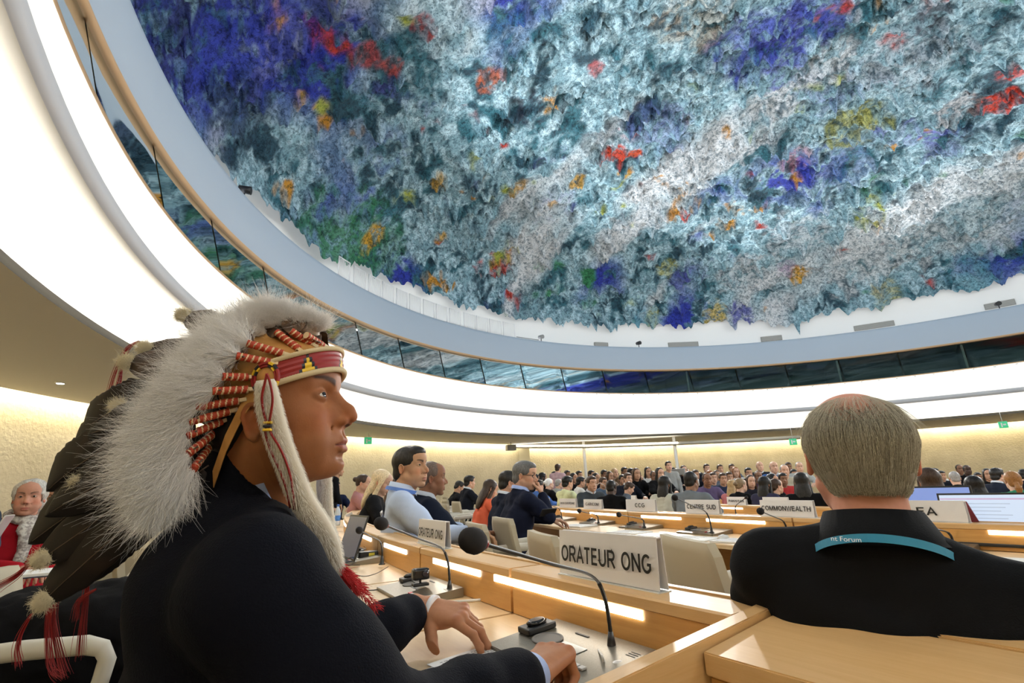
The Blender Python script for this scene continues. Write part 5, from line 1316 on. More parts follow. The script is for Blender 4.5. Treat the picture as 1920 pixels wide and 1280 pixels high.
def cords():
    for nm, path in (('a', [(500, 700), (497, 716), (491, 745), (495, 775), (500, 796), (498, 812), (508, 845), (526, 885), (538, 920), (545, 958)]), ('b', [(500, 700), (506, 716), (511, 745), (508, 775), (504, 796), (508, 812), (526, 842), (541, 880), (549, 920), (552, 962)])):
        P = []
        for i, (px, py) in enumerate(path):
            q = min(EQ, key=lambda v: abs((640 - F_PX * (v - LENS).dot(_U) / (v - LENS).dot(_F)) - py)); P.append(at(px, py, (q - LENS).dot(_F) - .0165))
        Q = []
        for i in range(len(P) - 1):
            p0, p1, p2, p3 = P[max(i - 1, 0)], P[i], P[i + 1], P[min(i + 2, len(P) - 1)]
            for j in range(4):
                t = j / 4; Q.append(.5 * ((2 * p1) + (p2 - p0) * t + (2 * p0 - 5 * p1 + 4 * p2 - p3) * t * t + (3 * p1 - p0 - 3 * p2 + p3) * t ** 3))
        bm = bmesh.new(); tube(bm, Q, .0017, 6); hdobj('red_cord', bm, mat('red_leather', (.30, .012, .010), .5))
    bm = bmesh.new(); c = at(502, 797, .677); M = frame(c, (1, 0, 0))
    for k in range(3): box(bm, -.0055, .0055, -.003, .003, -.008 + k * .005, -.0045 + k * .005, mi=k % 2, M=M, bev=.001)
    hdobj('cord_bead', bm, [BEADY, BEADK])
cords()
# red feathers tied to the end of the near ermine
for k, (a, b) in enumerate([((634, 1062), (712, 1146)), ((632, 1068), (672, 1120)), ((636, 1060), (684, 1108)), ((630, 1065), (652, 1110))]):
    A, B = at(*a, .757), at(*b, .765 + .01 * k); Pf = fluff('r', A, B, 420, .014, 0, None, None, .45, 300 + k, crimp=.15, rootspan=.95); put_strands('red_feather', Pf - np.array(HD.location), .00045, HD, mat('red_feather_barb', (.55, .008, .01), .6))
# red horsehair hanging from the trailing feathers
def hanging():
    for k, pts in enumerate([[(262, 640), (240, 655), (222, 690), (212, 725), (208, 752)], [(228, 690), (222, 720), (212, 745)], [(110, 1048), (100, 1090), (92, 1140), (90, 1200), (96, 1252), (112, 1270)], [(118, 1048), (108, 1100), (98, 1160), (110, 1230), (120, 1265)], [(60, 1150), (40, 1185), (32, 1215), (36, 1245)],
                             [(165, 1075), (160, 1120), (152, 1180), (148, 1230)], [(52, 1060), (30, 1080), (0, 1098), (-20, 1110)], [(180, 1105), (150, 1128), (145, 1160)]]):
        bm = bmesh.new(); P = [at(px, py, .80 + .01 * (k % 3)) for px, py in pts]; Q = []
        for i in range(len(P) - 1):
            p0, p1, p2, p3 = P[max(i - 1, 0)], P[i], P[i + 1], P[min(i + 2, len(P) - 1)]
            for j in range(5):
                t = j / 5; Q.append(.5 * ((2 * p1) + (p2 - p0) * t + (2 * p0 - 5 * p1 + 4 * p2 - p3) * t * t + (3 * p1 - p0 - 3 * p2 + p3) * t ** 3))
        Q.append(P[-1]); n = len(Q); rr = np.random.default_rng(400 + k); N = 26 if k > 1 else 12; S = np.array([tuple(q) for q in Q])[None] + rr.normal(size=(N, 1, 3)) * .0016 * np.linspace(.4, 2.6, n)[None, :, None]
        bm.free(); put_strands('red_horsehair', S - np.array(HD.location), .0006, HD, REDHAIR)
hanging()
# extra trailing feathers, darkened in colour as if unlit, that close the mass behind the shoulder
for k, (a, b, wd) in enumerate([((330, 880), (175, 1090), .085), ((300, 840), (110, 1010), .085), ((280, 790), (115, 940), .08), ((350, 910), (140, 1125), .08), ((380, 820), (190, 985), .09), ((300, 760), (160, 880), .08), ((380, 880), (205, 1040), .085), ((300, 860), (80, 1040), .08), ((300, 730), (180, 830), .07), ((340, 900), (120, 1070), .085)]):
    A, B = hp(*a, -.055), hp(*b, -.05); feather(A, B, CHM.to_3x3() @ Vector((.2, -1, .1)), wd, HD, seed=500 + k, dark=.2)
# his own dark hair under the cap
_hm = hair_mesh('crew', .004, dict(wide=1.0)); _o = obj('hair', _hm, CH, hair_mat('hair_black', (.008, .006, .006))); _o.matrix_local = Matrix.Translation(-CH.location) @ CHM
# ================================================================== THE OTHER PEOPLE
CURL0 = [(10, 14, 10)] * 4
def hairtuft(g, kind, n, length, rad, m, seed=1, down=(0, 0, -1), cond=None, res=None, k=7, lift=.25, side=0.):
    """strands lying over a hair shell; head space"""
    me = hair_mesh(kind, .005, g.get('prm')); P, N = surf_points(me, n, cond, seed); r = np.random.default_rng(seed)
    dn = np.array(down, float); S = np.empty((n, k, 3)); S[:, 0] = P - N * .002; L = length * (.6 + .6 * r.random(n)); cur = N * lift + dn + r.normal(size=(n, 3)) * .16
    for i in range(1, k):
        t = cur - N * (cur * N).sum(1)[:, None] * (.9 if i > 1 else .4) + N * .02; t /= np.linalg.norm(t, axis=1)[:, None] + 1e-9; S[:, i] = S[:, i - 1] + t * (L / (k - 1))[:, None]; cur = cur + r.normal(size=(n, 3)) * .05
    A = np.array(g['Mh']); S = S @ A[:3, :3].T + A[:3, 3]; bpy.data.meshes.remove(me)
    return strands('hair_strands', S, rad, g['root'], m)
# --- the grey-haired man with his back to us
root, RM = seated(dict(head=(-.03, 0, 1.115), hrot=(15, -4, 3), drop=.05, skin=(.62, .30, .22), hair=None, top=(.006, .0065, .008), res=.003, cres=.007, sh=.178, fat=1.05, slit=False, nkoff=(-.050, -.006, -.128), prm=dict(wide=1.06, fat=.002, neck_r=.056), topname='shirt', paint=dict(eyes=False),
    arms=(((.04, .23, .80), (.30, .26, .76), (1, 0, -.1), RELAX), ((.16, -.36, .84), (.36, -.44, .78), (1, .2, -.1), RELAX))), 'balding grey-haired man in a black shirt with his back turned, blue lanyard round his neck')
_c = at(1583, 733, .92); RM_S = 1.0; hd_ = Vector(RM['head']); _f = math.radians(52); _off = Matrix.Rotation(_f, 3, 'Z') @ Vector((hd_.x, hd_.y, 0)); root.rotation_euler = (0, 0, _f); root.location = (_c.x - _off.x + .03, _c.y - _off.y + .05, _c.z - (hd_.z + .127))
def rm_hair():
    g = RM; hs = hair_mesh('balding', .0035, dict(wide=1.05), .003); M0 = hair_mat('grey_hair_base', (.20, .18, .14)); o = obj('hair', hs, g['root'], M0); o.matrix_local = g['Mh']
    P, N = surf_points(hs, 16000, lambda c, n: ((n[:, 2] > -.8) & ~((c[:, 0] > -.034) & (c[:, 2] < .022)) ) * np.clip(1 - (.050 - np.hypot(c[:, 1], (np.maximum(c[:, 2], .03) - .108))) / .018, .04, 1), 3); r = np.random.default_rng(8); n = len(P); k = 9; lr = r.random(n)
    S = np.empty((n, k, 3)); S[:, 0] = P - N * .002; crown = np.array((-.035, .0, .13)); away = P - crown; away /= np.linalg.norm(away, axis=1)[:, None]
    L = np.where(P[:, 2] > .04, .070, np.where(P[:, 2] > .0, .040, .024)) * (.7 + .5 * r.random(n)); cur = away * .6 + np.array((.0, 0, -.9)) + r.normal(size=(n, 3)) * .10 + N * .10
    for i in range(1, k):
        t = cur - N * ((cur * N).sum(1))[:, None] * .92 + N * .03; t /= np.linalg.norm(t, axis=1)[:, None]; S[:, i] = S[:, i - 1] + t * (L / (k - 1))[:, None]
        c = np.array((-.022, 0, .030)); d = S[:, i] - c; lay = 1.0 + .05 * lr; up_ = d[:, 2] > 0
        q = np.sqrt((d[:, 0] / .092) ** 2 + (d[:, 1] / .087) ** 2 + (d[:, 2] / .086) ** 2) / lay; top_ = c + d / q[:, None]
        u = np.clip(-d[:, 2] / .095, 0, 1) ** 1.3; qh = np.sqrt((d[:, 0] / (.092 - .022 * u)) ** 2 + (d[:, 1] / (.087 - .030 * u)) ** 2) / lay; low_ = np.stack([c[0] + d[:, 0] / qh, d[:, 1] / qh, np.maximum(S[:, i, 2], -.066 + .012 * lr)], -1)
        S[:, i] = np.where(up_[:, None], top_, low_); cur = cur + r.normal(size=(n, 3)) * .03 + np.array((0, 0, -.05))
    A = np.array(g['Mh']); S = S @ A[:3, :3].T + A[:3, 3]; kk = r.random(n) < .5
    strands('hair_strands', S[kk], .00028, g['root'], mat('grey_hair_light', (.50, .47, .38), .45)); strands('hair_strands', S[~kk], .00028, g['root'], mat('grey_hair_dark', (.20, .18, .135), .45))
    # thin hair over the bald crown
    th = r.random(900) * 2 * PI; rr = .03 + .035 * r.random(900); P = np.stack([-.035 + rr * np.cos(th), rr * np.sin(th), .1185 - rr ** 2 * 6], -1); S = np.empty((900, 6, 3)); S[:, 0] = P; d = np.stack([np.cos(th), np.sin(th), -.35 - rr * 8], -1) + r.normal(size=(900, 3)) * .15
    for i in range(1, 6): S[:, i] = S[:, i - 1] + d * .009; d = d + np.array((0, 0, -.22))
    strands('thin_hair', S @ A[:3, :3].T + A[:3, 3], .00018, g['root'], MATS['grey_hair_light'])
    # shirt collar and lanyard
    nk = g['neck']; up = (Vector(g['head']) - nk).normalized(); bm = bmesh.new(); N_ = 40; rings = []
    for r_, z in ((.069, -.02), (.069, .040), (.074, .044), (.094, -.004), (.10, -.012)):
        rings.append([bm.verts.new(nk + up * (z + .012 * (-math.cos(2 * PI * k / N_))) + Vector((r_ * 1.02 * math.cos(2 * PI * k / N_), r_ * math.sin(2 * PI * k / N_), 0))) for k in range(N_)])
    for i in range(4):
        for k in range(N_): f = bm.faces.new((rings[i][k], rings[i][(k + 1) % N_], rings[i + 1][(k + 1) % N_], rings[i + 1][k])); f.smooth = True
    obj('collar', bm, g['root'], cloth('black_collar', (.006, .0065, .008)))
    bm = bmesh.new(); P = [nk + Vector((-.095 * math.cos(a) - .004, .104 * math.sin(a), -.012 - .050 * (1 - math.cos(a)) + .022)) for a in np.linspace(-1.5, 1.5, 30)]
    vs = [(bm.verts.new(p + Vector((0, 0, .007))), bm.verts.new(p + Vector((-.007, 0, -.005)))) for p in P]
    for i in range(29): bm.faces.new((vs[i][0], vs[i + 1][0], vs[i + 1][1], vs[i][1]))
    lo = obj('lanyard', bm, g['root'], mat('blue_ribbon', (.01, .20, .34), .6))
    me = text_mesh('nt Forum', .011, .03, 1.); o = obj('lettering', me, lo, CARD)
    o.matrix_local = frame(tuple(nk + Vector((-.108, .034, .0085))), (.16, -1, -.05)) @ Matrix.Rotation(PI / 2 - .5, 4, 'X')
rm_hair()
# --- people between and beyond the desks: (crown pixel, head height in pixels, facing, look)
SK = dict(pale=(.66, .42, .31), fair=(.60, .36, .25), tan=(.48, .27, .17), brown=(.24, .12, .07), dark=(.07, .038, .026), olive=(.52, .30, .18))
REST = (((.14, .26, .80), (.38, .16, .78), (1, -.4, -.1), RELAX), ((.14, -.26, .80), (.38, -.16, .78), (1, .4, -.1), RELAX))
yr, g = place(770, 839, 67, 16, dict(head=(.04, 0, 1.145), fat=.88, sh=.165, hrot=(-37, 2, 0), skin=SK['olive'], hair='short', hairc=(.010, .008, .007), top=(.50, .60, .80), collar=(.56, .66, .86), topname='shirt', res=.003, arms=REST, look=(1, -.25, .1), paint=dict(browk=1.4, lip=(.40, .16, .13))), 'young dark-haired man in a pale blue shirt turning to look over his shoulder', scale=1.10)
bm = bmesh.new(); nk = g['neck']; P = [nk + Vector((.088 * math.cos(a) + .01, .092 * math.sin(a), .020 - .020 * math.cos(a))) for a in np.linspace(.4, 2 * PI - .4, 30)]
vs = [(bm.verts.new(p + Vector((0, 0, .010))), bm.verts.new(p + Vector((-.010 * math.cos(0), 0, -.008)))) for p in P]
for i in range(29): bm.faces.new((vs[i][0], vs[i + 1][0], vs[i + 1][1], vs[i][1]))
obj('lanyard', bm, yr, mat('blue_lanyard', (.10, .22, .62), .6))
place(808, 866, 62, 25, dict(hrot=(-8, -2, 0), skin=(.30, .15, .09), hair='crew', hairc=(.10, .07, .055), top=(.012, .016, .03), collar=(.5, .55, .62), res=.004, arms=REST), 'brown-skinned man with close-cropped hair beside the young man in pale blue')
# the man rubbing his nose
NOSE = (((.16, .24, .80), (.40, .10, .76), (1, -.3, -.1), RELAX), ((.24, -.22, .80), (.262, -.055, .985), (-.30, .30, .9), [(30, 40, 20), (45, 60, 40), (50, 70, 40), (50, 70, 40)], (.9, -.2, 0)))
gr, g = place(982, 866, 50, 22, dict(hrot=(-40, -8, 0), skin=SK['fair'], hair='short', hairc=(.09, .09, .09), top=(.010, .013, .030), collar=(.35, .45, .75), res=.004, arms=NOSE, head=(.13, 0, 1.13), look=(1, -.3, .05)), 'man with grey hair and glasses rubbing his nose, dark suit')
bm = bmesh.new()
for s in (1, -1):
    P = [g['Mh'] @ Vector((.100 - .012 * abs(math.cos(t)) , s * .033 + .024 * math.cos(t), .018 + .017 * math.sin(t))) for t in np.linspace(0, 2 * PI, 18)]; tube(bm, P, .0022, 5)
    tube(bm, [g['Mh'] @ Vector((.088, s * .058, .022)), g['Mh'] @ Vector((.0, s * .078, .018))], .002, 5)
tube(bm, [g['Mh'] @ Vector((.099, -.01, .022)), g['Mh'] @ Vector((.099, .01, .022))], .002, 5); obj('glasses', bm, gr, BLACK)
place(952, 884, 42, 24, dict(hrot=(-4, -10, 0), skin=SK['fair'], hair='short', hairc=(.010, .008, .007), top=(.012, .016, .032), collar=(.6, .64, .7), res=.004, head=(.12, 0, 1.12), arms=REST), 'dark-haired man in a navy suit leaning behind the man with glasses')
place(918, 900, 34, 24, dict(hrot=(0, -25, 0), skin=SK['fair'], hair='long', hairc=(.030, .018, .012), top=(.72, .14, .07), topname='shirt', res=.005, slit=False, head=(.16, 0, 1.10), arms=REST), 'person with dark hair in an orange shirt bending forward')
place(715, 882, 41, 10, dict(hrot=(-10, -22, 0), skin=SK['pale'], hair='longstraight', hairc=(.50, .40, .25), top=(.010, .010, .012), topname='top', res=.004, head=(.14, 0, 1.12), arms=REST), 'woman with long blonde hair in a black top looking down')
place(681, 890, 30, 10, dict(hrot=(-5, -12, 0), skin=SK['fair'], hair='bun', hairc=(.035, .020, .015), top=(.45, .22, .22), topname='top', res=.005, slit=False, arms=REST), 'woman with a dark hair bun in a dusty pink top')
place(740, 899, 34, 15, dict(hrot=(0, -10, 0), skin=SK['fair'], hair='long', hairc=(.05, .025, .016), top=(.02, .02, .025), topname='top', res=.005, slit=False, arms=REST), 'person with brown hair mostly hidden behind the blonde woman')
place(630, 903, 22, -50, dict(hrot=(0, 0, 0), skin=SK['fair'], hair='short', hairc=(.018, .012, .01), top=(.015, .02, .05), collar=(.35, .45, .7), res=.006, slit=False, arms=REST), 'small distant figure in a navy jacket just right of the man in the headdress')
# far left
lg, g = place(62, 900, 66, -35, dict(hrot=(-18, 0, 0), skin=(.56, .29, .20), hair='curly', hairc=(.36, .35, .32), top=(.42, .012, .022), topname='cardigan', res=.0035, prm=dict(wide=1.02, jaw=.97), look=(1, -.1, 0), arms=(((.20, .24, .76), (.40, .06, .72), (1, -.5, -.1), RELAX), ((.20, -.24, .76), (.42, -.04, .73), (1, .5, -.1), RELAX))), 'woman with curly grey hair in a red cardigan and pale scarf, far left')
def scarf():
    nk = g['neck']; F = Field((nk.x - .12, -.13, nk.z - .30), (nk.x + .20, .13, nk.z + .10), .006)
    pts = [nk + Vector((.078 * math.cos(a) + .015, .080 * math.sin(a), .030 - .03 * math.cos(a))) for a in np.linspace(0, 2 * PI, 14)]
    F.chain([tuple(p) for p in pts], [.020] * 14, .012); F.chain([tuple(nk + Vector(v)) for v in ((.10, .0, .0), (.13, -.01, -.06), (.15, .01, -.14), (.15, .0, -.24))], [.024, .026, .028, .030], .02, flat=((1, 0, 0), .7))
    F.chain([tuple(nk + Vector(v)) for v in ((.10, .02, .0), (.12, .03, -.06), (.14, .035, -.12))], [.022, .022, .024], .02, flat=((1, 0, 0), .7))
    me = F.mesh(); folds(me, .005, 30, 3); m = mat('patterned_scarf', (.6, .58, .52), .9); q = NB(m); q.base(q.ramp(q.noise(q.coord('Object'), 45, 3, .6), [(.42, (.62, .60, .54)), (.55, (.30, .27, .25))])); obj('scarf', me, lg, m)
scarf()
place(112, 905, 56, -50, dict(hrot=(-5, -6, 0), skin=SK['tan'], hair='short', hairc=(.008, .007, .007), top=(.012, .016, .05), topname='jacket', res=.004, arms=REST), 'dark-haired person in a dark blue jacket behind the feather headdress')
place(-92, 868, 72, -60, dict(hrot=(0, 0, 0), skin=SK['fair'], hair='short', hairc=(.03, .02, .015), top=(.05, .07, .10), collar=(.6, .6, .6), res=.006, slit=False, arms=REST), 'person in a slate blue jacket cut off by the left edge')

# prototypes for the smaller figures
def proto(name, **k):
    spec = dict(res=.006, cres=.012, slit=False, hands=True, skin=(.9, .9, .9), paint=dict(browk=1.5, lip=(.62, .45, .42), brow=(.10, .09, .08), stubble=.1, cheek=.1), arms=REST); spec.update(k); r, g = seated(spec, name)
    for c in children(r): KIDS.setdefault(r.name, []).append(c)
    return r
PROTO = {'suit': proto('p', hair='short', collar=(.55, .58, .62), hrot=(0, -4, 0)), 'man': proto('p', hair='short', topname='shirt', hrot=(0, -6, 0)), 'long': proto('p', hair='long', topname='top', hrot=(0, -8, 0), sh=.165), 'bun': proto('p', hair='bun', topname='top', sh=.165),
         'bald': proto('p', hair='balding', collar=(.55, .58, .62)), 'crew': proto('p', hair='crew', topname='shirt', hrot=(0, -5, 0)), 'pony': proto('p', hair='pony', topname='top', sh=.165), 'bent': proto('p', hair='short', head=(.24, 0, 1.04), hrot=(0, -30, 0))}
PCR = {k: p['crown'] for k, p in PROTO.items()}
def tone(rgb):
    key = 'skin_tone_%.2f_%.2f_%.2f' % rgb
    if key in MATS: return MATS[key]
    m = mat(key, rgb, .5, spec=.35); q = NB(m); a = q.n('ShaderNodeAttribute'); a.attribute_name = 'Col'; q.base(q.mix(1.0, a.outputs[0], tuple(min(1, c * 1.11) for c in rgb), 'MULTIPLY')); return m
used = set()
def small(px, py, h, face, kind, skin, hairc, top, label, hturn=0, group='audience in the hall'):
    p = PROTO[kind]; t0 = 219.0 / h
    best_ = None
    for mlt in (1, 1.04, .96, 1.08, .92, 1.12, .88, 1.16, .84, 1.21, 1.26, .80, 1.32, .77, 1.38, 1.45):
        t = t0 * mlt; c = at(px, py, t); Rp, ap = polar(c.x, c.y); near_ = min([math.hypot(c.x - a, c.y - b) for a, b in PLACED] + [9]); clash = any(-.30 < Rp - R_ < .45 and a0 < ap < a1 for R_, a0, a1 in ((ROW2, -.02, .75), (ROW3, .03, .8), (ROW4, -.2, .76), (ROW5, -.75, .72)))
        sc_ = min(near_, .52) * 4 - clash * 1.2 - abs(mlt - 1) * 1.5
        if best_ is None or sc_ > best_[0]: best_ = (sc_, t, c)
    t, c = best_[1:]
    PLACED.append((c.x, c.y))
    if kind in used: r = copy_tree(p, (0, 0, 0), 0, label, group)
    else: r = p; used.add(kind)
    r['label'] = label; r['group'] = group; cr = PCR[kind]; s = min(1.10, max(.84, (c.z - floor_z(c.x, c.y)) / cr)); r.scale = (s, s, s)
    rz = math.radians(face); off = Matrix.Rotation(rz, 3, 'Z') @ Vector((.24 if kind == 'bent' else .06, 0, 0)) * s
    r.rotation_euler = (0, 0, rz); r.location = (c.x - off.x, c.y - off.y, c.z - cr * s)
    for o in children(r):
        b = o.name.split('.')[0]; m = tone(SK[skin]) if b == 'body' else cloth('cloth_%.3f_%.3f_%.3f' % top, top) if b in ('jacket', 'shirt', 'top') else hair_mat('hair_%.3f_%.3f_%.3f' % hairc, hairc, tuple(min(1, q * 1.8 + .01) for q in hairc)) if b == 'hair' else None
        if m: o.material_slots[0].link = 'OBJECT'; o.material_slots[0].material = m
    if 'crown' in r: del r['crown']
    return r
BLK = (.008, .007, .006); BRN = (.035, .018, .010); GRY = (.20, .19, .18); BLD = (.34, .23, .11); RED = (.20, .07, .02)
_n = (.010, .012, .020); _b = (.007, .007, .008); _w = (.62, .62, .60); _g = (.10, .12, .15); _bl = (.06, .14, .40); _tn = (.30, .22, .14); _rd = (.42, .04, .04)
S_ = [
 (860, 902, 19, 20, 'bent', 'tan', BLK, _b, 'woman in black bowed over her lap, left of the door'), (880, 892, 23, 25, 'suit', 'fair', BLK, _n, 'man in a navy suit seated just left of the doorway'),
 (1003, 889, 16, 30, 'suit', 'tan', BLK, _n, 'dark-haired figure behind the raised hand of the man with glasses'), (1017, 886, 16, 20, 'long', 'tan', BLK, _b, 'dark-haired woman near the wall, left of the standing man in pink'),
 (1010, 900, 22, 40, 'man', 'fair', BLK, _bl, 'person in a bright blue shirt beside the raised hand'), (1029, 897, 20, 30, 'bun', 'pale', (.7, .68, .64), _b, 'woman with a white head covering in black'),
 (1047, 898, 18, 30, 'crew', 'fair', GRY, (.28, .30, .28), 'grey-haired person in a pale grey top below the standing man'), (1063, 893, 25, 30, 'man', 'fair', BLK, (.66, .70, .42), 'person with glasses in a pale yellow shirt'),
 (1063, 882, 14, -60, 'man', 'brown', BLK, _tn, 'brown-clad figure right of the standing man in pink'), (1085, 883, 15, -60, 'suit', 'tan', BLK, (.2, .16, .12), 'figure in a tan jacket left of the first white column'),
 (1088, 894, 19, 10, 'man', 'tan', BLK, _w, 'dark-haired person in a white shirt behind the yellow shirt'), (1108, 882, 14, -50, 'man', 'tan', BLK, _b, 'dark-clad figure at the foot of the first white column'),
 (1108, 893, 28, -70, 'suit', 'fair', BRN, (.055, .065, .075), 'smiling man in a grey suit behind the CARICOM sign'), (1145, 900, 29, 60, 'crew', 'dark', BLK, _b, 'dark-skinned man wearing headphones, seen from behind'),
 (1178, 904, 20, 0, 'bent', 'fair', BRN, _g, 'man in a grey suit bending over the desk'), (1132, 881, 15, -70, 'man', 'brown', BLK, (.10, .05, .035), 'dark-haired figure in brown just right of the first white column'),
 (1130, 895, 18, -60, 'man', 'tan', BRN, (.10, .14, .20), 'person in blue-grey above the CARICOM sign'), (1143, 884, 16, -70, 'long', 'tan', BRN, (.4, .28, .2), 'woman in beige among the row by the wall'),
 (1152, 878, 15, -70, 'long', 'fair', BLD, (.35, .28, .2), 'fair-haired woman in the row by the wall'), (1170, 876, 15, -70, 'man', 'brown', BLK, (.15, .09, .05), 'man in brown in the row by the wall'),
 (1166, 890, 17, -80, 'man', 'tan', BLK, _n, 'dark figure in front of the man in brown'), (1176, 887, 19, -70, 'suit', 'fair', BRN, _n, 'man in a dark suit with a reddish face'),
 (1182, 878, 16, -75, 'man', 'dark', BLK, _w, 'dark-skinned man in white in the row by the wall'), (1192, 878, 16, -80, 'long', 'tan', BRN, _b, 'long-haired woman in black in the row by the wall'),
 (1198, 890, 16, -80, 'long', 'fair', RED, _tn, 'auburn-haired woman low in the row by the wall'), (1214, 876, 17, -85, 'long', 'tan', BLK, _w, 'dark-haired woman in a white top, left of the standing man in grey'),
 (1225, 883, 16, -85, 'crew', 'brown', BLK, _b, 'dark figure right of the woman in white'), (1236, 877, 18, -80, 'long', 'fair', BLK, _b, 'black-haired woman beside the standing man in grey'),
 (1260, 876, 14, -85, 'man', 'tan', BLK, _b, 'dark head left of the second white column'), (1268, 878, 14, -85, 'man', 'tan', BLK, _b, 'dark head touching the second white column'),
 (1281, 873, 15, -90, 'long', 'fair', BRN, _b, 'brown-haired woman right of the second white column'), (1290, 880, 13, -90, 'crew', 'tan', BRN, _tn, 'low brown-haired figure right of the second white column'),
 (1303, 881, 17, -95, 'man', 'tan', BRN, _n, 'man above the shoulder of the man in the grey jacket'), (1245, 893, 33, 40, 'long', 'tan', BLK, (.52, .52, .44), 'woman with long dark hair in a cream blouse'),
 (1293, 884, 38, 45, 'crew', 'brown', BLK, (.17, .20, .23), 'man in a grey jacket wearing headphones, seen from behind'), (1324, 870, 15, -95, 'suit', 'fair', BRN, _n, 'man in a dark suit seated highest behind the grey jacket'),
 (1324, 887, 20, -90, 'crew', 'brown', BRN, (.12, .09, .18), 'broad man in a purple shirt'), (1330, 882, 17, -95, 'man', 'fair', RED, _g, 'reddish-faced man behind the purple shirt'),
 (1336, 886, 19, -95, 'man', 'fair', BRN, _g, 'man in grey right of the purple shirt'), (1349, 871, 15, -95, 'suit', 'tan', BRN, _n, 'man in a dark suit by the wall, second from the column row'),
 (1354, 887, 19, -95, 'man', 'tan', BRN, (.03, .04, .08), 'man in navy above the fair-haired bun'), (1366, 885, 18, -95, 'man', 'tan', BRN, _b, 'man in black right of the navy shirt'),
 (1371, 870, 14, -100, 'man', 'tan', BRN, _g, 'grey-clad man by the wall'), (1378, 876, 16, -100, 'long', 'fair', RED, _w, 'red-faced person in white by the wall'),
 (1402, 877, 17, -100, 'man', 'tan', BLK, _b, 'black-haired man in black alone behind the counter'), (1406, 891, 22, -100, 'long', 'fair', BRN, (.02, .02, .03), 'woman in black in profile by the counter'),
 (1420, 883, 18, -100, 'crew', 'brown', BRN, (.07, .035, .08), 'man in a plum shirt before the counter'), (1423, 865, 17, -100, 'bald', 'fair', GRY, (.02, .022, .03), 'bald man in a dark suit with a blue shirt at the counter'),
 (1449, 865, 17, -100, 'bald', 'fair', GRY, (.05, .12, .32), 'bald man in a blue shirt at the counter'), (1469, 871, 17, -105, 'crew', 'fair', GRY, (.45, .42, .32), 'grey-haired man in cream at the counter'),
 (1477, 867, 17, -105, 'man', 'brown', BRN, _b, 'dark-clad man behind the cream jacket'), (1497, 866, 17, -105, 'crew', 'fair', GRY, (.35, .36, .34), 'man in pale grey next to the large grey-haired head'),
 (1466, 887, 18, -100, 'man', 'brown', BLK, _rd, 'dark-haired person in red'), (1446, 889, 24, -60, 'long', 'tan', BLK, _b, 'dark-haired woman above the MALDIVES sign'), (1432, 894, 30, 30, 'long', 'tan', BLK, (.04, .04, .08), 'dark-haired woman seen from behind, left of the brown ponytail'),
 (1387, 897, 27, 20, 'bun', 'pale', (.20, .14, .08), _b, 'fair-haired woman in black behind the PAKISTAN sign'), (1372, 900, 26, 35, 'long', 'pale', BLD, (.50, .18, .20), 'blonde person in a pink top beside the PAKISTAN sign'),
 (1453, 898, 23, 10, 'pony', 'fair', BRN, _b, 'brown-haired person with headphones in black'), (1500, 887, 36, 60, 'long', 'tan', BLK, _b, 'tall black-haired figure in black left of the large grey-haired head'),
 (1738, 879, 56, 60, 'longstraight' if False else 'long', 'fair', (.035, .018, .010), (.05, .04, .03), 'woman with very long dark brown hair right of the large grey-haired head'), (1752, 878, 16, -110, 'man', 'tan', BLK, _w, 'dark head peeping above the long brown hair'),
 (1764, 883, 17, -110, 'man', 'tan', BLK, _n, 'dark-haired person facing us right of the long brown hair'), (1787, 884, 25, 60, 'crew', 'fair', GRY, _b, 'grey-haired man in black seen from behind'),
 (1797, 871, 15, -110, 'crew', 'brown', BLK, (.10, .10, .11), 'standing dark-skinned man, left one of the pair by the wall'), (1811, 872, 16, -110, 'crew', 'dark', BLK, _b, 'standing dark-skinned man, right one of the pair by the wall'),
 (1822, 893, 38, 70, 'long', 'tan', (.006, .005, .005), _b, 'black-haired figure in black behind the blue laptop screen'), (1849, 879, 20, -120, 'long', 'tan', BLK, _b, 'dark-haired person left of the man in navy'),
 (1866, 878, 26, 10, 'suit', 'fair', BLK, (.015, .02, .035), 'dark-haired man in navy looking right'), (1894, 884, 38, 60, 'pony', 'pale', (.22, .10, .03), (.05, .30, .17), 'woman with a ginger ponytail in a green top'),
 (1918, 880, 22, 20, 'man', 'fair', BLK, _n, 'dark-haired person cut off by the right edge'), (1832, 886, 18, -110, 'man', 'brown', BLK, _n, 'shadowy figure between the standing pair and the man in navy'),
 (1155, 886, 15, -70, 'man', 'brown', BRN, _tn, 'small figure in tan between two women by the wall'), (1039, 884, 14, -50, 'man', 'tan', BLK, _n, 'small dark figure left of the standing man in pink'), (1075, 887, 15, -50, 'long', 'tan', BLK, _b, 'small dark-haired figure between the pink and tan tops'),
 (1117, 887, 15, -60, 'long', 'tan', BLK, _n, 'small dark figure behind the grey-suited man with a smile'), (1254, 884, 15, -85, 'man', 'brown', BLK, _n, 'small dark figure below the standing man in grey'), (1313, 886, 16, -95, 'man', 'tan', BLK, _n, 'small dark figure behind the headphones of the grey jacket'),
 (1343, 882, 15, -95, 'long', 'tan', BRN, _b, 'small brown-haired figure between the two navy shirts'), (1487, 880, 17, -105, 'man', 'tan', BLK, _b, 'small dark figure under the pale grey jacket at the counter')]
for a in S_: small(*a)
for k_, p_ in PROTO.items():
    if k_ not in used:
        for c in children(p_): bpy.data.objects.remove(c)
        bpy.data.objects.remove(p_)
    elif 'crown' in p_: del p_['crown']
for o in bpy.data.objects:
    if 'crown' in o: del o['crown']
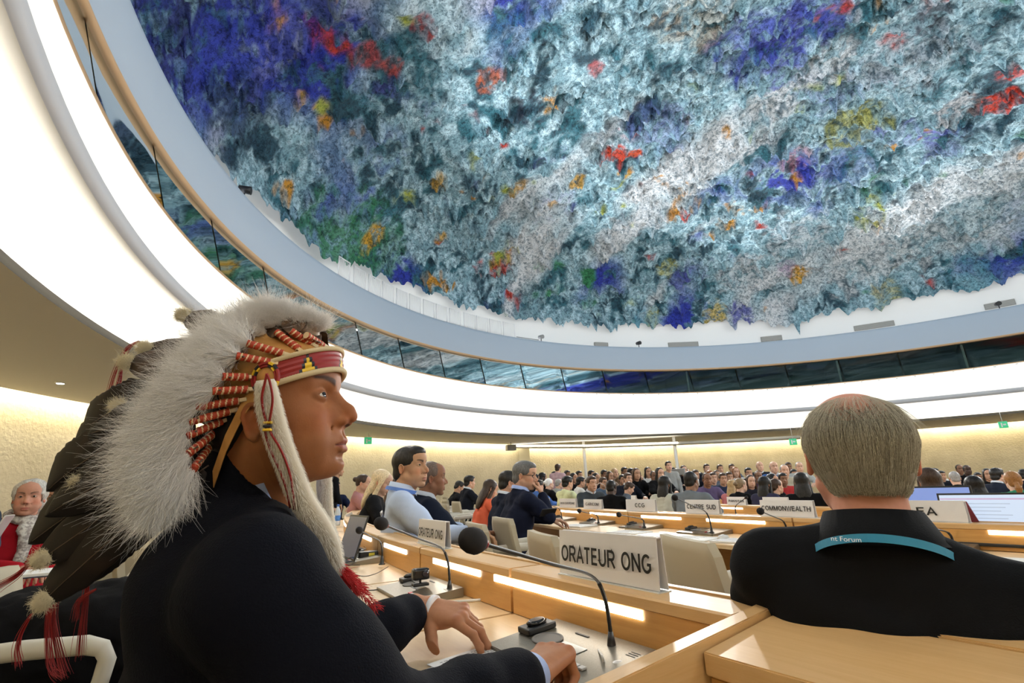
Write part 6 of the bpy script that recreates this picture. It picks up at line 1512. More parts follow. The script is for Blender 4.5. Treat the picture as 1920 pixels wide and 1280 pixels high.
# standing figures
def standing(px, py, h, face, skin, hairc, top, label, trousers=(.02, .02, .03)):
    t = 219.0 / h; c = at(px, py, t); root, g = seated(dict(head=(.02, 0, 1.60), res=.006, cres=.012, slit=False, skin=SK[skin], hairc=hairc, top=top, topname='shirt', legs=False,
        arms=(((.0, .24, 1.16), (.10, .22, .92), (.3, 0, -1), RELAX), ((.0, -.24, 1.16), (.10, -.22, .92), (.3, 0, -1), RELAX))), label, 'people standing at the back')
    FL = Field((-.2, -.3, 0), (.3, .3, 1.1), .014)
    for s in (1, -1): FL.cap((-.01, s * .08, .95), (.0, s * .09, .5), .095, .065, .03); FL.cap((.0, s * .09, .5), (.0, s * .09, .08), .062, .045, .02); FL.cap((-.02, s * .09, .05), (.14, s * .10, .05), .045, .035, .02)
    obj('trousers', FL.mesh(), root, cloth('cloth_%.3f_%.3f_%.3f' % trousers, trousers)); fz = floor_z(c.x, c.y); s = (c.z - fz) / 1.727; s = min(max(s, .88), 1.1); root.scale = (s, s, s); root.rotation_euler = (0, 0, math.radians(face)); root.location = (c.x, c.y, c.z - 1.727 * s); 
    if 'crown' in root: del root['crown']
standing(1045, 870, 16, 60, 'fair', BRN, (.58, .40, .44), 'man in a pale pink shirt standing near the far wall')
standing(1252, 865, 17, -90, 'fair', BLK, (.33, .34, .33), 'man in grey standing by the second white column')
standing(633, 872, 22, 20, 'tan', BLK, (.008, .008, .010), 'man in a black suit standing far back, his head behind the chief figure\'s chin'.replace("chief figure's", 'foreground man\'s'))
# ================================================================== CHAIRS
CH_M = mat('beige_upholstery', (.42, .37, .27), .8); CH_F = mat('beige_frame', (.55, .52, .44), .5); CH_S = mat('chair_metal', (.5, .49, .46), .35, .7)
def make_chair():
    r = empty('armchair', (0, 0, 0), 0, 'x', 'chair', 'empty beige chairs')
    # x forward
    bm = bmesh.new(); n = 10; F_, B_ = [], []
    for i in range(n + 1):
        v = i / n; z = .48 + .38 * v; x = -.21 - .10 * v - .02 * math.sin(v * PI)
        F_.append([bm.verts.new((x - .012 * (1 - (2 * j / 8 - 1) ** 2), (.235 - .035 * v ** 2 - (.02 if i in (0, n) else 0)) * (2 * j / 8 - 1), z)) for j in range(9)])
        B_.append([bm.verts.new((x - .030 - .012 * (1 - (2 * j / 8 - 1) ** 2), (.235 - .035 * v ** 2 - (.02 if i in (0, n) else 0)) * (2 * j / 8 - 1), z)) for j in range(9)])
    for G, fl in ((F_, 0), (B_, 1)):
        for i in range(n):
            for j in range(8):
                q = (G[i][j], G[i][j + 1], G[i + 1][j + 1], G[i + 1][j]); f = bm.faces.new(q if not fl else q[::-1]); f.smooth = True
    for i in range(n):
        for j in (0, 8): q = (F_[i][j], F_[i + 1][j], B_[i + 1][j], B_[i][j]); bm.faces.new(q if j == 0 else q[::-1])
    for j in range(8):
        for i in (0, n): q = (F_[i][j], F_[i][j + 1], B_[i][j + 1], B_[i][j]); bm.faces.new(q if i == n else q[::-1])
    obj('backrest', bm, r, CH_M)
    obj('seat', boxmesh(-.22, .24, -.235, .235, .42, .48, .018), r, CH_M)
    for s in (1, -1):
        bm = bmesh.new(); tube(bm, [(-.27, s * .26, .62), (-.24, s * .27, .665), (.0, s * .275, .675), (.15, s * .275, .673), (.19, s * .273, .660), (.205, s * .27, .63), (.195, s * .267, .57), (.16, s * .262, .49), (.12, s * .25, .43)], [.016, .018, .020, .020, .019, .018, .017, .016, .015], 8, flat=1.3); obj('armrest', bm, r, CH_F)
    bm = bmesh.new(); tube(bm, [(0, 0, .43), (0, 0, .16), (0, 0, .07)], [.03, .028, .035], 12); obj('pedestal', bm, r, CH_S)
    for k in range(5):
        a = 2 * PI * k / 5; bm = bmesh.new(); tube(bm, [(0, 0, .085), (.16 * math.cos(a), .16 * math.sin(a), .07), (.29 * math.cos(a), .29 * math.sin(a), .035)], [.022, .018, .012], 8); obj('leg', bm, r, CH_S)
    return r
chair0 = make_chair(); _first = [True]
def chair(px, t, face, label, dz=0.):
    y = 911 - .0428 * (px - 960); p = at(px, y, t); z = floor_z(p.x, p.y)
    if _first[0]: r = chair0; _first[0] = False; r['label'] = label; r.location = (p.x, p.y, z); r.rotation_euler = (0, 0, math.radians(face)); return r
    return copy_tree(chair0, (p.x, p.y, z), math.radians(face), label, 'empty beige chairs')
chair(985, 3.1, 20, 'beige chair with its back to the near desk, left of the large speaker sign')
chair(1022, 3.5, 20, 'beige chair just behind the one left of the large speaker sign')
chair(1137, 2.30, 14, 'beige chair almost hidden behind the large speaker sign')
chair(1425, 1.85, 8, 'beige chair showing at the right edge of the large speaker sign')
chair(893, 4.4, 24, 'beige chair behind the ORATEUR ONG sign nearest the young man')
for px, t, lab in [(811, 6.5, 'small beige chair first in line to the right of the brown-skinned man'), (824, 7.3, 'small beige chair second in line to the right of the brown-skinned man'), (838, 8.1, 'small beige chair third in line to the right of the brown-skinned man'), (851, 9.0, 'small beige chair fourth in line to the right of the brown-skinned man'),
                   (864, 9.9, 'small beige chair fifth in line to the right of the brown-skinned man'), (872, 7.3, 'small beige chair left of the orange shirt'), (843, 11.4, 'tiny beige chair behind the left chair line'), (858, 12.6, 'tiny beige chair farthest from us by the woman in black'), (890, 8.2, 'small beige chair half hidden by the orange shirt')]: chair(px, t, 24, lab)
def near_chair(P, local, face, label):
    q = Matrix.Rotation(math.radians(face), 3, 'Z') @ Vector(local); return copy_tree(chair0, (P.x - q.x, P.y - q.y, 0), math.radians(face), label, 'empty beige chairs')
nc_ = near_chair(unproj_z(95, 1203, .69), (.06, -.275, .675), 14, 'cream chair at the lower left, its armrest crossing the corner')
near_chair(unproj_z(228, 1020, .85), (-.31, .10, .86), 40, 'cream chair standing behind the shoulder of the man in the headdress')
def coat():  # stand-in for the black-clothed person behind the armrest
    F = Field((-.40, -.27, .44), (.34, .40, .98), .012); F.ell((-.03, .05, .60), (.26, .22, .17), .06); F.ell((.08, .02, .70), (.18, .18, .10), .06); F.ell((-.16, .04, .70), (.14, .18, .09), .06)
    me = F.mesh(); folds(me, .012, 12, 8); o = obj('coat', me, None, cloth('black_coat', (.005, .005, .006))); o.location = nc_.location; o.rotation_euler = nc_.rotation_euler; setp(o, 'black coat on the cream chair in the lower left corner, standing in for a person in black', 'coat')
coat()

# ================================================================== THINGS ON THE DESKS
ZT = .7055
def on(px, py, z=ZT): return unproj_z(px, py, z)
# papers under the hands
def sheet(pts, z, label, lines=0, group='papers on the near desk', th=.0012, cat='paper'):
    P = [on(px, py, z) for px, py in pts]; c = sum(P, Vector()) / 4; r = empty('paper_sheet', (c.x, c.y, z), 0, label, cat, group); bm = bmesh.new()
    lo = [bm.verts.new(p - c) for p in P]; up = [bm.verts.new(p - c + Vector((0, 0, th))) for p in P]; bm.faces.new(lo); bm.faces.new(up[::-1])
    for i in range(4): bm.faces.new((lo[i], lo[(i + 1) % 4], up[(i + 1) % 4], up[i]))
    bmesh.ops.recalc_face_normals(bm, faces=bm.faces); obj('sheet', bm, r, PAPER)
    if lines:
        bm = bmesh.new(); rn = random.Random(int(px))
        for i in range(lines):
            v = .08 + .84 * i / lines; u = .08
            while u < .88:
                w_ = rn.uniform(.02, .07); a = [(u, v), (min(u + w_, .92), v), (min(u + w_, .92), v + .25 / lines), (u, v + .25 / lines)]; vs = []
                for uu, vv in a: vs.append(bm.verts.new((P[0] * (1 - uu) + P[1] * uu) * (1 - vv) + (P[3] * (1 - uu) + P[2] * uu) * vv - c + Vector((0, 0, th + .0002))))
                bm.faces.new(vs); u += w_ + .012
        obj('printed_lines', bm, r, mat('grey_ink', (.10, .10, .11), .6))
    return r
sheet([(800, 1246), (985, 1186), (1030, 1216), (905, 1290)], .7075, 'printed white page under both hands of the man in the headdress', 16)
sheet([(780, 1262), (960, 1196), (1012, 1226), (880, 1310)], .7058, 'lower white page of the speech under the resting hands', 0)
sheet([(735, 1245), (830, 1170), (960, 1195), (860, 1285)], .7052, 'pale grey blotting sheet on the desk under the papers', 0) if False else None
# webcam on the second console with its lead
w_ = empty('webcam', on(788, 1098, .735), 0, 'black webcam standing on the second console', 'webcam'); c_ = w_.location
bm = bmesh.new(); box(bm, -.028, .028, -.016, .016, .0, .010, bev=.003); obj('foot', bm, w_, BLACK)
bm = bmesh.new(); lathe(bm, [(.004, .008), (.004, .02)], 10); obj('stem', bm, w_, BLACK)
bm = bmesh.new(); box(bm, -.030, .030, -.017, .017, .020, .058, bev=.008); ob_ = obj('camera_body', bm, w_, mat('glossy_black_body', (.01, .01, .012), .18)); bm = bmesh.new(); lathe(bm, [(.010, 0), (.011, .004), (.006, .005)], 16, Matrix.Translation((.012, -.017, .04)) @ Matrix.Rotation(PI / 2, 4, 'X')); obj('lens', bm, ob_, mat('lens_glass', (.02, .02, .03), .05)); w_.rotation_euler = (0, 0, .5)
def cord(pts, rad, label, m=BLACK, group=None, name='cable', cat='cable'):
    P = [Vector(p) for p in pts]; Q = []
    for i in range(len(P) - 1):
        p0, p1, p2, p3 = P[max(i - 1, 0)], P[i], P[i + 1], P[min(i + 2, len(P) - 1)]
        for k in range(8):
            t = k / 8; Q.append(.5 * ((2 * p1) + (p2 - p0) * t + (2 * p0 - 5 * p1 + 4 * p2 - p3) * t * t + (3 * p1 - p0 - 3 * p2 + p3) * t ** 3))
    Q.append(P[-1]); bm = bmesh.new(); tube(bm, [q - P[0] for q in Q], rad, 6); o = obj(name, bm, None, m); o.location = P[0]; return setp(o, label, cat, group)
cord([on(778, 1092, .735), on(762, 1085, .725), on(735, 1096, .708), on(700, 1106, .708), on(660, 1102, .708)], .0018, 'thin black lead running left from the webcam')
rn = random.Random(4)
for j, lab in enumerate(['uppermost black cable of the tangle beside the black laptop', 'middle black cable of the tangle beside the black laptop', 'lowest black cable of the tangle beside the black laptop']):
    cord([on(645 + rn.uniform(-6, 42), 1022 + 13 * j + rn.uniform(-10, 12), .7085 + rn.uniform(0, .03)) for _ in range(13)], .0022, lab, group='black cables on the near desk')
cord([on(655, 1072), on(680, 1080), on(705, 1075), on(728, 1062)], .002, 'loose black lead curving before the third console', group='black cables on the near desk')
b_ = on(690, 1048, .712); d_ = empty('camera_charger', b_, .4, 'black battery charger with a yellow label beside the cables', 'charger'); obj('case', boxmesh(-.05, .05, -.03, .03, 0, .04, .006), d_, BLACK)
bm = bmesh.new(); box(bm, .0, .03, -.0312, -.030, .012, .034); obj('label', bm, d_, mat('yellow_label', (.75, .62, .05), .5)); 
# tilted black laptop by the man's chest, screen towards us
def laptop(base_c, face, w, h, tilt, label, screen, back, deck=True, group='open laptops', extra=None):
    r = empty('laptop', base_c, face, label, 'laptop', group)      # local -y looks at the user
    if deck: obj('keyboard_deck', boxmesh(-w / 2, w / 2, -.22, 0, 0, .014, .004), r, back)
    M = Matrix.Translation((0, 0, .012)) @ Matrix.Rotation(-tilt, 4, 'X'); bm = bmesh.new(); box(bm, -w / 2, w / 2, 0, .007, 0, h, M=M, bev=.002); lid = obj('lid', bm, r, back)
    bm = bmesh.new(); box(bm, -w / 2 + .010, w / 2 - .010, -.0012, .0002, .012, h - .010, M=M); sc_ = obj('screen', bm, r, screen)
    if extra: extra(r, M, w, h)
    return r
SCR_BLUE = mat('blue_screen', (.1, .1, .1), .3, emit=(.16, .26, .62), estr=1.0); SCR_PAGE = mat('page_screen', (.1, .1, .1), .3, emit=(.62, .74, .92), estr=.95); SCR_DIM = mat('dim_screen', (.02, .022, .03), .12, emit=(.03, .045, .10), estr=.6)
def rz_row(x, y):
    R_, a = polar(x, y); o = arc_out(a); return math.atan2(o.y, o.x) + PI / 2
p_ = on(646, 1052, .708); laptop(p_, rz_row(p_.x, p_.y) + .12, .33, .23, .30, 'tilted black laptop with a dark screen beside the suit of the man in the headdress', SCR_DIM, BLACK)
def sticker(r, M, w, h):
    bm = bmesh.new(); lathe(bm, [(.045, 0), (.045, .0006)], 20, M @ Matrix.Translation((0, .0078, h * .5)) @ Matrix.Rotation(-PI / 2, 4, 'X')); obj('sticker', bm, r, mat('grey_sticker', (.35, .33, .36), .5))
SILVER = mat('silver_lid', (.55, .54, .54), .35, .4)
p_ = on(728, 992, .80); laptop(Vector((p_.x, p_.y, .72)), rz_row(p_.x, p_.y) + PI - .2, .30, .20, .25, 'silver laptop seen from behind with a round grey sticker', SCR_DIM, SILVER, True, extra=sticker)
# right side: two lit screens and the dark red folder
def row_pt(px, R_, dr, z):
    best = None
    for k in range(4000):
        a = -.2 + k * .00027; p = arc(R_ + dr, a); v = Vector((p.x, p.y, z - H)); d = v.dot(_F)
        if d <= .1: continue
        e = abs(960 + F_PX * v.dot(_R) / d - px)
        if best is None or e < best[0]: best = (e, a)
    p = arc(R_ + dr, best[1]); return Vector((p.x, p.y, z)), best[1]
def page(r, M, w, h):
    bm = bmesh.new(); box(bm, -w / 2 + .012, w / 2 - .012, -.0016, -.0013, h - .034, h - .026, M=M); obj('toolbar', bm, r, mat('lilac_bar', (.1, .1, .1), .4, emit=(.66, .48, .72), estr=.8))
    bm = bmesh.new(); [box(bm, -w / 2 + .04, w / 2 - .07 - .02 * (i % 3), -.0016, -.0013, h - .055 - i * .018, h - .052 - i * .018, M=M) for i in range(6)]; obj('text_lines', bm, r, mat('text_grey', (.1, .1, .1), .4, emit=(.42, .52, .66), estr=.8))
p_, a_ = row_pt(1858, ROW2, -.20, .69); laptop(p_, rz_of(a_) + .05, .36, .225, .12, 'open laptop with a bright white page on the right of the LEA sign', SCR_PAGE, BLACK, True, extra=page)
p_, a_ = row_pt(1765, ROW2, -.50, .72); laptop(p_, rz_of(a_) + .05, .36, .225, .12, 'open laptop with a plain blue screen behind the LEA sign', SCR_BLUE, BLACK, True)
p_, a_ = row_pt(1809, ROW2, -.10, .79); r_ = empty('folder', p_, rz_of(a_), 'dark red folder leaning between the LEA sign and the lit laptop', 'folder'); bm = bmesh.new(); box(bm, -.075, .06, -.004, .004, .0, .10, M=Matrix.Rotation(-.2, 4, 'X') @ Matrix(((1, 0, -.35, 0), (0, 1, 0, 0), (0, 0, 1, 0), (0, 0, 0, 1)))); obj('cover', bm, r_, mat('dark_red_card', (.16, .008, .012), .5)); bm = bmesh.new(); box(bm, -.07, .055, -.003, .003, .1005, .1025, M=Matrix.Rotation(-.2, 4, 'X') @ Matrix(((1, 0, -.35, 0), (0, 1, 0, 0), (0, 0, 1, 0), (0, 0, 0, 1)))); obj('pages', bm, r_, PAPER)
# small things at the far end of the near desk
r_ = empty('water_bottle', on(632, 985, .725), 0, 'clear water bottle with a blue cap beside the white ermine tail', 'bottle'); bm = bmesh.new(); lathe(bm, [(.030, 0), (.032, .02), (.032, .13), (.025, .165), (.012, .19), (.012, .20)], 18); obj('bottle_body', bm, r_, mat('clear_plastic', (.55, .62, .70), .12)); bm = bmesh.new(); lathe(bm, [(.0135, .198), (.0135, .218), (.012, .22)], 14); obj('cap', bm, r_, mat('blue_cap', (.02, .12, .55), .4)); bm = bmesh.new(); lathe(bm, [(.0326, .05), (.0326, .105)], 18); obj('bottle_label', bm, r_, mat('blue_bottle_label', (.05, .2, .6), .5))
r_ = empty('card_holder', on(661, 985, .735), .5, 'small white plastic holder leaning on the near desk', 'holder'); bm = bmesh.new(); box(bm, -.035, .035, -.006, .006, 0, .13, M=Matrix.Rotation(-.35, 4, 'Y'), bev=.003); obj('plate', bm, r_, CARD); bm = bmesh.new(); box(bm, -.022, .022, -.0072, -.0062, .03, .10, M=Matrix.Rotation(-.35, 4, 'Y')); obj('printed_panel', bm, r_, mat('grey_panel', (.35, .36, .38), .5))
r_ = setp(obj('green_leaflet', boxmesh(-.07, .07, -.045, .045, 0, .004), None, mat('green_card', (.22, .55, .06), .6)), 'bright green leaflet on the near desk behind the black microphone head', 'leaflet'); r_.location = on(668, 988, .73); r_.rotation_euler = (0, 0, .4)
r_ = setp(obj('pen', (lambda b: (tube(b, [(-.06, 0, .004), (.045, 0, .004), (.06, 0, .004)], [.004, .004, .0015], 8), b)[1])(bmesh.new()), None, PAPER), 'white pen lying by the second console', 'pen'); r_.location = on(883, 1128, .706); r_.rotation_euler = (0, 0, .15)
r_ = empty('earpiece_unit', on(1162, 1262, .7065), .3, 'white earpiece lying in the corner beside the nearest microphone', 'earpiece'); bm = bmesh.new(); lathe(bm, [(.020, 0), (.024, .008), (.018, .018), (.004, .022)], 20, Matrix.Diagonal((1, .8, 1, 1))); obj('shell', bm, r_, mat('white_plastic', (.75, .75, .74), .3)); bm = bmesh.new(); tube(bm, [(-.01, 0, .01), (-.03, .01, .012), (-.045, .03, .006)], .003, 8); obj('ear_hook', bm, r_, MATS['white_plastic'])
cord([on(1160, 1262, .715), on(1142, 1262, .712), on(1134, 1244, .722), on(1128, 1228, .735), on(1122, 1218, .728)], .0022, 'short white cable plugged into the nearest console', mat('white_plastic', (.75, .75, .74), .3))
# row two: consoles, microphones, papers
R2Z_ = -.035
for (bx, by, hx, hy, dt, lab) in [(1053, 972, 1018, 941, -.25, 'behind the man rubbing his nose'), (1122, 979, 1088, 958, -.3, 'below the CARICOM sign'), (1208, 991, 1163, 965, -.25, 'below the CCG sign'), (1335, 1003, 1268, 934, -.35, 'below the CENTRE SUD sign'), (1478, 1015, 1428, 959, -.3, 'below the COMMONWEALTH sign'), (1790, 1028, 1722, 984, -.22, 'below the LEA sign')]:
    b = unproj_z(bx, by, .705 + R2Z_ + .018); R_, a_ = polar(b.x, b.y); R_ = ROW2 + .17; b = row_pt(bx, ROW2, .17, .705 + R2Z_ + .018)[0]; R_, a_ = polar(b.x, b.y); loc, rz = console_pose(ROW2, a_ - .008, .7055 + R2Z_)
    console(loc, rz, 'desk console on the second row ' + lab); t = (b - LENS).dot(_F); microphone(b, at(hx, hy, t + dt), 'gooseneck microphone on the second row ' + lab, hr=.019, thick=1.2)
for (bx, hx, hy, R_, z_, lab) in [(1380, 1397, 934, ROW3, -.12, 'beside the PAKISTAN sign'), (1905, 1900, 958, ROW3, -.12, 'right of the lit laptop')]:
    b, a_ = row_pt(bx, R_, .17, .705 + z_ + .018); t = (b - LENS).dot(_F); microphone(b, at(hx, hy, t - .1), 'gooseneck microphone on the third row ' + lab, hr=.018, thick=1.3)
for (px, dr, w, d, lab, h) in [(1085, .38, .30, .21, 'stack of white documents on the second row below the CARICOM sign', .012), (1180, .40, .30, .21, 'loose white papers on the second row below the CCG sign', .004), (1300, .42, .30, .22, 'white papers on the second row before the CENTRE SUD console', .006), (1385, .38, .28, .2, 'open white booklet left of the black shirt shoulder', .01), (1868, .36, .21, .29, 'single white sheet on the desk below the lit laptop', .002)]:
    p, a_ = row_pt(px, ROW2, dr, .7056 + R2Z_); r_ = empty('document', p, rz_of(a_) + .2, lab, 'document', 'documents on the second row'); obj('pages', boxmesh(-w / 2, w / 2, -d / 2, d / 2, 0, h, .001), r_, PAPER)
    bm = bmesh.new(); rn = random.Random(px); [box(bm, -w * .42, -w * .42 + rn.uniform(.4, .8) * w, -d * .4 + i * d * .1, -d * .4 + i * d * .1 + .003, h, h + .0004) for i in range(8)]; obj('printed_lines', bm, r_, mat('grey_ink', (.10, .10, .11), .6))
p, a_ = row_pt(1357, ROW2, .33, .706 + R2Z_); r_ = setp(obj('computer_mouse', (lambda b: (lathe(b, [(.028, 0), (.032, .010), (.024, .024), (.004, .030)], 20, Matrix.Diagonal((1.2, .8, 1, 1))), b)[1])(bmesh.new()), None, mat('white_plastic', (.75, .75, .74), .3)), 'white rounded earphone case right of the CENTRE SUD console', 'earphone case'); r_.location = p
p = at(1028, 960, 4.05); r_ = empty('smartphone', p, .6, 'smartphone with a lit blue-white screen held by the man rubbing his nose', 'phone'); bm = bmesh.new(); box(bm, -.075, .075, -.036, .036, -.004, .004, M=Matrix.Rotation(-.9, 4, 'X'), bev=.003); obj('case', bm, r_, BLACK); bm = bmesh.new(); box(bm, -.066, .066, -.031, .031, .0041, .0048, M=Matrix.Rotation(-.9, 4, 'X')); obj('screen', bm, r_, mat('phone_screen', (.1, .1, .1), .3, emit=(.5, .62, .95), estr=1.))
# lower left: woman's laptop, papers, notebook
p = at(-38, 1045, 2.6); r_ = empty('laptop', p, -.9, 'grey laptop lid cut by the left edge, before the woman in red', 'laptop', 'open laptops'); bm = bmesh.new(); box(bm, -.17, .17, 0, .008, 0, .22, M=Matrix.Rotation(-.35, 4, 'X'), bev=.002); obj('lid', bm, r_, SILVER); obj('keyboard_deck', boxmesh(-.17, .17, -.22, 0, -.014, 0, .003), r_, SILVER)
p = at(82, 1075, 2.1); r_ = empty('notebook', p, .4, 'open white notebook on the lap of the woman in red', 'notebook'); obj('pages', boxmesh(-.15, .15, -.10, .10, 0, .012, .002), r_, PAPER); obj('cover', boxmesh(-.155, .155, -.105, .105, -.004, -.0005, .001), r_, mat('navy_cover', (.02, .025, .06), .5))

# ================================================================== LEDGE, GALLERY AND CEILING FITTINGS
def th_of(px, R_, z):
    best = None
    for k in range(3600):
        th = 2 * PI * k / 3600; x, y = ring(R_, th); v = Vector((x, y, z - H)); d = v.dot(_F)
        if d < 1: continue
        X = 960 + F_PX * v.dot(_R) / d; Y = 640 - F_PX * v.dot(_U) / d
        if abs(X - px) < 30 and y > -2 and -50 < Y < 900:
            # the far crossing of the ring
            e = abs(X - px)
            if best is None or e < best[0]: best = (e, th)
    return best[1]
def ring_frame(th, R_, z):
    x, y = ring(R_, th); x2, y2 = ring(R_, th + .002); t = Vector((x2 - x, y2 - y, 0)).normalized(); n = Vector((-t.y, t.x, 0)); 
    if n.dot(Vector((RC.x - x, RC.y - y, 0))) < 0: n = -n
    return Vector((x, y, z)), t, n      # n looks to the hall's centre
RW = mat('white_rail', (.80, .80, .80), .5)
def rail(px0, px1, label):
    a, b = th_of(px0, 15.06, Z(6.43)), th_of(px1, 15.06, Z(6.43)); A, B = Vector((*ring(15.06, a), Z(6.43))), Vector((*ring(15.06, b), Z(6.43))); r = empty('guard_rail', A, 0, label, 'railing', 'white guard rails on the ledge'); d = B - A; up = Vector((0, 0, .62))
    bm = bmesh.new(); tube(bm, [Vector(), up, up + d, d], .022, 6); obj('rail_frame', bm, r, RW)
    for i in range(1, 10):
        bm = bmesh.new(); q = d * (i / 10); tube(bm, [q, q + up], .008, 5); obj('bar', bm, r, RW)
RP = [(634, 655), (663, 684), (691, 713), (717, 738), (743, 763), (768, 788), (794, 814), (818, 838), (843, 863), (870, 891), (894, 915), (919, 941), (944, 965)]
for i, (a, b) in enumerate(RP): rail(a, b, ('leftmost white guard rail section on the ledge' if i == 0 else 'rightmost white guard rail section on the ledge' if i == 12 else '%s white guard rail section from the left end of the ledge' % ORD[i]))
VENT = mat('vent_grey', (.26, .25, .22), .6)
for px0, px1, lab in [(1116, 1142, 'smallest grey vent over the ledge, leftmost of five'), (1254, 1310, 'long grey vent over the ledge, second from the left'), (1428, 1468, 'short grey vent over the ledge, middle of five'), (1602, 1678, 'long grey vent over the ledge, fourth from the left'), (1845, 1904, 'grey vent over the ledge nearest the right edge')]:
    th = th_of((px0 + px1) / 2, 16.30, Z(6.85)); p, t, n = ring_frame(th, 16.385, Z(6.76)); q0 = Vector((*ring(16.3, th_of(px0, 16.3, Z(6.85))), 0)); q1 = Vector((*ring(16.3, th_of(px1, 16.3, Z(6.85))), 0)); w = (q1 - q0).length
    r = empty('air_vent', p, 0, lab, 'vent', 'air vents over the ledge'); M = Matrix(((t.x, n.x, 0, 0), (t.y, n.y, 0, 0), (0, 0, 1, 0), (0, 0, 0, 1))); bm = bmesh.new(); box(bm, -w / 2, w / 2, -.02, .035, 0, .26, M=M); obj('vent_frame', bm, r, VENT)
    bm = bmesh.new(); [box(bm, -w / 2 + .02, w / 2 - .02, .036, .045, .03 + i * .045, .05 + i * .045, M=M) for i in range(5)]; obj('slats', bm, r, mat('vent_slat', (.40, .39, .36), .5))
def ledge_lamp(px, lab, col):
    th = th_of(px, 15.1, Z(6.5)); p, t, n = ring_frame(th, 15.12, Z(6.43)); r = empty('spotlight', p, 0, lab, 'spotlight', 'spotlights on the ledge'); bm = bmesh.new(); tube(bm, [Vector((0, 0, 0)), Vector((0, 0, .12)), n * .05 + Vector((0, 0, .2))], .02, 8); obj('bracket', bm, r, BLACK)
    bm = bmesh.new(); tube(bm, [Vector((0, 0, .22)) - n * .10 + t * .05, Vector((0, 0, .20)) + n * .14 - t * .02], [.08, .095], 16); obj('lamp_body', bm, r, col)
ledge_lamp(459, 'black spotlight on the ledge above the left curve', BLACK); ledge_lamp(1015, 'grey spotlight on the ledge right of the guard rails', mat('lamp_grey', (.3, .3, .3), .4)); ledge_lamp(1198, 'tiny dark spotlight on the ledge between two vents', BLACK); ledge_lamp(1873, 'dark spotlight on the ledge in front of the rightmost vent', BLACK)
bm = bmesh.new(); A = Vector((*ring(15.1, th_of(969, 15.1, Z(6.43))), Z(6.47))); B = Vector((*ring(15.1, th_of(1010, 15.1, Z(6.43))), Z(6.47))); tube(bm, [Vector(), B - A], .02, 6); o = setp(obj('lamp_arm', bm, None, mat('lamp_grey', (.3, .3, .3), .4)), 'thin dark arm lying along the ledge beside the guard rails', 'rod'); o.location = A
# little downlights along the top of the upper cove
k = 0
DL = []
for i in range(150):
    th = 2 * PI * i / 150; x, y = ring(14.66, th); v = Vector((x, y, Z(3.90) - H)); d = v.dot(_F)
    if d < 1: continue
    X = 960 + F_PX * v.dot(_R) / d; Y = 640 - F_PX * v.dot(_U) / d
    if 1080 < X < 1960 and 600 < Y < 800: DL.append((X, th))
DL.sort()
bm = bmesh.new(); lathe(bm, [(.045, 0), (.045, .05), (.03, .06)], 14); DLF = bpy.data.meshes.new('df'); bm.to_mesh(DLF); bm.free(); DLF.materials.append(WHITE)
bm = bmesh.new(); lathe(bm, [(.034, -.014), (.036, -.002)], 14); DLL = bpy.data.meshes.new('dl'); bm.to_mesh(DLL); bm.free(); DLL.materials.append(DOT)
for i, (X, th) in enumerate(DL):
    p, t, n = ring_frame(th, 14.66, Z(3.90)); r = empty('downlight', p, 0, 'tiny round downlight in the row under the gallery rim', 'light', 'row of downlights under the gallery rim'); obj('housing', DLF, r); obj('lamp', DLL, r)
# recessed lights in the soffit and in the booths
for (px, py, t, lab) in [(113, 719, 8.6, 'single round downlight in the soffit at the far left')]:
    q = unproj_z(px, py, ZS - .012); r = empty('downlight', q, 0, lab, 'light'); bm = bmesh.new(); lathe(bm, [(.07, 0), (.07, .012)], 20); obj('housing', bm, r, WHITE); bm = bmesh.new(); lathe(bm, [(.052, -.004), (.052, .0)], 20); obj('lamp', bm, r, DOT)
for px, py, lab in [(668, 618, 'leftmost round light inside the glazed gallery'), (765, 650, 'second round light inside the glazed gallery'), (937, 684, 'third round light inside the glazed gallery'), (1084, 698, 'fourth round light inside the glazed gallery')]:
    q = unproj_z(px, py, Z(5.28)); r = empty('downlight', q, 0, lab, 'light', 'booth lights'); bm = bmesh.new(); lathe(bm, [(.11, 0), (.11, .02)], 20); obj('housing', bm, r, WHITE); bm = bmesh.new(); lathe(bm, [(.085, -.008), (.085, .0)], 20); obj('lamp', bm, r, mat('booth_lamp', (1, 1, 1), emit=(1, .97, .9), estr=6))
# exit signs
GRN = mat('exit_green', (.02, .35, .16), .5, emit=(.05, .5, .22), estr=.6)
for (px, py, t, face, lab) in [(690, 826, 17.5, 100, 'small green exit sign on the left, near the profile of the foreground man'), (1487, 828, 19, 60, 'small green exit sign beside the large grey-haired head'), (1881, 796, 18.5, 40, 'small green exit sign at the far right of the wall')]:
    p = at(px, py, t); v = Vector((p.x, p.y, 0)).normalized(); rz = math.atan2(v.y, v.x) - PI / 2; r = empty('exit_sign', p, rz, lab, 'sign', 'exit signs'); obj('panel', boxmesh(-.13, .13, -.02, .02, -.12, .12, .005), r, GRN)
    bm = bmesh.new(); box(bm, -.06, -.02, -.024, -.021, -.08, .07); box(bm, .0, .08, -.024, -.021, -.02, .03); lathe(bm, [(.022, -.024), (.022, -.021)], 10, Matrix.Translation((-.01, 0, .075)) @ Matrix.Rotation(PI / 2, 4, 'X')) if False else None; obj('pictogram', bm, r, PAPER)
    bm = bmesh.new(); tube(bm, [(0, 0, .12), (0, 0, max(.13, ZS - p.z))], .008, 6); obj('hanger', bm, r, WHITE)
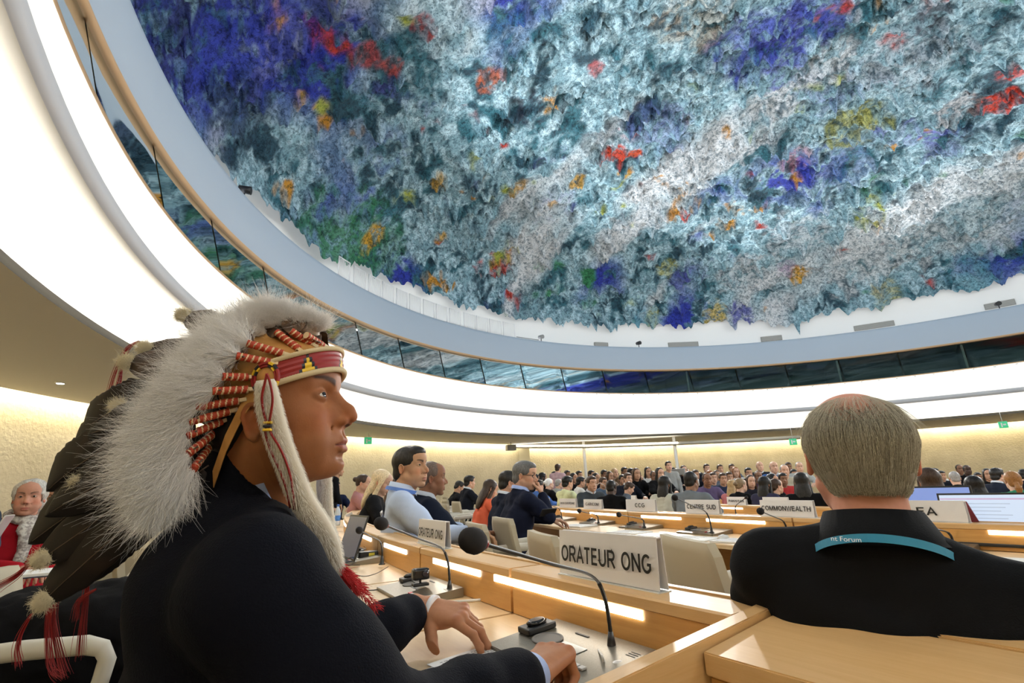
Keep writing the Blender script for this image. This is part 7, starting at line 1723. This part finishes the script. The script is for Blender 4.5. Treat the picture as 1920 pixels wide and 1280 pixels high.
# white columns and the lit beam at the back
for (px, pyb, t, lab) in [(1099, 895, 24.6, 'slim white column, left one of two at the back'), (1272, 890, 24.0, 'slim white column, right one of two at the back')]:
    p = at(px, pyb, t); z0 = floor_z(p.x, p.y); r = empty('column', (p.x, p.y, z0), 0, lab, 'column', 'slim white columns'); bm = bmesh.new(); lathe(bm, [(.075, 0), (.075, ZS - z0)], 20); obj('shaft', bm, r, WHITE); bm = bmesh.new(); lathe(bm, [(.12, 0), (.12, .03)], 20); obj('base_plate', bm, r, WHITE)
P_ = [at(px, py, t) for px, py, t in [(962, 837, 25.0), (1100, 836.5, 24.7), (1270, 831, 24.1), (1420, 824, 23.6), (1500, 819.5, 23.4)]]
r = empty('lighting_beam', P_[0], 0, 'long pale beam with a light strip crossing the back of the hall', 'beam')
bm = bmesh.new(); tube(bm, [p - P_[0] for p in P_], .09, 4); obj('beam', bm, r, mat('beam_paint', (.55, .50, .42), .6)); bm = bmesh.new(); tube(bm, [p - P_[0] + Vector((0, -.10, .03)) for p in P_[:3]], .035, 6); obj('light_strip', bm, r, DOT)
p = at(958, 839, 23.5); r = empty('projector', p, .3, 'small grey projector hanging at the left end of the beam', 'projector'); obj('projector_body', boxmesh(-.22, .22, -.18, .18, -.13, .13, .02), r, mat('lamp_grey', (.3, .3, .3), .4)); bm = bmesh.new(); tube(bm, [(0, 0, .12), (0, 0, ZS - p.z)], .02, 6); obj('mount', bm, r, WHITE)
p = at(1272, 889, 14.5); r = empty('monitor', p, -1.2, 'dark monitor on the desk before the second white column', 'monitor'); obj('screen_back', boxmesh(-.30, .30, -.02, .02, -.02, .16, .01), r, mat('lamp_grey', (.3, .3, .3), .4)); obj('stand', boxmesh(-.05, .05, -.03, .03, -.30, -.02), r, BLACK)
# headphones on the men with their backs to us
def headphones(px, py, h, label, col):
    t = 219.0 / h * 1.0; p = at(px, py, t); r = empty('headphones', p, 0, label, 'headphones'); v = Vector((p.x, p.y, 0)).normalized(); s = Vector((v.y, -v.x, 0)); bm = bmesh.new(); M = frame((0, 0, 0), s); lathe(bm, [(.034, -.012), (.040, 0), (.034, .012)], 18, M @ Matrix(((0, 0, 1, 0), (1, 0, 0, 0), (0, 1, 0, 0), (0, 0, 0, 1)))); obj('ear_cushion', bm, r, col)
    bm = bmesh.new(); tube(bm, [s * 0 + Vector((0, 0, .03)), -s * .03 + Vector((0, 0, .09)), -s * .09 + Vector((0, 0, .125)), -s * .15 + Vector((0, 0, .09))], .005, 6); obj('headband', bm, r, col)
headphones(1309, 904, 38, 'pale headphones on the man in the grey jacket', mat('white_plastic', (.75, .75, .74), .3)); headphones(1138, 921, 30, 'pale headphones on the dark-skinned man seen from behind', MATS['white_plastic'])
